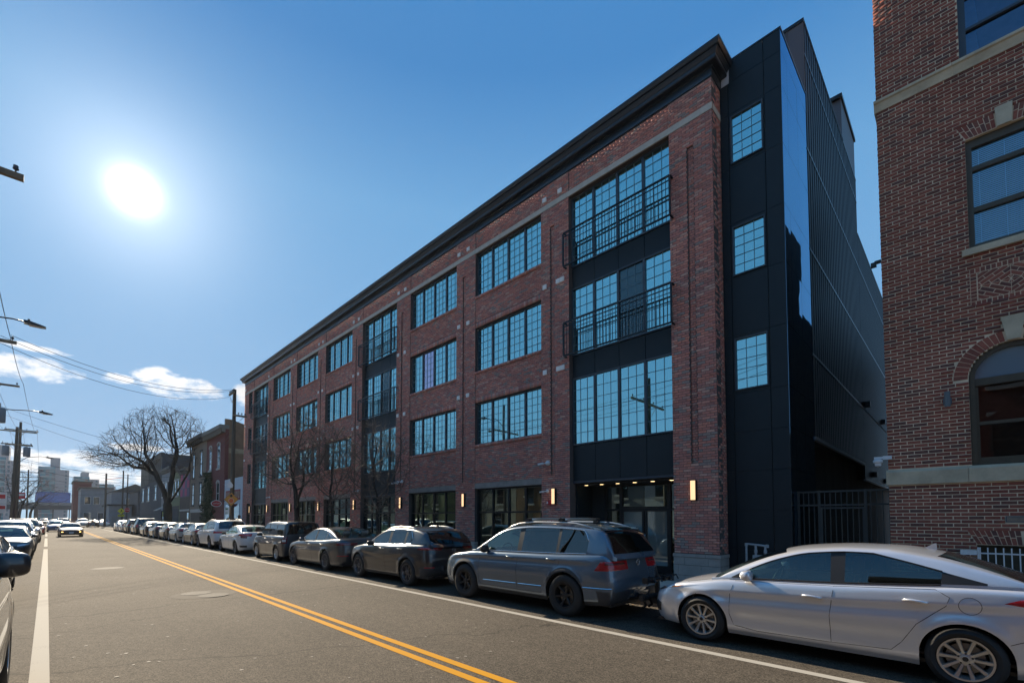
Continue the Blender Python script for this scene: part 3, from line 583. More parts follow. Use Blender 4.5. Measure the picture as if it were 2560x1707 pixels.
for k, (pa, pb) in enumerate(piers[:8]):
    if k == 0: continue
    for z in (6.6, 9.5, 12.5):
        vent(pa + .18, z); 
        if k == 1: vent(pb - .34, z, dbl=(z < 12))
        elif k < 7: vent(pb - .42, z)
vent(XL + .3, 12.55, .2); vent(XL + .25, 9.5); vent(XL + .3, 6.6, .2)
def seccam(x, z, s=1.0):
    q = MB(); q.lathe([(0, -.11 * s), (.035 * s, -.105 * s), (.06 * s, -.06 * s), (.062 * s, -.02 * s), (.045 * s, 0)], 14, (x, YF, z), 'y'); c = q.build('security_camera', M_WPL, AB, world=True, smooth=True)
    q = MB(); q.tube([(x - .03, YF - .09, z), (x - .12 * s, YF - .14, z - .015)], .014, 8); q.tube([(x - .10 * s, YF - .13, z - .01), (x - .24 * s, YF - .20, z - .035)], [.03 * s, .026 * s], 10); q.build('barrel', M_WPL, c, world=True, smooth=True)
seccam(-9.72, 3.56, 1.25); seccam(-9.74, 2.64, .9); seccam(-18.9, 3.42, 1.3); seccam(-18.55, 3.45, 1.3); seccam(-22.85, 3.2); seccam(-36.6, 3.3)
q = MB(); q.box(-9.74, -9.62, YF - .05, YF, 2.19, 2.34); al = q.build('fire_alarm', M_REDP, AB, world=True); q = MB(); q.box(-9.755, -9.715, YF - .075, YF - .051, 2.23, 2.30); q.build('strobe', M_WPL, al, world=True)
q = MB(); q.box(-9.78, -9.50, YF - .012, YF - .002, 1.52, 1.72); sg = q.build('sign_plate', M_REDP, AB, world=True); text_obj('lettering', 'FDC', .15, mat('white_paint', (0.75, 0.75, 0.74), 0.6), sg, (-9.64 - AP[0], YF - .014 - AP[1], 1.62 - AP[2]), FACE_STREET)
q = MB(); q.box(-23.35, -23.0, YF - .16, YF, .95, 1.30); mbx = q.build('mailbox', M_RAIL, AB, world=True)
# ------------------------------------------------ dark metal end block
DX, DY = -2.87, 12.14
ZJ = [.12, .98, 1.95, 2.92, 3.90, 4.88, 6.36, 7.86, 9.28, 10.76, 12.20, 13.06, 13.62]
WROW = {(4.88, 6.36): (4.98, 6.26), (7.86, 9.28): (7.92, 9.16), (10.76, 12.20): (10.86, 12.08)}
q = MB(); q.box(XR - .3, DX - .03, DY + .03, 14.55, .12, 13.60); q.build('end_block_core', M_DARK, AB, world=True)
for c, (a, b) in enumerate(((-4.295, -4.10), (-4.09, -3.26), (-3.25, -2.874))):
    for k in range(len(ZJ) - 1):
        z0, z1 = ZJ[k], ZJ[k + 1]
        if c == 1 and (z0, z1) in WROW:
            w0, w1 = WROW[(z0, z1)]; f = MB(); xa, xb = -4.03, -3.31
            for bx_ in ((a + .004, xa - .02, z0 + .004, z1 - .004), (xb + .02, b - .004, z0 + .004, z1 - .004), (xa - .02, xb + .02, z0 + .004, w0 - .02), (xa - .02, xb + .02, w1 + .02, z1 - .004)): f.box(bx_[0], bx_[1], DY, DY + .025, bx_[2], bx_[3])
            f.build('metal_panel', M_PANEL, AB, world=True)
            window(xa - .02, xb + .02, w0 - .02, w1 + .02, n=1, cols=3, rows=5, yg=DY + .01, fr=.03, curtain=[(xa, xb)] if z0 < 9 else None)
        else:
            f = MB(); f.box(a + .004, b - .004, DY, DY + .025, z0 + .004, z1 - .004); f.build('metal_panel', M_PANEL, AB, world=True)
for (a, b) in ((DY + .002, 12.64), (12.65, 13.58), (13.59, 14.575)):
    for k in range(len(ZJ) - 1):
        f = MB(); t = random.gauss(0, .0012); z0, z1 = ZJ[k] + .005, ZJ[k + 1] - .005
        f.add([(DX + t, a, z0), (DX - t, b, z0), (DX - t * .5, b, z1), (DX + t * .5, a, z1), (DX - .028, a, z0), (DX - .028, b, z0), (DX - .028, b, z1), (DX - .028, a, z1)], [(0, 1, 2, 3), (4, 7, 6, 5), (0, 4, 5, 1), (1, 5, 6, 2), (2, 6, 7, 3), (3, 7, 4, 0)])
        f.build('gloss_panel', M_GLOSS, AB, world=True)
q = MB(); q.box(-4.30, DX + .012, DY - .012, DY + .06, 13.62, 13.66); q.box(DX - .05, DX + .012, DY + .06, 14.58, 13.62, 13.66); q.build('coping', M_CORN, AB, world=True)
q = MB(); q.box(-4.26, -4.07, DY - .014, DY - .002, 13.04, 13.60); q.build('flashing', mat('flashing_grey', (0.45, 0.44, 0.45), 0.6), AB, world=True)
# corrugated flank
def corrugated(name, y0, y1, z0, z1, x=DX, pitch=.27, dep=.05):
    n = int((y1 - y0) / pitch); pr = []
    for i in range(n):
        y = y0 + (y1 - y0) * i / n; p = (y1 - y0) / n
        pr += [(x - dep, y), (x - dep, y + p * .30), (x, y + p * .34), (x, y + p * .96)]
    pr.append((x - dep, y1)); q = MB(); q.grid([[(a, b, z0) for a, b in pr], [(a, b, z1) for a, b in pr]])
    return q.build(name, M_CORR, AB, world=True)
zc = [3.95, 6.25, 9.2, 12.06, 14.8, 15.75]
for k in range(5):
    corrugated('corrugated_panel', 14.59, 23.2, zc[k] + .03, zc[k + 1] - .03)
    q = MB(); q.box(DX - .04, DX + .012, 14.59, 23.2, zc[k + 1] - .03, zc[k + 1] + .03); q.build('seam_trim', M_CORN, AB, world=True)
zc2 = [3.32, 6.25, 9.2, 12.06, 13.5]
for k in range(4):
    corrugated('corrugated_panel', 23.22, 34, zc2[k] + .03, zc2[k + 1] - .03)
    q = MB(); q.box(DX - .04, DX + .012, 23.22, 34, zc2[k + 1] - .03, zc2[k + 1] + .03); q.build('seam_trim', M_CORN if k else M_STONE, AB, world=True)
q = MB(); q.box(DX - .05, DX + .03, 14.59, 23.2, 3.88, 3.975); q.box(DX - .05, DX + .03, 23.22, 34, 3.27, 3.34); q.build('gutter', mat('gutter_grey', (0.34, 0.36, 0.38), 0.5), AB, world=True)
q = MB(); q.box(-12, DX - .045, 14.56, 23.2, 3.95, 15.70); q.box(-12, DX - .045, 23.2, 34, 3.3, 13.45); q.box(-12, DX - .28, 14.6, 34, .12, 3.9); q.build('flank_core', mat('stained_concrete', (0.055, 0.055, 0.052), 0.85, noise_s=1.2, noise_a=0.55, stretch=(1, 1, .2)), AB, world=True)
for i in range(22):
    x1 = DX - .0 - i * .40; q = MB(); q.box(x1 - .385, x1 - .004, 14.545, 14.56, 13.68, 15.70); q.box(x1 - .004, x1 + .004, 14.53, 14.56, 13.68, 15.70); q.build('standing_seam_panel', mat('standing_seam_grey', (0.085, 0.085, 0.095), 0.5, metal=0.3), AB, world=True)
q = MB(); q.box(-12, DX + .02, 14.52, 14.6, 15.70, 15.80); q.box(DX - .06, DX + .02, 14.6, 20.4, 15.76, 15.80); q.build('coping', M_RAIL, AB, world=True)
q = MB(); q.box(-9, DX - .02, 20.42, 23.2, 15.7, 17.42); q.build('roof_penthouse', MATS['standing_seam_grey'], AB, world=True)
q = MB(); q.box(-9, DX + .03, 20.3, 23.25, 17.42, 17.56); q.build('coping', M_RAIL, AB, world=True)
for y, z in ((25.5, 3.55), (29.5, 3.5), (24, 6.4), (29, 6.4)):
    q = MB(); q.box(DX, DX + .16, y - .12, y + .12, z, z + .22); q.build('flood_light', M_RAIL, AB, world=True)
# alley gate
GT = thing('alley_gate', 'dark steel bar gate closing the alley between the two brick buildings', 'gate', (-2.0, 12.6, 0.12)); GY = 12.6; gp = (-2.0, 12.6, .12)
f = MB()
for x in (-2.84, -2.42, -1.56, -1.14): f.box(x - .025, x + .025, GY - .025, GY + .025, .12, 2.40)
for z in (2.37, 2.06): f.box(-2.815, -1.165, GY - .02, GY + .02, z - .02, z + .02)
f.box(-2.395, -1.585, GY - .02, GY + .02, 1.97, 2.01); f.box(-2.395, -1.585, GY - .02, GY + .02, .2, .24); f.box(-2.395, -2.36, GY - .02, GY + .02, .24, 1.97); f.box(-1.62, -1.585, GY - .02, GY + .02, .24, 1.97); f.box(-2.815, -2.445, GY - .02, GY + .02, .2, .24); f.box(-1.535, -1.165, GY - .02, GY + .02, .2, .24)
M_GATE = mat('gate_dark', (0.030, 0.042, 0.045), 0.5, metal=0.2); f.build('frame', M_GATE, GT, world=True)
for x in [-2.84 + .105 * i for i in range(1, 16)]:
    if min(abs(x - p) for p in (-2.42, -1.56, -2.38, -1.60)) < .03: continue
    f = MB(); f.box(x - .009, x + .009, GY - .009, GY + .009, .24, 2.35); f.build('bar', M_GATE, GT, world=True)
# gas meter
GM = thing('gas_meter', 'grey gas meter with bent pipe against the dark panels', 'gas meter', (-3.55, 11.95, .12)); M_GAS = mat('gas_grey', (0.33, 0.35, 0.37), 0.5, noise_s=12, noise_a=0.15)
f = MB(); f.tube([(-3.82, 11.95, .12), (-3.82, 11.95, 1.10), (-3.80, 11.95, 1.14), (-3.35, 11.95, 1.10)], .024, 10); f.tube([(-3.61, 11.95, 1.12), (-3.61, 11.95, .88)], .026, 10); f.tube([(-3.40, 11.95, 1.10), (-3.40, 11.95, .88)], .026, 10)
for p in ((-3.82, 11.95, 1.12), (-3.36, 11.95, 1.10), (-3.61, 11.95, .97), (-3.40, 11.95, .97), (-3.82, 11.95, .68)): f.lathe([(0, -.04), (.038, -.035), (.038, .035), (0, .04)], 10, p)
f.build('pipe', M_GAS, GM, world=True, smooth=True, auto=40)
f = MB(); f.box(-3.66, -3.35, 11.87, 12.02, .62, .88); f.lathe([(0, -.05), (.10, -.045), (.10, 0)], 16, (-3.505, 11.87, .74), 'y'); f.box(-3.63, -3.38, 11.88, 12.01, .56, .62); f.tube([(-3.505, 11.95, .12), (-3.505, 11.95, .6)], .03, 8); f.build('meter_body', M_GAS, GM, world=True)
# ================================================================== the old brick building on the right
RB = thing('brick_building', 'old dark red brick building with limestone bands and an arched brown window', 'building', (2.0, 11.8, .12)); RP = (2.0, 11.8, .12)
RY = 11.8; RX0, RX1, RZ = -1.09, 9.3, 17.0
M_BRN = mat('window_frame_brown', (0.060, 0.048, 0.030), 0.55, noise_s=8, noise_a=0.2); G_OLD = glass_mat('old_window_glass', (0.80, 0.88, 0.92), 0.20, (0.45, 0.78, 1.0), wob=0.03); G_OLD2 = glass_mat('old_window_glass_dark', (0.30, 0.30, 0.30), 0.07, (0.75, 0.85, 0.95), wob=0.03)
M_BLIND = mat('blind_white', (0.80, 0.84, 0.88), 0.6); M_FENCE = mat('white_iron', (0.62, 0.63, 0.64), 0.5, noise_s=30, noise_a=0.2); M_SLATE = mat('lamp_slate', (0.10, 0.125, 0.14), 0.5)
DXS = [0.0, 2.72, 5.44]
holes = []; mort_holes = []
ch2 = 0.0665
def archhole(c):
    def h(z):
        if 2.72 < z <= 4.30: return (c - .58, c + .58) if z < 4.27 else (c - .79, c + .79)
        if 4.30 < z < 4.30 + .795: r = .795; return (c - math.sqrt(r * r - (z - 4.30) ** 2), c + math.sqrt(r * r - (z - 4.30) ** 2))
        return None
    return h
def keyhole(c, z0, z1, w0, w1): return lambda z: (c - (w0 + (w1 - w0) * (z - z0) / (z1 - z0)) / 2, c + (w0 + (w1 - w0) * (z - z0) / (z1 - z0)) / 2) if z0 < z < z1 else None
def flathole(c, z0, z1, h0, h1): return lambda z: (c - (h0 + (h1 - h0) * (z - z0) / (z1 - z0)), c + (h0 + (h1 - h0) * (z - z0) / (z1 - z0))) if z0 < z < z1 else None
for dx in DXS:
    c = .68 + dx
    holes += [(c - .56, c + .56, .12, 1.28), flathole(c, 1.28, 1.55, .56, .69), archhole(c), keyhole(c, 4.89, 5.32, .16, .30), (c - .51, c + .51, 5.62, 6.32), (c - .60, c + .60, 6.57, 6.72), (c - .50, c + .50, 6.72, 8.77), flathole(c, 8.77, 9.06, .50, .62), keyhole(c, 8.77, 9.13, .18, .22), (c - .53, c + .53, 10.31, 12.2), flathole(c, 12.2, 12.5, .53, .65)]
holes += [(.48, .92, 1.68, 1.80), (RX0 - 1, RX1 + 1, 2.41, 2.715), (RX0 - 1, RX1 + 1, 10.09, 10.315)]
bx = courses(RX0, RX1, .2, RZ, RY, .03, holes, ch=ch2, jt=.0135, zref=.2, xref=RX0)
# radial and splayed arch bricks are single wedge solids, joined below with the brickwork
wed = MB()
def wedge(pts, y0=RY, y1=RY + .03): wed.prism([(x, z) for x, z in pts], y0, y1, 'y')
mw = MB()                                                 # mortar field, cut round the openings in strips
zs_ = [.12]; z = .12
cuts = sorted(set([.12, 1.28, 1.55, 1.68, 1.80, 2.41, 2.715, 4.30, 4.89, 5.10, 5.62, 6.32, 6.57, 6.72, 8.77, 9.13, 10.09, 10.315, 12.2, 12.5, RZ] + [4.30 + .58 * math.sin(a * math.pi / 24) for a in range(13)]))
for z0, z1 in zip(cuts[:-1], cuts[1:]):
    zm = (z0 + z1) / 2; iv = [(RX0 + .006, RX1)]
    def cut(a, b):
        global iv
        nv = []
        for p, q_ in iv:
            if b <= p or a >= q_: nv.append((p, q_)); continue
            if a > p: nv.append((p, a))
            if b < q_: nv.append((b, q_))
        iv = nv
    for dx in DXS:
        c = .68 + dx
        if zm < 1.28: cut(c - .56, c + .56)
        if 2.715 < zm < 4.30: cut(c - .58, c + .58)
        if 4.30 <= zm < 4.88: r = math.sqrt(max(0, .58 ** 2 - (zm - 4.30) ** 2)); cut(c - r, c + r)
        if 6.72 < zm < 8.77: cut(c - .50, c + .50)
        if 10.315 < zm < 12.2: cut(c - .53, c + .53)
    for p, q_ in iv: mw.box(p, q_, RY + .005, RY + .35, z0, z1)
rwall = mw.build('wall', MORT2, RB, world=True)
q = MB(); q.box(RX0 + .01, RX1, RY + .36, 17, .12, RZ - .3); q.box(RX0 + .01, RX1, 17, 22, .12, 13.2); q.box(RX0 + .01, RX1, 22, 34, .12, 10.3); q.build('building_mass', mat('flank_brick_tan', (0.36, 0.23, 0.16), 0.9, noise_s=4, noise_a=0.3), RB, world=True)
for dx in DXS:
    c = .68 + dx
    for k in range(27):                                    # round arch
        a0 = math.pi * (k + .06) / 27; a1 = math.pi * (k + .94) / 27
        if abs((a0 + a1) / 2 - math.pi / 2) < .16: continue
        wedge([(c + r * math.cos(a), 4.30 + r * math.sin(a)) for r, a in ((.592, a1), (.592, a0), (.78, a0), (.78, a1))])
    for z0, z1, h0, h1, kw, n in ((8.785, 9.05, .495, .61, .10, 7), (1.29, 1.54, .555, .68, 0, 9), (12.21, 12.49, .525, .64, .1, 7)):   # flat arches
        for s in (-1, 1):
            for k in range(n):
                f0, f1 = (k + .08) / n, (k + .92) / n
                X = lambda f, t: c + s * ((kw + (h0 - kw) * f) * (1 - t) + (kw + .02 + (h1 - kw - .02) * f) * t)
                tb = .5 if k % 2 else .62
                for t0, t1 in ((0, tb - .03), (tb + .03, 1)): wedge([(X(f0, t0), z0 + (z1 - z0) * t0), (X(f1, t0), z0 + (z1 - z0) * t0), (X(f1, t1), z0 + (z1 - z0) * t1), (X(f0, t1), z0 + (z1 - z0) * t1)][::s])
    # ornamental panel: header border and concentric diamonds of laid bricks
    px0, px1, pz0, pz1 = c - .51, c + .51, 5.62, 6.32
    nb = 15; pw = (px1 - px0) / nb
    for i in range(nb):
        for za, zb in ((pz0, pz0 + .09), (pz1 - .09, pz1)): wedge([(px0 + i * pw + .007, za + .006), (px0 + (i + 1) * pw - .007, za + .006), (px0 + (i + 1) * pw - .007, zb - .006), (px0 + i * pw + .007, zb - .006)])
    for i in range(8):
        za, zb = pz0 + .09 + i * .065, pz0 + .09 + (i + 1) * .065
        for xa in (px0, px1 - .09): wedge([(xa + .007, za + .006), (xa + .083, za + .006), (xa + .083, zb - .006), (xa + .007, zb - .006)])
    hw, hh = (px1 - px0) / 2 - .10, (pz1 - pz0) / 2 - .10; pc = (pz0 + pz1) / 2
    def clip(poly, f):
        o = []
        for i in range(len(poly)):
            p, r = poly[i], poly[(i + 1) % len(poly)]; a, b = f(p), f(r)
            if a >= 0: o.append(p)
            if (a >= 0) != (b >= 0): t = a / (a - b); o.append((p[0] + (r[0] - p[0]) * t, p[1] + (r[1] - p[1]) * t))
        return o
    dl = math.hypot(1, .62); ux, uz = 1 / dl, -.62 / dl; vx, vz = .62 / dl, 1 / dl
    for sx in (-1, 1):
        for sz in (-1, 1):
            for j in range(10):
                for i in range(-4, 5):
                    v0, v1 = j * .067 + .006, (j + 1) * .067 - .006; u0, u1 = i * .2 + (j % 2) * .1 + .006, (i + 1) * .2 + (j % 2) * .1 - .006
                    p = [(u * ux + v * vx, u * uz + v * vz) for u, v in ((u0, v0), (u1, v0), (u1, v1), (u0, v1))]
                    for f in (lambda w: w[0] - .004, lambda w: w[1] - .004, lambda w: hw - w[0], lambda w: hh - w[1]):
                        if len(p) > 2: p = clip(p, f)
                    if len(p) > 2:
                        pp = [(c + sx * x_, pc + sz * z_) for x_, z_ in p]; wedge(pp if sx * sz > 0 else pp[::-1])
    # stones
    q = MB(); q.prism([(c - .15, 5.31), (c - .08, 4.89), (c + .08, 4.89), (c + .15, 5.31)], RY - .03, RY + .1, 'y'); q.build('keystone', M_LIME, RB, world=True)
    q = MB(); q.prism([(c - .11, 9.13), (c - .09, 8.775), (c + .09, 8.775), (c + .11, 9.13)], RY - .03, RY + .1, 'y'); q.build('keystone', M_LIME, RB, world=True)
    q = MB(); q.prism([(RY - .06, 6.575), (RY + .2, 6.575), (RY + .2, 6.735), (RY + .02, 6.72), (RY - .06, 6.69)], c - .59, c + .59, 'x'); q.build('sill', M_LIME, RB, world=True)
    # arched window
    yw = RY + .13; f = MB(); R0, R1 = .575, .50
    def ring(mb, cx, cz, r0, r1, y0, y1, n=24, a0=0, a1=math.pi):
        for i in range(n):
            t0, t1 = a0 + (a1 - a0) * i / n, a0 + (a1 - a0) * (i + 1) / n
            mb.prism([(cx + r * math.cos(t), cz + r * math.sin(t)) for r, t in ((r0, t0), (r0, t1), (r1, t1), (r1, t0))], y0, y1, 'y')
    ring(f, c, 4.30, R0, R1, yw - .07, yw + .05)
    for s in (-1, 1): f.box(*sorted((c + s * .50, c + s * .575)), yw - .07, yw + .05, 2.72, 4.30); f.box(*sorted((c + s * .46, c + s * .50)), yw - .02, yw + .04, 2.79, 4.16)
    f.box(c - .50, c + .50, yw - .05, yw + .05, 4.17, 4.30); f.box(c - .50, c + .50, yw - .05, yw + .05, 2.72, 2.79); f.box(c - .46, c + .46, yw - .03, yw + .03, 3.45, 3.51); f.box(c - .46, c + .46, yw - .02, yw + .03, 2.79, 2.86)
    wo = f.build('arched_window', M_BRN, RB, world=True)
    n = 20; p = MB(); p.add([(c + .50 * math.cos(math.pi * i / n), yw + .005, 4.30 + .50 * math.sin(math.pi * i / n)) for i in range(n + 1)], [tuple(range(n + 1))]); p.build('pane', glass_mat('fanlight_film', None, 0.35, (0.7, 0.88, 1.0), rough=0.08, diffuse=(0.20, 0.27, 0.33)), wo, world=True)
    for z0, z1, y in ((3.51, 4.17, yw + .012), (2.86, 3.45, yw - .008)): p = MB(); t = random.gauss(0, .004); p.quad((c - .46, y + t, z0), (c + .46, y - t, z0), (c + .46, y, z1), (c - .46, y, z1)); p.build('pane', G_OLD2, wo, world=True)
    q = MB(); q.box(c - .58, c + .58, yw + .5, yw + .55, 2.72, 4.95); q.build('room_back', M_DARK, wo, world=True)
    # middle window with blinds
    f = MB(); zz = (6.72, 8.77)
    for s in (-1, 1): f.box(*sorted((c + s * .42, c + s * .50)), yw - .06, yw + .05, *zz)
    f.box(c - .42, c + .42, yw - .06, yw + .05, 8.62, 8.77); f.box(c - .42, c + .42, yw - .05, yw + .04, 8.18, 8.26); f.box(c - .42, c + .42, yw - .05, yw + .04, 7.40, 7.49); f.box(c - .42, c + .42, yw - .05, yw + .05, 6.72, 6.79)
    wo = f.build('sash_window', M_BRN, RB, world=True)
    for z0, z1 in ((6.79, 7.40), (7.49, 8.18), (8.26, 8.62)): p = MB(); t = random.gauss(0, .004); p.quad((c - .42, yw + t, z0), (c + .42, yw - t, z0), (c + .42, yw, z1), (c - .42, yw, z1)); p.build('pane', G_OLD, wo, world=True)
    p = MB(); z = 6.86
    while z < 8.6: p.add([(c - .41, yw + .06, z), (c + .41, yw + .06, z), (c + .41, yw + .075, z + .02), (c - .41, yw + .075, z + .02)], [(0, 1, 2, 3)]); z += .036
    p.box(c - .41, c + .41, yw + .06, yw + .08, 6.81, 6.835)
    for xx in (-.33, 0, .33): p.box(c + xx - .003, c + xx + .003, yw + .054, yw + .058, 6.82, 8.6)
    b_ = p.build('blind', M_BLIND, wo, world=True); b_['kind'] = 'stuff'
    q = MB(); q.box(c - .5, c + .5, yw + .4, yw + .45, 6.72, 8.8); q.build('room_back', mat('room_blue', (0.05, 0.10, 0.17), 0.9), wo, world=True)
    # top window
    f = MB()
    for s in (-1, 1): f.box(*sorted((c + s * .43, c + s * .53)), yw - .06, yw + .05, 10.32, 12.2)
    f.box(c - .43, c + .43, yw - .06, yw + .05, 12.08, 12.2); f.box(c - .43, c + .43, yw - .05, yw + .04, 10.90, 10.95); f.box(c - .43, c + .43, yw - .05, yw + .04, 11.55, 11.60); f.box(c - .43, c + .43, yw - .05, yw + .05, 10.32, 10.36)
    wo = f.build('sash_window', M_FRAME, RB, world=True)
    for z0, z1 in ((10.36, 10.90), (10.95, 11.55), (11.60, 12.08)): p = MB(); p.quad((c - .43, yw, z0), (c + .43, yw, z0), (c + .43, yw, z1), (c - .43, yw, z1)); p.build('pane', glass_mat('top_window_glass', (0.3, 0.36, 0.45), 0.20, (0.35, 0.55, 0.8), wob=0.02), wo, world=True)
    p = MB(); pts = [(c - .43 + .02 * i, yw + .1 + .012 * math.sin(i * 1.4)) for i in range(12)]; p.grid([[(x - .012 * k + (0), y, 10.36 + .172 * k) for x, y in pts[:12 - (0 if k > 3 else 2)] + ([pts[9]] * 2 if k <= 3 else [])] for k in range(11)]); p.build('curtain', M_CURT, wo, world=True, smooth=True)
    q = MB(); q.box(c - .53, c + .53, yw + .4, yw + .45, 10.3, 12.2); q.build('room_back', M_DARK, wo, world=True)
    # basement window: board and louvre behind white iron bars
    q = MB(); q.box(c - .56, c + .56, RY + .16, RY + .2, .12, 1.28); q.build('basement_board', mat('old_board', (0.05, 0.045, 0.03), 0.9, noise_s=5, noise_a=0.4), RB, world=True)
    fe = MB(); y = RY - .09; fe.box(c - .56, c + .56, y - .008, y + .008, 1.125, 1.15); fe.box(c - .56, c - .535, y - .0085, y + .0085, .25, 1.24); fe.box(c - .56, c + .56, y - .008, y + .008, .45, .475)
    fo_ = fe.build('window_guard', M_FENCE, RB, world=True); me_ = None
    for sx in (-1, 1): fe = MB(); fe.box(*sorted((c + sx * .565, c + sx * .78)), y - .005, RY + .0, 1.10, 1.185); fe.build('guard_bracket', M_FENCE, fo_, world=True)
    for i in range(12):
        xx = c - .525 + i * .0955
        if me_ is None: oo = MB().box(-.0085, .0085, -.0175, -.0085, 0, .99).build('guard_bar', M_FENCE, fo_); me_ = oo.data
        else: oo = obj('guard_bar', me_, fo_)
        oo.location = (xx - RP[0], y - RP[1], .25 - RP[2])
lay_bricks(rwall, bx, BR2S, BR2, lambda B: cam_score(B) * (B[:, 1] < .95) * (B[:, 4] > 1.3) * (B[:, 4] < 9), RP, jitter=.0016)
wo = wed.build('shaped_brickwork', BR2, rwall, world=True); wo['kind'] = 'stuff'
for z0, z1, pr in ((2.415, 2.712, .05), (10.095, 10.312, .06)):
    xs = [RX0 - .03, .05, 1.36, 2.72, 4.08, 5.44, 6.8, 8.1, RX1]
    for a, b in zip(xs[:-1], xs[1:]):
        q = MB()
        if z0 < 5: pl = [(RY - pr, z0), (RY + .3, z0), (RY + .3, z1), (RY - .005, z1), (RY - pr, z1 - .05)]
        else: pl = [(RY - .02, z0), (RY + .3, z0), (RY + .3, z1), (RY - pr - .03, z1), (RY - pr - .03, z1 - .05), (RY - pr, z1 - .07), (RY - .03, z0 + .05)]
        q.prism(pl, a + .003, b - .003, 'x'); q.build('band_stone', M_LIME, RB, world=True)
q = MB(); q.box(.485, .915, RY - .01, RY + .03, 1.685, 1.70); q.box(.485, .915, RY - .01, RY + .03, 1.782, 1.797); q.box(.485, .50, RY - .01, RY + .03, 1.70, 1.782); q.box(.9, .915, RY - .01, RY + .03, 1.70, 1.782)
for i in range(4): q.box(.50, .90, RY - .006, RY + .02, 1.706 + i * .02, 1.716 + i * .02)
q.build('air_vent', M_SLATE, RB, world=True)
q = MB(); q.tube([(-.19, RY - .13, 3.82), (-.19, RY - .13, 4.10)], .042, 16); q.box(-.25, -.13, RY - .03, RY - .002, 3.88, 4.0); q.box(-.205, -.175, RY - .10, RY - .03, 3.93, 3.97); q.build('wall_lamp', M_SLATE, RB, world=True, smooth=True, auto=40)
q = MB(); q.box(-1.16, -1.02, RY - .06, RY - .02, 2.93, 3.0); q.box(-1.30, -1.02, RY - .055, RY - .025, 2.95, 2.99); q.lathe([(0, .06), (.06, .06), (.08, .04), (.08, 0), (.055, -.02), (.05, -.07), (0, -.09)], 16, (-1.24, RY - .04, 2.88)); q.build('security_camera', M_WPL, RB, world=True, smooth=True, auto=40)
q = MB(); q.box(-1.2, -1.095, RY + .05, RY + .12, 7.0, 7.05); q.box(-1.26, -1.17, RY + .03, RY + .10, 6.93, 7.02); q.build('security_camera', M_RAIL, RB, world=True)
# ================================================================== cars
def pch(pts):
    x = np.array([p[0] for p in pts], float); y = np.array([p[1] for p in pts], float); h = np.diff(x); d = np.diff(y) / h; m = np.zeros_like(y); m[0], m[-1] = d[0], d[-1]
    for i in range(1, len(x) - 1):
        if d[i - 1] * d[i] > 0: w1, w2 = 2 * h[i] + h[i - 1], h[i] + 2 * h[i - 1]; m[i] = (w1 + w2) / (w1 / d[i - 1] + w2 / d[i])
    def f(t):
        t = np.clip(np.asarray(t, float), x[0], x[-1]); i = np.clip(np.searchsorted(x, t) - 1, 0, len(x) - 2); s = (t - x[i]) / h[i]
        return y[i] * (1 + 2 * s) * (1 - s) ** 2 + m[i] * h[i] * s * (1 - s) ** 2 + y[i + 1] * s * s * (3 - 2 * s) + m[i + 1] * h[i] * s * s * (s - 1)
    return f
def paint(name, col, metal=0.35, rough=0.30, flake=True):
    if name in MATS: return MATS[name]
    m, t, b = new_mat(name); b.inputs['Base Color'].default_value = (*col, 1); b.inputs['Metallic'].default_value = metal; b.inputs['Roughness'].default_value = rough
    b.inputs['Coat Weight'].default_value = 1.0; b.inputs['Coat Roughness'].default_value = 0.025; b.inputs['Coat IOR'].default_value = 1.55
    g = t.nodes.new('ShaderNodeNewGeometry'); sx = t.nodes.new('ShaderNodeSeparateXYZ'); t.links.new(g.outputs['Position'], sx.inputs[0])
    n = t.nodes.new('ShaderNodeTexNoise'); n.inputs['Scale'].default_value = 5; n.inputs['Detail'].default_value = 6; t.links.new(g.outputs['Position'], n.inputs['Vector'])
    # road dust low on the body
    r = t.nodes.new('ShaderNodeMapRange'); r.inputs[1].default_value = 0.75; r.inputs[2].default_value = 0.15; r.inputs[3].default_value = 0; r.inputs[4].default_value = 0.16; t.links.new(sx.outputs[2], r.inputs[0])
    q = t.nodes.new('ShaderNodeMath'); q.operation = 'MULTIPLY'; t.links.new(r.outputs[0], q.inputs[0]); t.links.new(n.outputs['Fac'], q.inputs[1])
    mx = t.nodes.new('ShaderNodeMix'); mx.data_type = 'RGBA'; mx.inputs[6].default_value = (*col, 1); mx.inputs[7].default_value = (0.16, 0.14, 0.115, 1); t.links.new(q.outputs[0], mx.inputs[0]); t.links.new(mx.outputs[2], b.inputs['Base Color'])
    r2 = t.nodes.new('ShaderNodeMapRange'); r2.inputs[3].default_value = 0.025; r2.inputs[4].default_value = 0.09; t.links.new(q.outputs[0], r2.inputs[0]); r2.inputs[2].default_value = 0.25; t.links.new(r2.outputs[0], b.inputs['Coat Roughness'])
    MATS[name] = m; return m
M_TYRE = mat('tyre_rubber', (0.018, 0.018, 0.018), 0.75, noise_s=9, noise_a=0.3); M_TRIM = mat('black_trim', (0.014, 0.014, 0.015), 0.45); M_CLAD = mat('grey_cladding', (0.035, 0.036, 0.038), 0.6, noise_s=14, noise_a=0.2)
M_CHROME = mat('chrome', (0.75, 0.75, 0.76), 0.12, metal=1.0); M_ALLOY = mat('alloy_silver', (0.55, 0.54, 0.52), 0.32, metal=0.85); M_BRIM = mat('rim_black', (0.012, 0.012, 0.013), 0.4, metal=0.2); M_GUN = mat('rim_gunmetal', (0.13, 0.13, 0.14), 0.35, metal=0.8)
M_SEAM = mat('panel_gap', (0.006, 0.006, 0.006), 0.9); M_SEAT = mat('seat_cloth', (0.06, 0.058, 0.055), 0.9); M_SEATT = mat('seat_tan', (0.22, 0.20, 0.17), 0.9)
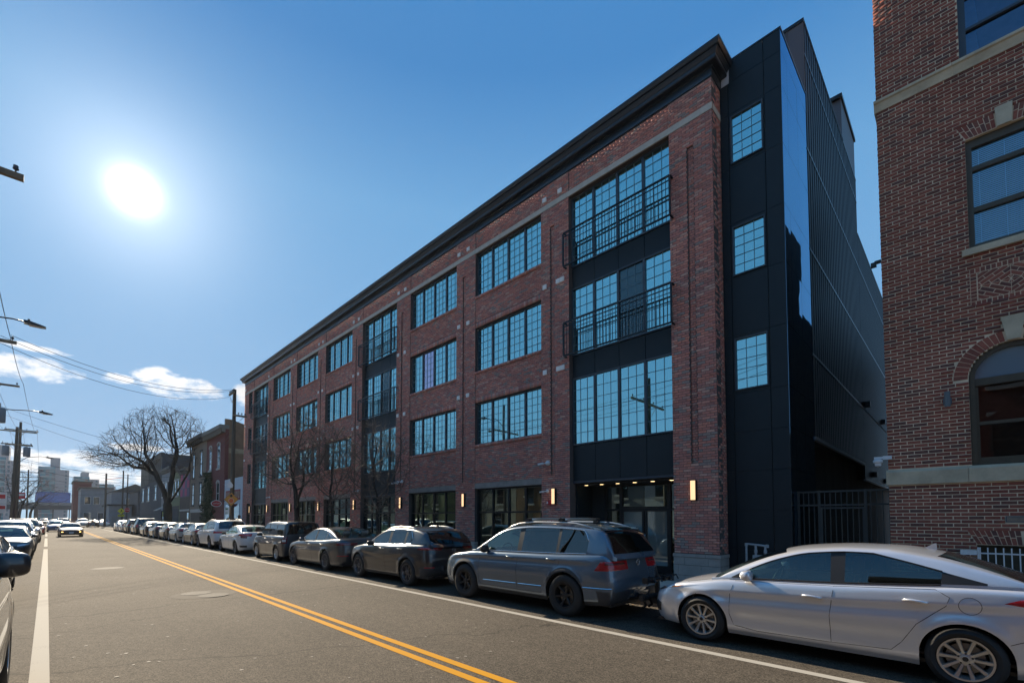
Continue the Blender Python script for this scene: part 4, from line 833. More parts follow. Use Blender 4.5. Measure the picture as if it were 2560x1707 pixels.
G_CAR = glass_mat('car_glass', (0.30, 0.42, 0.41), 0.09, (0.95, 1.0, 1.0)); G_CARD = glass_mat('car_glass_privacy', (0.025, 0.035, 0.04), 0.085, (0.95, 1.0, 1.0))
M_HEAD = mat('headlamp', (0.55, 0.55, 0.55), 0.12, metal=0.6, coat=1.0); M_TAIL = mat('tail_lamp_red', (0.42, 0.012, 0.015), 0.15, coat=1.0); M_TAILD = mat('tail_lamp_dark', (0.13, 0.008, 0.012), 0.12, coat=1.0); M_AMB = mat('lamp_amber', (0.75, 0.22, 0.03), 0.2, coat=1.0); M_CLEAR = mat('lamp_clear', (0.6, 0.58, 0.56), 0.15, coat=1.0)
M_PLATE = mat('plate_white', (0.62, 0.64, 0.66), 0.5); M_PLATEY = mat('plate_yellow', (0.72, 0.58, 0.12), 0.5); M_INK = mat('plate_ink', (0.02, 0.02, 0.03), 0.6); M_LIT = mat('headlamp_lit', (0.9, 0.6, 0.2), 0.4, emit=(1.0, 0.55, 0.15), estr=3.0)
WHEELS = {}
def wheel_meshes(r, rim, w, style, rimmat):
    key = (r, rim, w, style, rimmat.name)
    if key in WHEELS: return WHEELS[key]
    t = MB(); h = w / 2
    t.lathe([(rim - .012, h - .03), (rim + .006, h - .008), (rim + (r - rim) * .45, h + .004), (r - .03, h - .012), (r - .008, h - .032), (r, h - .055), (r, h - .10), (r - .006, h - .102), (r - .006, h - .108), (r, h - .11), (r, -h + .055), (r - .008, -h + .03), (r - .03, -h + .01), (rim, -h + .01), (rim - .012, -h + .03)], 48, axis='y')
    tm = t.build('tyre_tmp', M_TYRE, smooth=True, auto=45); 
    b = MB(); b.lathe([(rim - .004, h - .004), (rim - .022, h - .006), (rim - .03, h - .03), (rim - .045, h - .06), (rim - .05, -h + .03)], 48, axis='y')      # lip and barrel, outer face towards +y
    n, wi, wo, pair, dish = style
    for k in range(n):
        for s in ((-1, 1) if pair else (0,)):
            a = 2 * math.pi * k / n + math.pi / 2 + s * pair
            a_in = 2 * math.pi * k / n + math.pi / 2 + s * pair * .55
            ci, co = (math.cos(a_in), math.sin(a_in)), (math.cos(a), math.sin(a)); r0, r1 = .045, rim - .02
            P = []
            for (c_, s_), rr, ww, yy in ((ci, r0, wi, h - dish), (((ci[0] + co[0]) / 2, (ci[1] + co[1]) / 2), (r0 + r1) / 2, (wi + wo) / 2 * .9, h - dish * .55 - .004), (co, r1, wo, h - .016)):
                tx, tz = -s_, c_
                P.append([(rr * c_ + tx * ww / 2, yy - .012, rr * s_ + tz * ww / 2), (rr * c_ + tx * ww * .32, yy, rr * s_ + tz * ww * .32), (rr * c_ - tx * ww * .32, yy, rr * s_ - tz * ww * .32), (rr * c_ - tx * ww / 2, yy - .012, rr * s_ - tz * ww / 2), (rr * c_ - tx * ww * .4, yy - .04, rr * s_ - tz * ww * .4), (rr * c_ + tx * ww * .4, yy - .04, rr * s_ + tz * ww * .4)])
            vs = [p for row in P for p in row]; fs = []
            for i in range(2):
                for j in range(6): fs.append((i * 6 + j, i * 6 + (j + 1) % 6, (i + 1) * 6 + (j + 1) % 6, (i + 1) * 6 + j))
            b.add(vs, fs)
    b.lathe([(0, h - dish + .014), (.03, h - dish + .013), (.036, h - dish + .006), (.068, h - dish - .002), (.074, h - dish - .03)], 24, axis='y')
    for k in range(5):
        a = 2 * math.pi * k / 5; b.lathe([(0, h - dish + .006), (.009, h - dish + .005), (.010, h - dish - .01)], 8, (.055 * math.cos(a), 0, .055 * math.sin(a)), axis='y', mi=1)
    b.lathe([(0, h - dish + .0155), (.024, h - dish + .0145)], 16, axis='y', mi=1)
    b.lathe([(.03, h - dish - .05), (rim - .07, h - dish - .05)], 32, axis='y', mi=2)
    bm = b.build('rim_tmp', [rimmat, M_TRIM, mat('brake_disc', (0.22, 0.21, 0.2), 0.4, metal=0.9)], smooth=True, auto=35)
    me = (tm.data, bm.data); bpy.data.objects.remove(tm); bpy.data.objects.remove(bm); WHEELS[key] = me; return me
def in_poly(x, z, poly):
    ins = False; n = len(poly)
    for i in range(n):
        x0, z0 = poly[i]; x1, z1 = poly[(i + 1) % n]
        if (z0 > z) != (z1 > z) and x < (x1 - x0) * (z - z0) / (z1 - z0) + x0: ins = not ins
    return ins
def mesh_n(name, V, F, N_, mats):
    me = bpy.data.meshes.new(name); used = sorted(set(i for f in F for i in f)); mp = {o: i for i, o in enumerate(used)}
    me.from_pydata([tuple(V[i]) for i in used], [], [tuple(mp[i] for i in f) for f in F])
    for m in mats: me.materials.append(m)
    me.polygons.foreach_set('use_smooth', [True] * len(me.polygons)); me.update()
    if N_ is not None: me.normals_split_custom_set_from_vertices([tuple(N_[i]) for i in used])
    return me
def components(F):
    par = {}
    def find(a):
        while par.setdefault(a, a) != a: par[a] = par[par[a]]; a = par[a]
        return a
    for f in F:
        for i in f[1:]: par[find(i)] = find(f[0])
    out_ = {}
    for f in F: out_.setdefault(find(f[0]), []).append(f)
    return list(out_.values())
def make_car(name, label, sp, pm, group=None):
    L, Wd, wb, fo, r, gc = sp['L'], sp['W'], sp['wb'], sp['fo'], sp['r'], sp['gc']; hwid = Wd / 2; det = sp.get('detail', 1)
    root = thing(name, label, sp.get('cat', 'car'), group=group)
    X = lambda t: wb / 2 + fo - t
    tw = (fo, fo + wb); Ra = r + sp.get('gap', .045)
    fr = sp.get('fplan', [(0, 0), (.0, .28), (.018, .50), (.06, .68), (.15, .82), (.34, .92), (.7, .975), (1.25, 1.0)])
    rr = sp.get('rplan', [(1.1, 1.0), (.65, .985), (.32, .945), (.14, .87), (.05, .74), (.012, .55), (0, .30), (0, 0)])
    pl = [(t, y) for t, y in fr] + [(L - t, y) for t, y in rr]
    cu = [0]
    for a, b in zip(pl[:-1], pl[1:]): cu.append(cu[-1] + max(1e-3, math.hypot(b[0] - a[0], (b[1] - a[1]) * hwid)))
    Tf, Yf = pch([(c, p[0]) for c, p in zip(cu, pl)]), pch([(c, p[1] * hwid) for c, p in zip(cu, pl)])
    ud = np.linspace(0, cu[-1], 4000); td = Tf(ud); yd = Yf(ud); imax = int(np.argmax(yd))
    uat = lambda t: float(np.interp(t, td + np.arange(4000) * 1e-9, ud))
    uy_f = lambda y: float(np.interp(y, yd[:imax], ud[:imax])); uy_r = lambda y: float(np.interp(-y, -yd[imax:], ud[imax:]))
    zs = pch(sp['belt']); HW = pch(sp.get('hw', [(0, .90), (.08, .945), (.3, .985), (.52, 1.0), (.72, .99), (.86, .972), (.94, .955), (.98, .935), (1, .905)]))
    dxf, dxr = pch(sp['nose']), pch(sp['tail']); crz = pch(sp.get('crease', [(0, .6), (L, .72)])); crA = sp.get('crA', .012)
    def side(u, z):
        t = Tf(u); yw = Yf(u); v = np.clip((z - gc) / (zs(t) - gc), 0, 1)
        sf = np.clip((t - .25) / .5, 0, 1) * np.clip((L - .2 - t) / .5, 0, 1)
        y = yw * HW(v); dz = z - crz(t)
        y = y + sf * crA * (np.exp(-np.sqrt(dz ** 2 + .0006) / .055) - .8 * np.exp(-((dz + .075) / .06) ** 2))
        y = y - sf * sp.get('scoop', .012) * np.exp(-((v - .30) / .16) ** 2) * np.clip(np.minimum(np.abs(t - tw[0]), np.abs(t - tw[1])) / .5, 0, 1)
        for w in tw: d = np.hypot(t - w, z - r); y = y + sp.get('flare', .016) * np.exp(-((d - Ra - .01) / .065) ** 2)
        t2 = t + dxf(z) * np.exp(-(t / .22) ** 1.3) - dxr(z) * np.exp(-((L - t) / .22) ** 1.3)
        return np.stack([wb / 2 + fo - t2, y, z + 0 * t], -1)
    cr = pch(sp.get('crown', [(0, .0), (.3, .035), (1.0, .055), (L - 1, .04), (L - .2, .02), (L, 0)]))
    def top(u, q):
        t = Tf(u); s = side(u, zs(t)); y = s[..., 1] * (1 - q)
        return np.stack([s[..., 0], y, s[..., 2] + cr(t) * (1 - (1 - q) ** 2.4)], -1)
    # stations
    us = list(np.linspace(0, uat(.36), 16)) + list(np.linspace(uat(L - .36), cu[-1], 16))
    ts = list(np.arange(.38, L - .38, .065))
    for w in tw:
        ts = [t for t in ts if abs(t - w) > Ra + .02]
        ts += [w + Ra * math.cos(math.pi * k / 22) for k in range(23)] + [w - Ra - .004, w + Ra + .004]
    c0, c1 = sp['cab']; ts += [c0, c1]
    us = np.array(sorted(us + [uat(t) for t in ts if .36 < t < L - .36])); tt = Tf(us); ns = len(us)
    lift = sp.get('lift', (.05, .07)); zl = gc + lift[0] * np.exp(-tt / .35) + lift[1] * np.exp(-(L - tt) / .35)
    for w in tw: d = tt - w; zl = np.where(np.abs(d) <= Ra + 1e-6, np.maximum(zl, r + np.sqrt(np.maximum(0, Ra ** 2 - d ** 2))), zl)
    zt = zs(tt); offs = [0, .035, .075]; fr_ = np.concatenate([np.linspace(0, .84, 24)[1:], [.88, .92, .955, .98, 1.0]])
    rows = [zl + o for o in offs] + [zl + .075 + (zt - zl - .075) * f for f in fr_]; nr = len(rows)
    nq = 9; qs = np.linspace(0, 1, nq + 1)[1:]
    G = []; NN = []; e = 2e-3
    for z in rows:
        p = side(us, z); du = side(us + e, z) - side(us - e, z); dz = side(us, z + e) - side(us, z - e); n = np.cross(du, dz); n /= np.linalg.norm(n, axis=-1, keepdims=True) + 1e-9; G.append(p); NN.append(n)
    for q in qs:
        p = top(us, q); du = top(np.minimum(us + e, cu[-1]), q) - top(np.maximum(us - e, 0), q); dq = top(us, min(q + .01, 1.0)) - top(us, q - .01)
        n = np.cross(du, dq); l = np.linalg.norm(n, axis=-1, keepdims=True); n = np.where(l > 1e-12, n / (l + 1e-15), np.array([0, 0, 1.0])); n = np.where(n[:, 2:3] < 0, -n, n); G.append(p); NN.append(n)
    q1 = top(us, 0.04) - top(us, 0.0); du = top(us + e, .02) - top(us - e, .02); n = np.cross(du, q1); n /= np.linalg.norm(n, axis=-1, keepdims=True) + 1e-12; n = np.where(n[:, 2:3] < 0, -n, n); NN[nr - 1] = NN[nr - 1] + n; NN[nr - 1] /= np.linalg.norm(NN[nr - 1], axis=-1, keepdims=True) + 1e-9
    G = np.array(G); NN = np.array(NN); nn = len(G)
    V = np.concatenate([G.reshape(-1, 3), G.reshape(-1, 3) * [1, -1, 1]]); NV = np.concatenate([NN.reshape(-1, 3), NN.reshape(-1, 3) * [1, -1, 1]]); half = nn * ns
    # orientation check: side normals must look outwards
    mid = (nr // 2) * ns + ns // 2
    if NV[mid][1] < 0: NV = -NV; NV[:, 2] = np.where(np.arange(len(NV)) % half >= nr * ns, np.abs(NV[:, 2]), NV[:, 2])
    groups = {}
    doors = sp.get('doors', []); clad = sp.get('clad', 0)
    for i in range(nn - 1):
        for k in range(ns - 1):
            t = (tt[k] + tt[k + 1]) / 2
            if i >= nr - 1 and c0 <= t <= c1: continue
            f = (i * ns + k, i * ns + k + 1, (i + 1) * ns + k + 1, (i + 1) * ns + k)
            zc_ = G[i:i + 2, k:k + 2, 2].mean(); key = 'body'
            if i < clad: key = 'cladding'
            elif i < nr - 1:
                for di, dp in enumerate(doors):
                    if in_poly(t, zc_, dp): key = 'door%d' % di
            for s, ff in ((0, f), (1, tuple(j + half for j in f[::-1]))): groups.setdefault((key, 0 if not key.startswith('door') else s), []).append(ff)
    parts = {}
    for (key, s), F in groups.items():
        m = M_CLAD if key == 'cladding' else pm
        nm = 'door' if key.startswith('door') else key
        parts[(key, s)] = obj(nm, mesh_n(nm, V, F, NV, [m]), root)
    body = parts[('body', 0)]
    # underside, wheel wells, arch lips
    q = MB(); q.box(X(L - .12), X(.15), -hwid * .82, hwid * .82, gc + .02, gc + .06); q.build('underbody', M_TRIM, root)
    for w in tw:
        for s in (-1, 1):
            q = MB(); n = 16; ya, yb = s * (hwid - .035), s * (hwid - .30); A = [math.pi * k / n for k in range(n + 1)]
            q.grid([[(X(w) + Ra * math.cos(a), y, r + Ra * math.sin(a)) for a in A] for y in (ya, yb)]); q.add([(X(w) + Ra * math.cos(a), yb, r + Ra * math.sin(a)) for a in A], [tuple(range(n + 1))]); q.build('wheel_well', M_SEAM, root)
    tm, rm = wheel_meshes(r, sp['rim'], sp.get('tw', .215), sp['style'], sp.get('rimmat', M_ALLOY))
    for w in tw:
        for s in (1, -1):
            wo = obj('wheel', tm, root); wo.location = (X(w), s * (hwid - .012 - sp.get('tw', .215) / 2 + sp.get('poke', 0)), r); wo.rotation_euler = (0, random.uniform(0, 1), 0 if s > 0 else math.pi); ri = obj('rim', rm, wo)
    # ---------------- greenhouse
    roof = pch(sp['roof']); t0, t1 = sp['roof'][0][0], sp['roof'][-1][0]; sl = sp.get('tumble', .30); hmax = max(p[1] for p in sp['roof']); win = sp['win']
    ws, rg = sp['ws'], sp['rg']; rl = sp.get('rline')
    st = set(np.round(np.concatenate([np.linspace(t0, t1, 60), np.linspace(rg[0], t1, 14), [w for ab in win for w in ab], ws, rg]), 4)); st = np.array(sorted(st)); keep = [0]
    for i in range(1, len(st)):
        if st[i] - st[keep[-1]] > .012 or st[i] in [round(w, 4) for ab in win for w in ab] + [round(w, 4) for w in ws + rg]: keep.append(i)
    st = st[keep]; n2 = len(st); usx = np.array([uat(t) for t in st]); yb = side(usx, zs(st))[:, 1] - .012; zb = zs(st); zr = np.maximum(roof(st), zb - .03); h = np.maximum(zr - zb, .0)
    rc = np.minimum(.085, .35 * h); ztop = zr - rc; lo = zb + sp.get('sillh', .022); hi = zr - sp.get('hdr', .085)
    if rl is not None:
        for (ra, rza), (rb_, rzb) in rl: hi = np.minimum(hi, np.where(st >= ra, rza + (rzb - rza) * (st - ra) / (rb_ - ra), 9))
    hi = np.maximum(np.minimum(hi, ztop - .004), lo + .0015); ztop = np.maximum(ztop, hi + .003)
    yz = lambda z: yb - sl * np.maximum(z - zb, 0) - .05 * (np.maximum(z - zb, 0) / .5) ** 2 * .5
    R_ = [(yz(zb - .04) , zb - .04), (yz(lo), lo)] + [(yz(lo + (hi - lo) * f), lo + (hi - lo) * f) for f in (.25, .5, .75, 1.0)] + [(yz(ztop), ztop)]
    ilo, ihi = 1, 5
    y1 = yz(ztop); y2 = np.maximum(y1 - rc * 1.35, y1 * .3); crn = sp.get('rcrown', .045) * np.clip(h / .4, 0, 1); z2 = zr - crn * .82 ** 1
    for f in (.3, .6, .85, 1.0):
        cy, cz = y1 - sl * rc * .7, zr - crn * .95
        R_.append(((1 - f) ** 2 * y1 + 2 * f * (1 - f) * cy + f * f * y2, (1 - f) ** 2 * ztop + 2 * f * (1 - f) * cz + f * f * (zr - crn * (y2 / y1) ** 2)))
    icor = len(R_) - 1
    for f in (.8, .6, .4, .2, 0): R_.append((y2 * f, zr - crn * (y2 * f / y1) ** 2))
    bf, br = sp.get('bow', (.16, .10)); mr_ = len(R_); C = np.zeros((mr_, n2, 3))
    wf = np.clip(1 - (st - ws[1] + .1) / .7, 0, 1); wf = wf * wf * (3 - 2 * wf); wr = np.clip(1 - (rg[0] - .1 - st) / .6, 0, 1); wr = wr * wr * (3 - 2 * wr)
    for i, (y, z) in enumerate(R_): k = 1 - (y / yb) ** 2; C[i, :, 0] = X(st) + bf * k * wf - br * k * wr; C[i, :, 1] = y; C[i, :, 2] = z
    CV = np.concatenate([C.reshape(-1, 3), C.reshape(-1, 3) * [1, -1, 1]]); hf = mr_ * n2
    gr = {}
    for i in range(mr_ - 1):
        for k in range(n2 - 1):
            tm_ = (st[k] + st[k + 1]) / 2; key = 'roof'; ss = None
            if ilo <= i < ihi:
                key = 'pillar' if win[0][0] - .3 < tm_ < win[-1][1] + sp.get('ptail', 0) and (hi[k] - lo[k] > .02 or hi[k + 1] - lo[k + 1] > .02) else 'roof'
                for wi_, (a, b) in enumerate(win):
                    if a - 1e-6 <= st[k] and st[k + 1] <= b + 1e-6 and (hi[k] - lo[k] > .01 or hi[k + 1] - lo[k + 1] > .01): key = 'side%d' % wi_; ss = True
            elif i >= icor - 1 and ws[0] <= tm_ <= ws[1]: key = 'windshield' if i >= icor else 'pillar'
            elif i >= icor - 1 and rg[0] <= tm_ <= rg[1]: key = 'rear_window' if i >= icor else ('pillar' if sp.get('rgblack') else 'roof')
            f = (i * n2 + k, i * n2 + k + 1, (i + 1) * n2 + k + 1, (i + 1) * n2 + k)
            gr.setdefault((key, 0), []).append(f); gr.setdefault((key, 1 if ss else 0), []).append(tuple(j + hf for j in f[::-1]))
    for (key, s), F in gr.items():
        m = {'roof': sp.get('roofmat', pm), 'pillar': M_TRIM, 'windshield': G_CAR, 'rear_window': sp.get('rglass', G_CAR)}.get(key, None)
        if m is None: m = G_CAR if key == 'side0' else sp.get('sglass', G_CAR)
        nm = {'roof': 'roof', 'pillar': 'pillar_trim', 'windshield': 'windshield', 'rear_window': 'rear_window'}.get(key, 'side_window')
        for Fc in (components(F) if key == 'pillar' else [F]): obj(nm, mesh_n(nm, CV, Fc, None, [m]), root)
    gy = lambda t, z, off=0.0: float(np.interp(t, st, yb)) - sl * max(z - float(zs(t)), 0) - .025 * (max(z - float(zs(t)), 0) / .5) ** 2 + off
    Sd = lambda t, z, off=0.0: tuple(side(np.array(uat(t)), np.array(z)) + np.array([0, off, 0]))
    # chrome or black window line
    if sp.get('brightline', 1):
        m = M_CHROME if sp.get('brightline') == 2 else M_TRIM
        for s in (1, -1):
            idx = [k for k in range(n2) if win[0][0] - .02 <= st[k] <= win[-1][1] + .02]; q = MB()
            up_ = [(C[ihi, k, 0], s * (C[ihi, k, 1] + .004), C[ihi, k, 2] + .004) for k in idx]; dn = [(C[ilo, k, 0], s * (C[ilo, k, 1] + .004), C[ilo, k, 2] - .004) for k in idx]
            q.tube(up_, .008, 6); q.tube(dn, .009, 6); q.build('window_trim', m, root, smooth=True)
    # ---------------- seams, handles, mirrors
    def ribbon(pts, w=.0035, m=M_SEAM, nm='panel_seam', s=1, par=None):
        q = MB(); P = []
        for a, b in zip(pts[:-1], pts[1:]):
            n = max(2, int(math.hypot(b[0] - a[0], b[1] - a[1]) / .05))
            P += [(a[0] + (b[0] - a[0]) * i / n, a[1] + (b[1] - a[1]) * i / n) for i in range(n)]
        P.append(pts[-1]); q.tube([(lambda v: (v[0], s * v[1], v[2]))(Sd(t, z, -.0012)) for t, z in P], w, 5); return q.build(nm, m, par or root)
    for s in (1, -1):
        if s < 0 and det < 2: continue
        for di, dp in enumerate(doors):
            ribbon(dp if not sp.get('seam_open') else dp, s=s, par=parts.get(('door%d' % di, 0 if s > 0 else 1)))
        for pl_ in sp.get('seams', []): ribbon(pl_, s=s)
        for di, (t, z) in enumerate(sp.get('handles', [])):
            q = MB(); P = [Sd(t + d_, z + .008 * math.sin(i_), o_) for i_, (d_, o_) in enumerate(((-.105, .004), (-.085, .028), (-.03, .036), (.03, .036), (.085, .028), (.105, .004)))]
            q.tube([(p[0], s * p[1], p[2]) for p in P], [.008, .015, .017, .017, .015, .008], 8); q.build('handle', sp.get('handlemat', pm), parts.get(('door%d' % di, 0 if s > 0 else 1), root), smooth=True)
    for s in (1, -1):
        t, z = sp['mirror']; yy = gy(t, z) + .02; q = MB(); mw_, mh_, md_ = sp.get('mir', (.19, .135, .09))
        U = [[(X(t) + md_ * math.cos(a) * abs(math.cos(b)) ** .6 * (1.0 if math.cos(a) > 0 else .55), s * (yy + .10 + mw_ / 2 * math.sin(b)), z + .035 + mh_ / 2 * (abs(math.sin(a)) ** .75) * math.copysign(1, math.sin(a)) * abs(math.cos(b)) ** .45) for a in [2 * math.pi * i / 16 for i in range(17)]] for b in [-math.pi / 2 + math.pi * j / 10 for j in range(11)]]
        q.grid(U); q.tube([(X(t) + .01, s * (yy - .04), z - .01), (X(t) + .01, s * (yy + .05), z + .0)], [.04, .026], 8); q.build('mirror', sp.get('mirmat', pm), root, smooth=True)
    # ---------------- lamps and plates as skins over the shell
    def skin(nm, corners, m, off=.004, nu=10, nv=6, sides=(1, -1), par=None):
        """corners: four (u,z) points; a sheet laid just proud of the bodywork, with a thin edge"""
        a, b, c, d_ = corners; res = []
        for s in sides:
            P = []; Q = []
            for j in range(nv + 1):
                row = []; row2 = []
                for i in range(nu + 1):
                    fu, fv = i / nu, j / nv; u = (a[0] * (1 - fu) + b[0] * fu) * (1 - fv) + (d_[0] * (1 - fu) + c[0] * fu) * fv; z = (a[1] * (1 - fu) + b[1] * fu) * (1 - fv) + (d_[1] * (1 - fu) + c[1] * fu) * fv
                    u_ = np.array(min(max(u, 1e-3), cu[-1] - 1e-3)); z_ = np.array(z); p = side(u_, z_); du = side(u_ + 1e-3, z_) - side(u_ - 1e-3, z_); dz = side(u_, z_ + 1e-3) - side(u_, z_ - 1e-3); n = np.cross(du, dz); n /= np.linalg.norm(n) + 1e-12
                    if n[1] < -1e-6 and p[1] > .05: n = -n
                    if p[1] <= .05 and n[0] * (1 if u < cu[-1] / 2 else -1) < 0: n = -n
                    edge = off if 0 < i < nu and 0 < j < nv else off * .15
                    p2 = p + n * edge; row.append((p2[0], s * p2[1], p2[2]))
                P.append(row)
            q = MB(); q.grid(P if s > 0 else [r_[::-1] for r_ in P]); res.append(q.build(nm, m, par or root, smooth=True))
        return res
    env = dict(root=root, X=X, uat=uat, uy_f=uy_f, uy_r=uy_r, side=side, skin=skin, zs=zs, L=L, hwid=hwid, umax=cu[-1], gy=gy, Sd=Sd, ribbon=ribbon, dxf=dxf, dxr=dxr, roof=roof, pm=pm, st=st, C=C, ihi=ihi, sp=sp, parts=parts, top=top)
    for fn in sp.get('extras', []): fn(env)
    # plates
    for end, zp, m in sp.get('plates', [('r', .62, M_PLATE), ('f', .42, M_PLATE)]):
        if end == 'r': x = X(L) + float(dxr(zp)) - .012; q = MB(); q.box(x - .006, x + .006, -.15, .15, zp - .075, zp + .075); po = q.build('license_plate', m, root); sx_ = -1
        else: x = X(0) - float(dxf(zp)) + .012; q = MB(); q.box(x - .006, x + .006, -.15, .15, zp - .075, zp + .075); po = q.build('license_plate', m, root); sx_ = 1
        if det > 1:
            for k in range(6):
                q = MB(); yy = -.105 + k * .042 + (.012 if k > 2 else -.012); q.box(*sorted((x + sx_ * .0062, x + sx_ * .0075)), yy - .013, yy - .005, zp - .035, zp + .03); q.box(*sorted((x + sx_ * .0062, x + sx_ * .0075)), yy - .005, yy + .011, zp + random.choice([-.035, .0, .015]), zp + random.choice([.022, .03])); q.build('plate_character', M_INK, po)
    # ---------------- interior
    if sp.get('interior', True):
        sm = sp.get('seatmat', M_SEAT); zb0 = float(zs(L * .5)); hs = hmax - .16; tS = sp.get('seat_t', ws[1] + .35)
        q = MB(); q.box(X(c1 - .05), X(c0 + .1), -hwid * .80, hwid * .80, gc + .10, gc + .13); q.build('cabin_floor', M_TRIM, root)
        q = MB(); q.prism([(X(c0 + .02), zb0 - .30), (X(c0 + .02), zb0 + .0), (X(c0 + .30), zb0 + .02), (X(c0 + .48), zb0 - .06), (X(c0 + .50), zb0 - .30)], -hwid * .80, hwid * .80, 'y'); q.build('dashboard', M_TRIM, root)
        for t, yw, par in ((tS, .25, 0), (tS, .25, 1), (tS + .88, .56, 2)):
            cy = (hwid * .42, -hwid * .42, 0)[par]; q = MB(); zq = gc + .16
            back = [(X(t + .42), zq + .15), (X(t + .52), zb0 - .1), (X(t + .60), hs - .22), (X(t + .53), hs - .20), (X(t + .40), zb0 - .1), (X(t + .28), zq + .24)]
            q.prism(back, cy - yw, cy + yw, 'y'); q.prism([(X(t - .12), zq), (X(t + .45), zq), (X(t + .42), zq + .18), (X(t - .10), zq + .26)], cy - yw, cy + yw, 'y'); so = q.build('seat' if par < 2 else 'rear_seat', sm, root)
            for hy in ((cy,) if par < 2 else (-.33, .33)):
                q = MB(); q.prism([(X(t + .63), hs - .20), (X(t + .65), hs - .02), (X(t + .62), hs + .02), (X(t + .56), hs + .0), (X(t + .55), hs - .19)], hy - .12, hy + .12, 'y'); q.build('headrest', sm, so)
        if det > 1:
            q = MB(); cx, cz = X(tS - .32), zb0 - .02; q.tube([(cx - .07 * math.sin(a), hwid * .42 + .18 * math.cos(a), cz + .165 * math.sin(a)) for a in [2 * math.pi * i / 24 for i in range(25)]], .014, 6, cap=False); q.tube([(cx, hwid * .42 - .16, cz), (cx, hwid * .42 + .16, cz)], .018, 6); q.tube([(cx, hwid * .42, cz), (cx + .15, hwid * .42, cz - .12)], .03, 6); q.build('steering_wheel', M_TRIM, root, smooth=True)
            q = MB(); q.box(X(ws[1] + .02) - .01, X(ws[1] + .02) + .015, -.12, .12, hmax - .19, hmax - .12); q.build('interior_mirror', M_TRIM, root)
    return root
# ---- small fittings shared by several cars
def fx_fin(t, z_off=-.004, h=.09, m=None):
    def f(e): z = float(e['roof'](t)) + z_off; q = MB(); x = e['X'](t); q.prism([(x + .10, z - .01), (x - .09, z - .01), (x - .085, z + h), (x - .06, z + h * .92), (x - .0, z + h * .45)], -.018, .018, 'y'); q.build('antenna_fin', m or e['pm'], e['root'])
    return f
def fx_lamps(head, tail, hm=None, tm=None, inner=None, grille=None, lower=None, rlower=None):
    def f(e):
        U = lambda p: ((e['uat'](p[1]) if p[0] == 't' else e['uy_f'](p[1]) if p[0] == 'f' else e['uy_r'](p[1])), p[2])
        if head: hs_ = e['skin']('headlight', [U(p) for p in head], hm or M_HEAD)
        if tail: ts_ = e['skin']('taillight', [U(p) for p in tail], tm or M_TAIL, .006)
        for (m, cs, nm) in (inner or []): e['skin'](nm, [U(p) for p in cs], m, .010)
        if grille: e['skin']('grille', [U(p) for p in grille], M_TRIM, .006)
        if lower: e['skin']('lower_grille', [U(p) for p in lower], M_TRIM, .005)
        if rlower: e['skin']('rear_valance', [U(p) for p in rlower], M_CLAD, .005)
    return f
def fx_rails(t0, t1, m, zoff=.045, inset=.10):
    def f(e):
        for s in (1, -1):
            q = MB(); P = []
            for i in range(13):
                t = t0 + (t1 - t0) * i / 12; k = float(np.interp(t, e['st'], np.arange(len(e['st'])))); k0 = int(round(k)); y = e['C'][e['ihi'] + 3, k0, 1]; z = float(np.interp(t, e['st'], e['C'][e['ihi'] + 3, :, 2])); ez = min(1, min(i, 12 - i) / 1.6); P.append((e['X'](t), s * (y - .01), z + .012 + zoff * ez))
            q.tube(P, .017, 8); q.build('roof_rail', m, e['root'], smooth=True)
    return f
def fx_logo(z, kind, dx=.0, r=.05):
    def f(e):
        x = e['X'](e['L']) + float(e['dxr'](z)) - dx - .008; q = MB(); q.tube([(x, r * math.cos(a), z + r * math.sin(a)) for a in [2 * math.pi * i / 24 for i in range(25)]], .006, 6, cap=False)
        if kind == 'vw':
            for p in ([(-.52, .80), (0, -.02), (.52, .80)], [(-.92, .28), (-.42, -.88), (0, .08), (.42, -.88), (.92, .28)]): q.tube([(x, -a * r, z + b * r) for a, b in p], .005, 6)
        elif kind == 'wing': q.tube([(x, -a * r, z + b * r) for a, b in ((-.95, .35), (-.4, .30), (0, -.25), (.4, .30), (.95, .35))], .005, 6)
        elif kind == 'h': 
            for p in ([(-.4, .8), (-.3, -.8)], [(.3, .8), (.4, -.8)], [(-.35, -.1), (.35, .1)]): q.tube([(x, -a * r, z + b * r) for a, b in p], .005, 6)
        q.build('badge', M_CHROME, e['root'], smooth=True)
    return f
def fx_spoiler(t, w, drop=.03, ln=.16, m=None):
    def f(e): z = float(e['roof'](t)); x = e['X'](t); q = MB(); q.prism([(x + .06, z - .005), (x - ln, z - drop), (x - ln, z - drop - .025), (x + .02, z - .045)], -w, w, 'y'); q.build('roof_spoiler', m or e['pm'], e['root'])
    return f
def fx_strip(pts, w, m, nm='side_moulding'):
    def f(e):
        for s in (1, -1): e['ribbon'](pts, w, m, nm, s)
    return f
def fx_exhaust(y, z, m=None):
    def f(e):
        for s in (1, -1): q = MB(); x = e['X'](e['L']) + .06; q.tube([(x + .2, s * y, z), (x - .02, s * y, z)], .035, 12, cap=False); q.build('exhaust_pipe', m or M_CHROME, e['root'], smooth=True)
    return f
def fx_fuel(t, z, r=.085, s=1):
    def f(e): q = MB(); q.tube([(lambda v: (v[0], s * v[1], v[2]))(e['Sd'](t + r * math.cos(a), z + r * math.sin(a), -.001)) for a in [2 * math.pi * i / 28 for i in range(29)]], .0028, 5, cap=False); q.build('fuel_flap', M_SEAM, e['root'])
    return f
def fx_hoodcut(pts):
    """shut lines on the bonnet/boot: (t, q) on the top surface"""
    def f(e):
        for s in (1, -1): q = MB(); q.tube([(lambda v: (v[0], s * v[1], v[2]))(e['top'](np.array(e['uat'](t)), np.array(qq))) for t, qq in pts], .004, 5); q.build('shut_line', M_SEAM, e['root'])
    return f
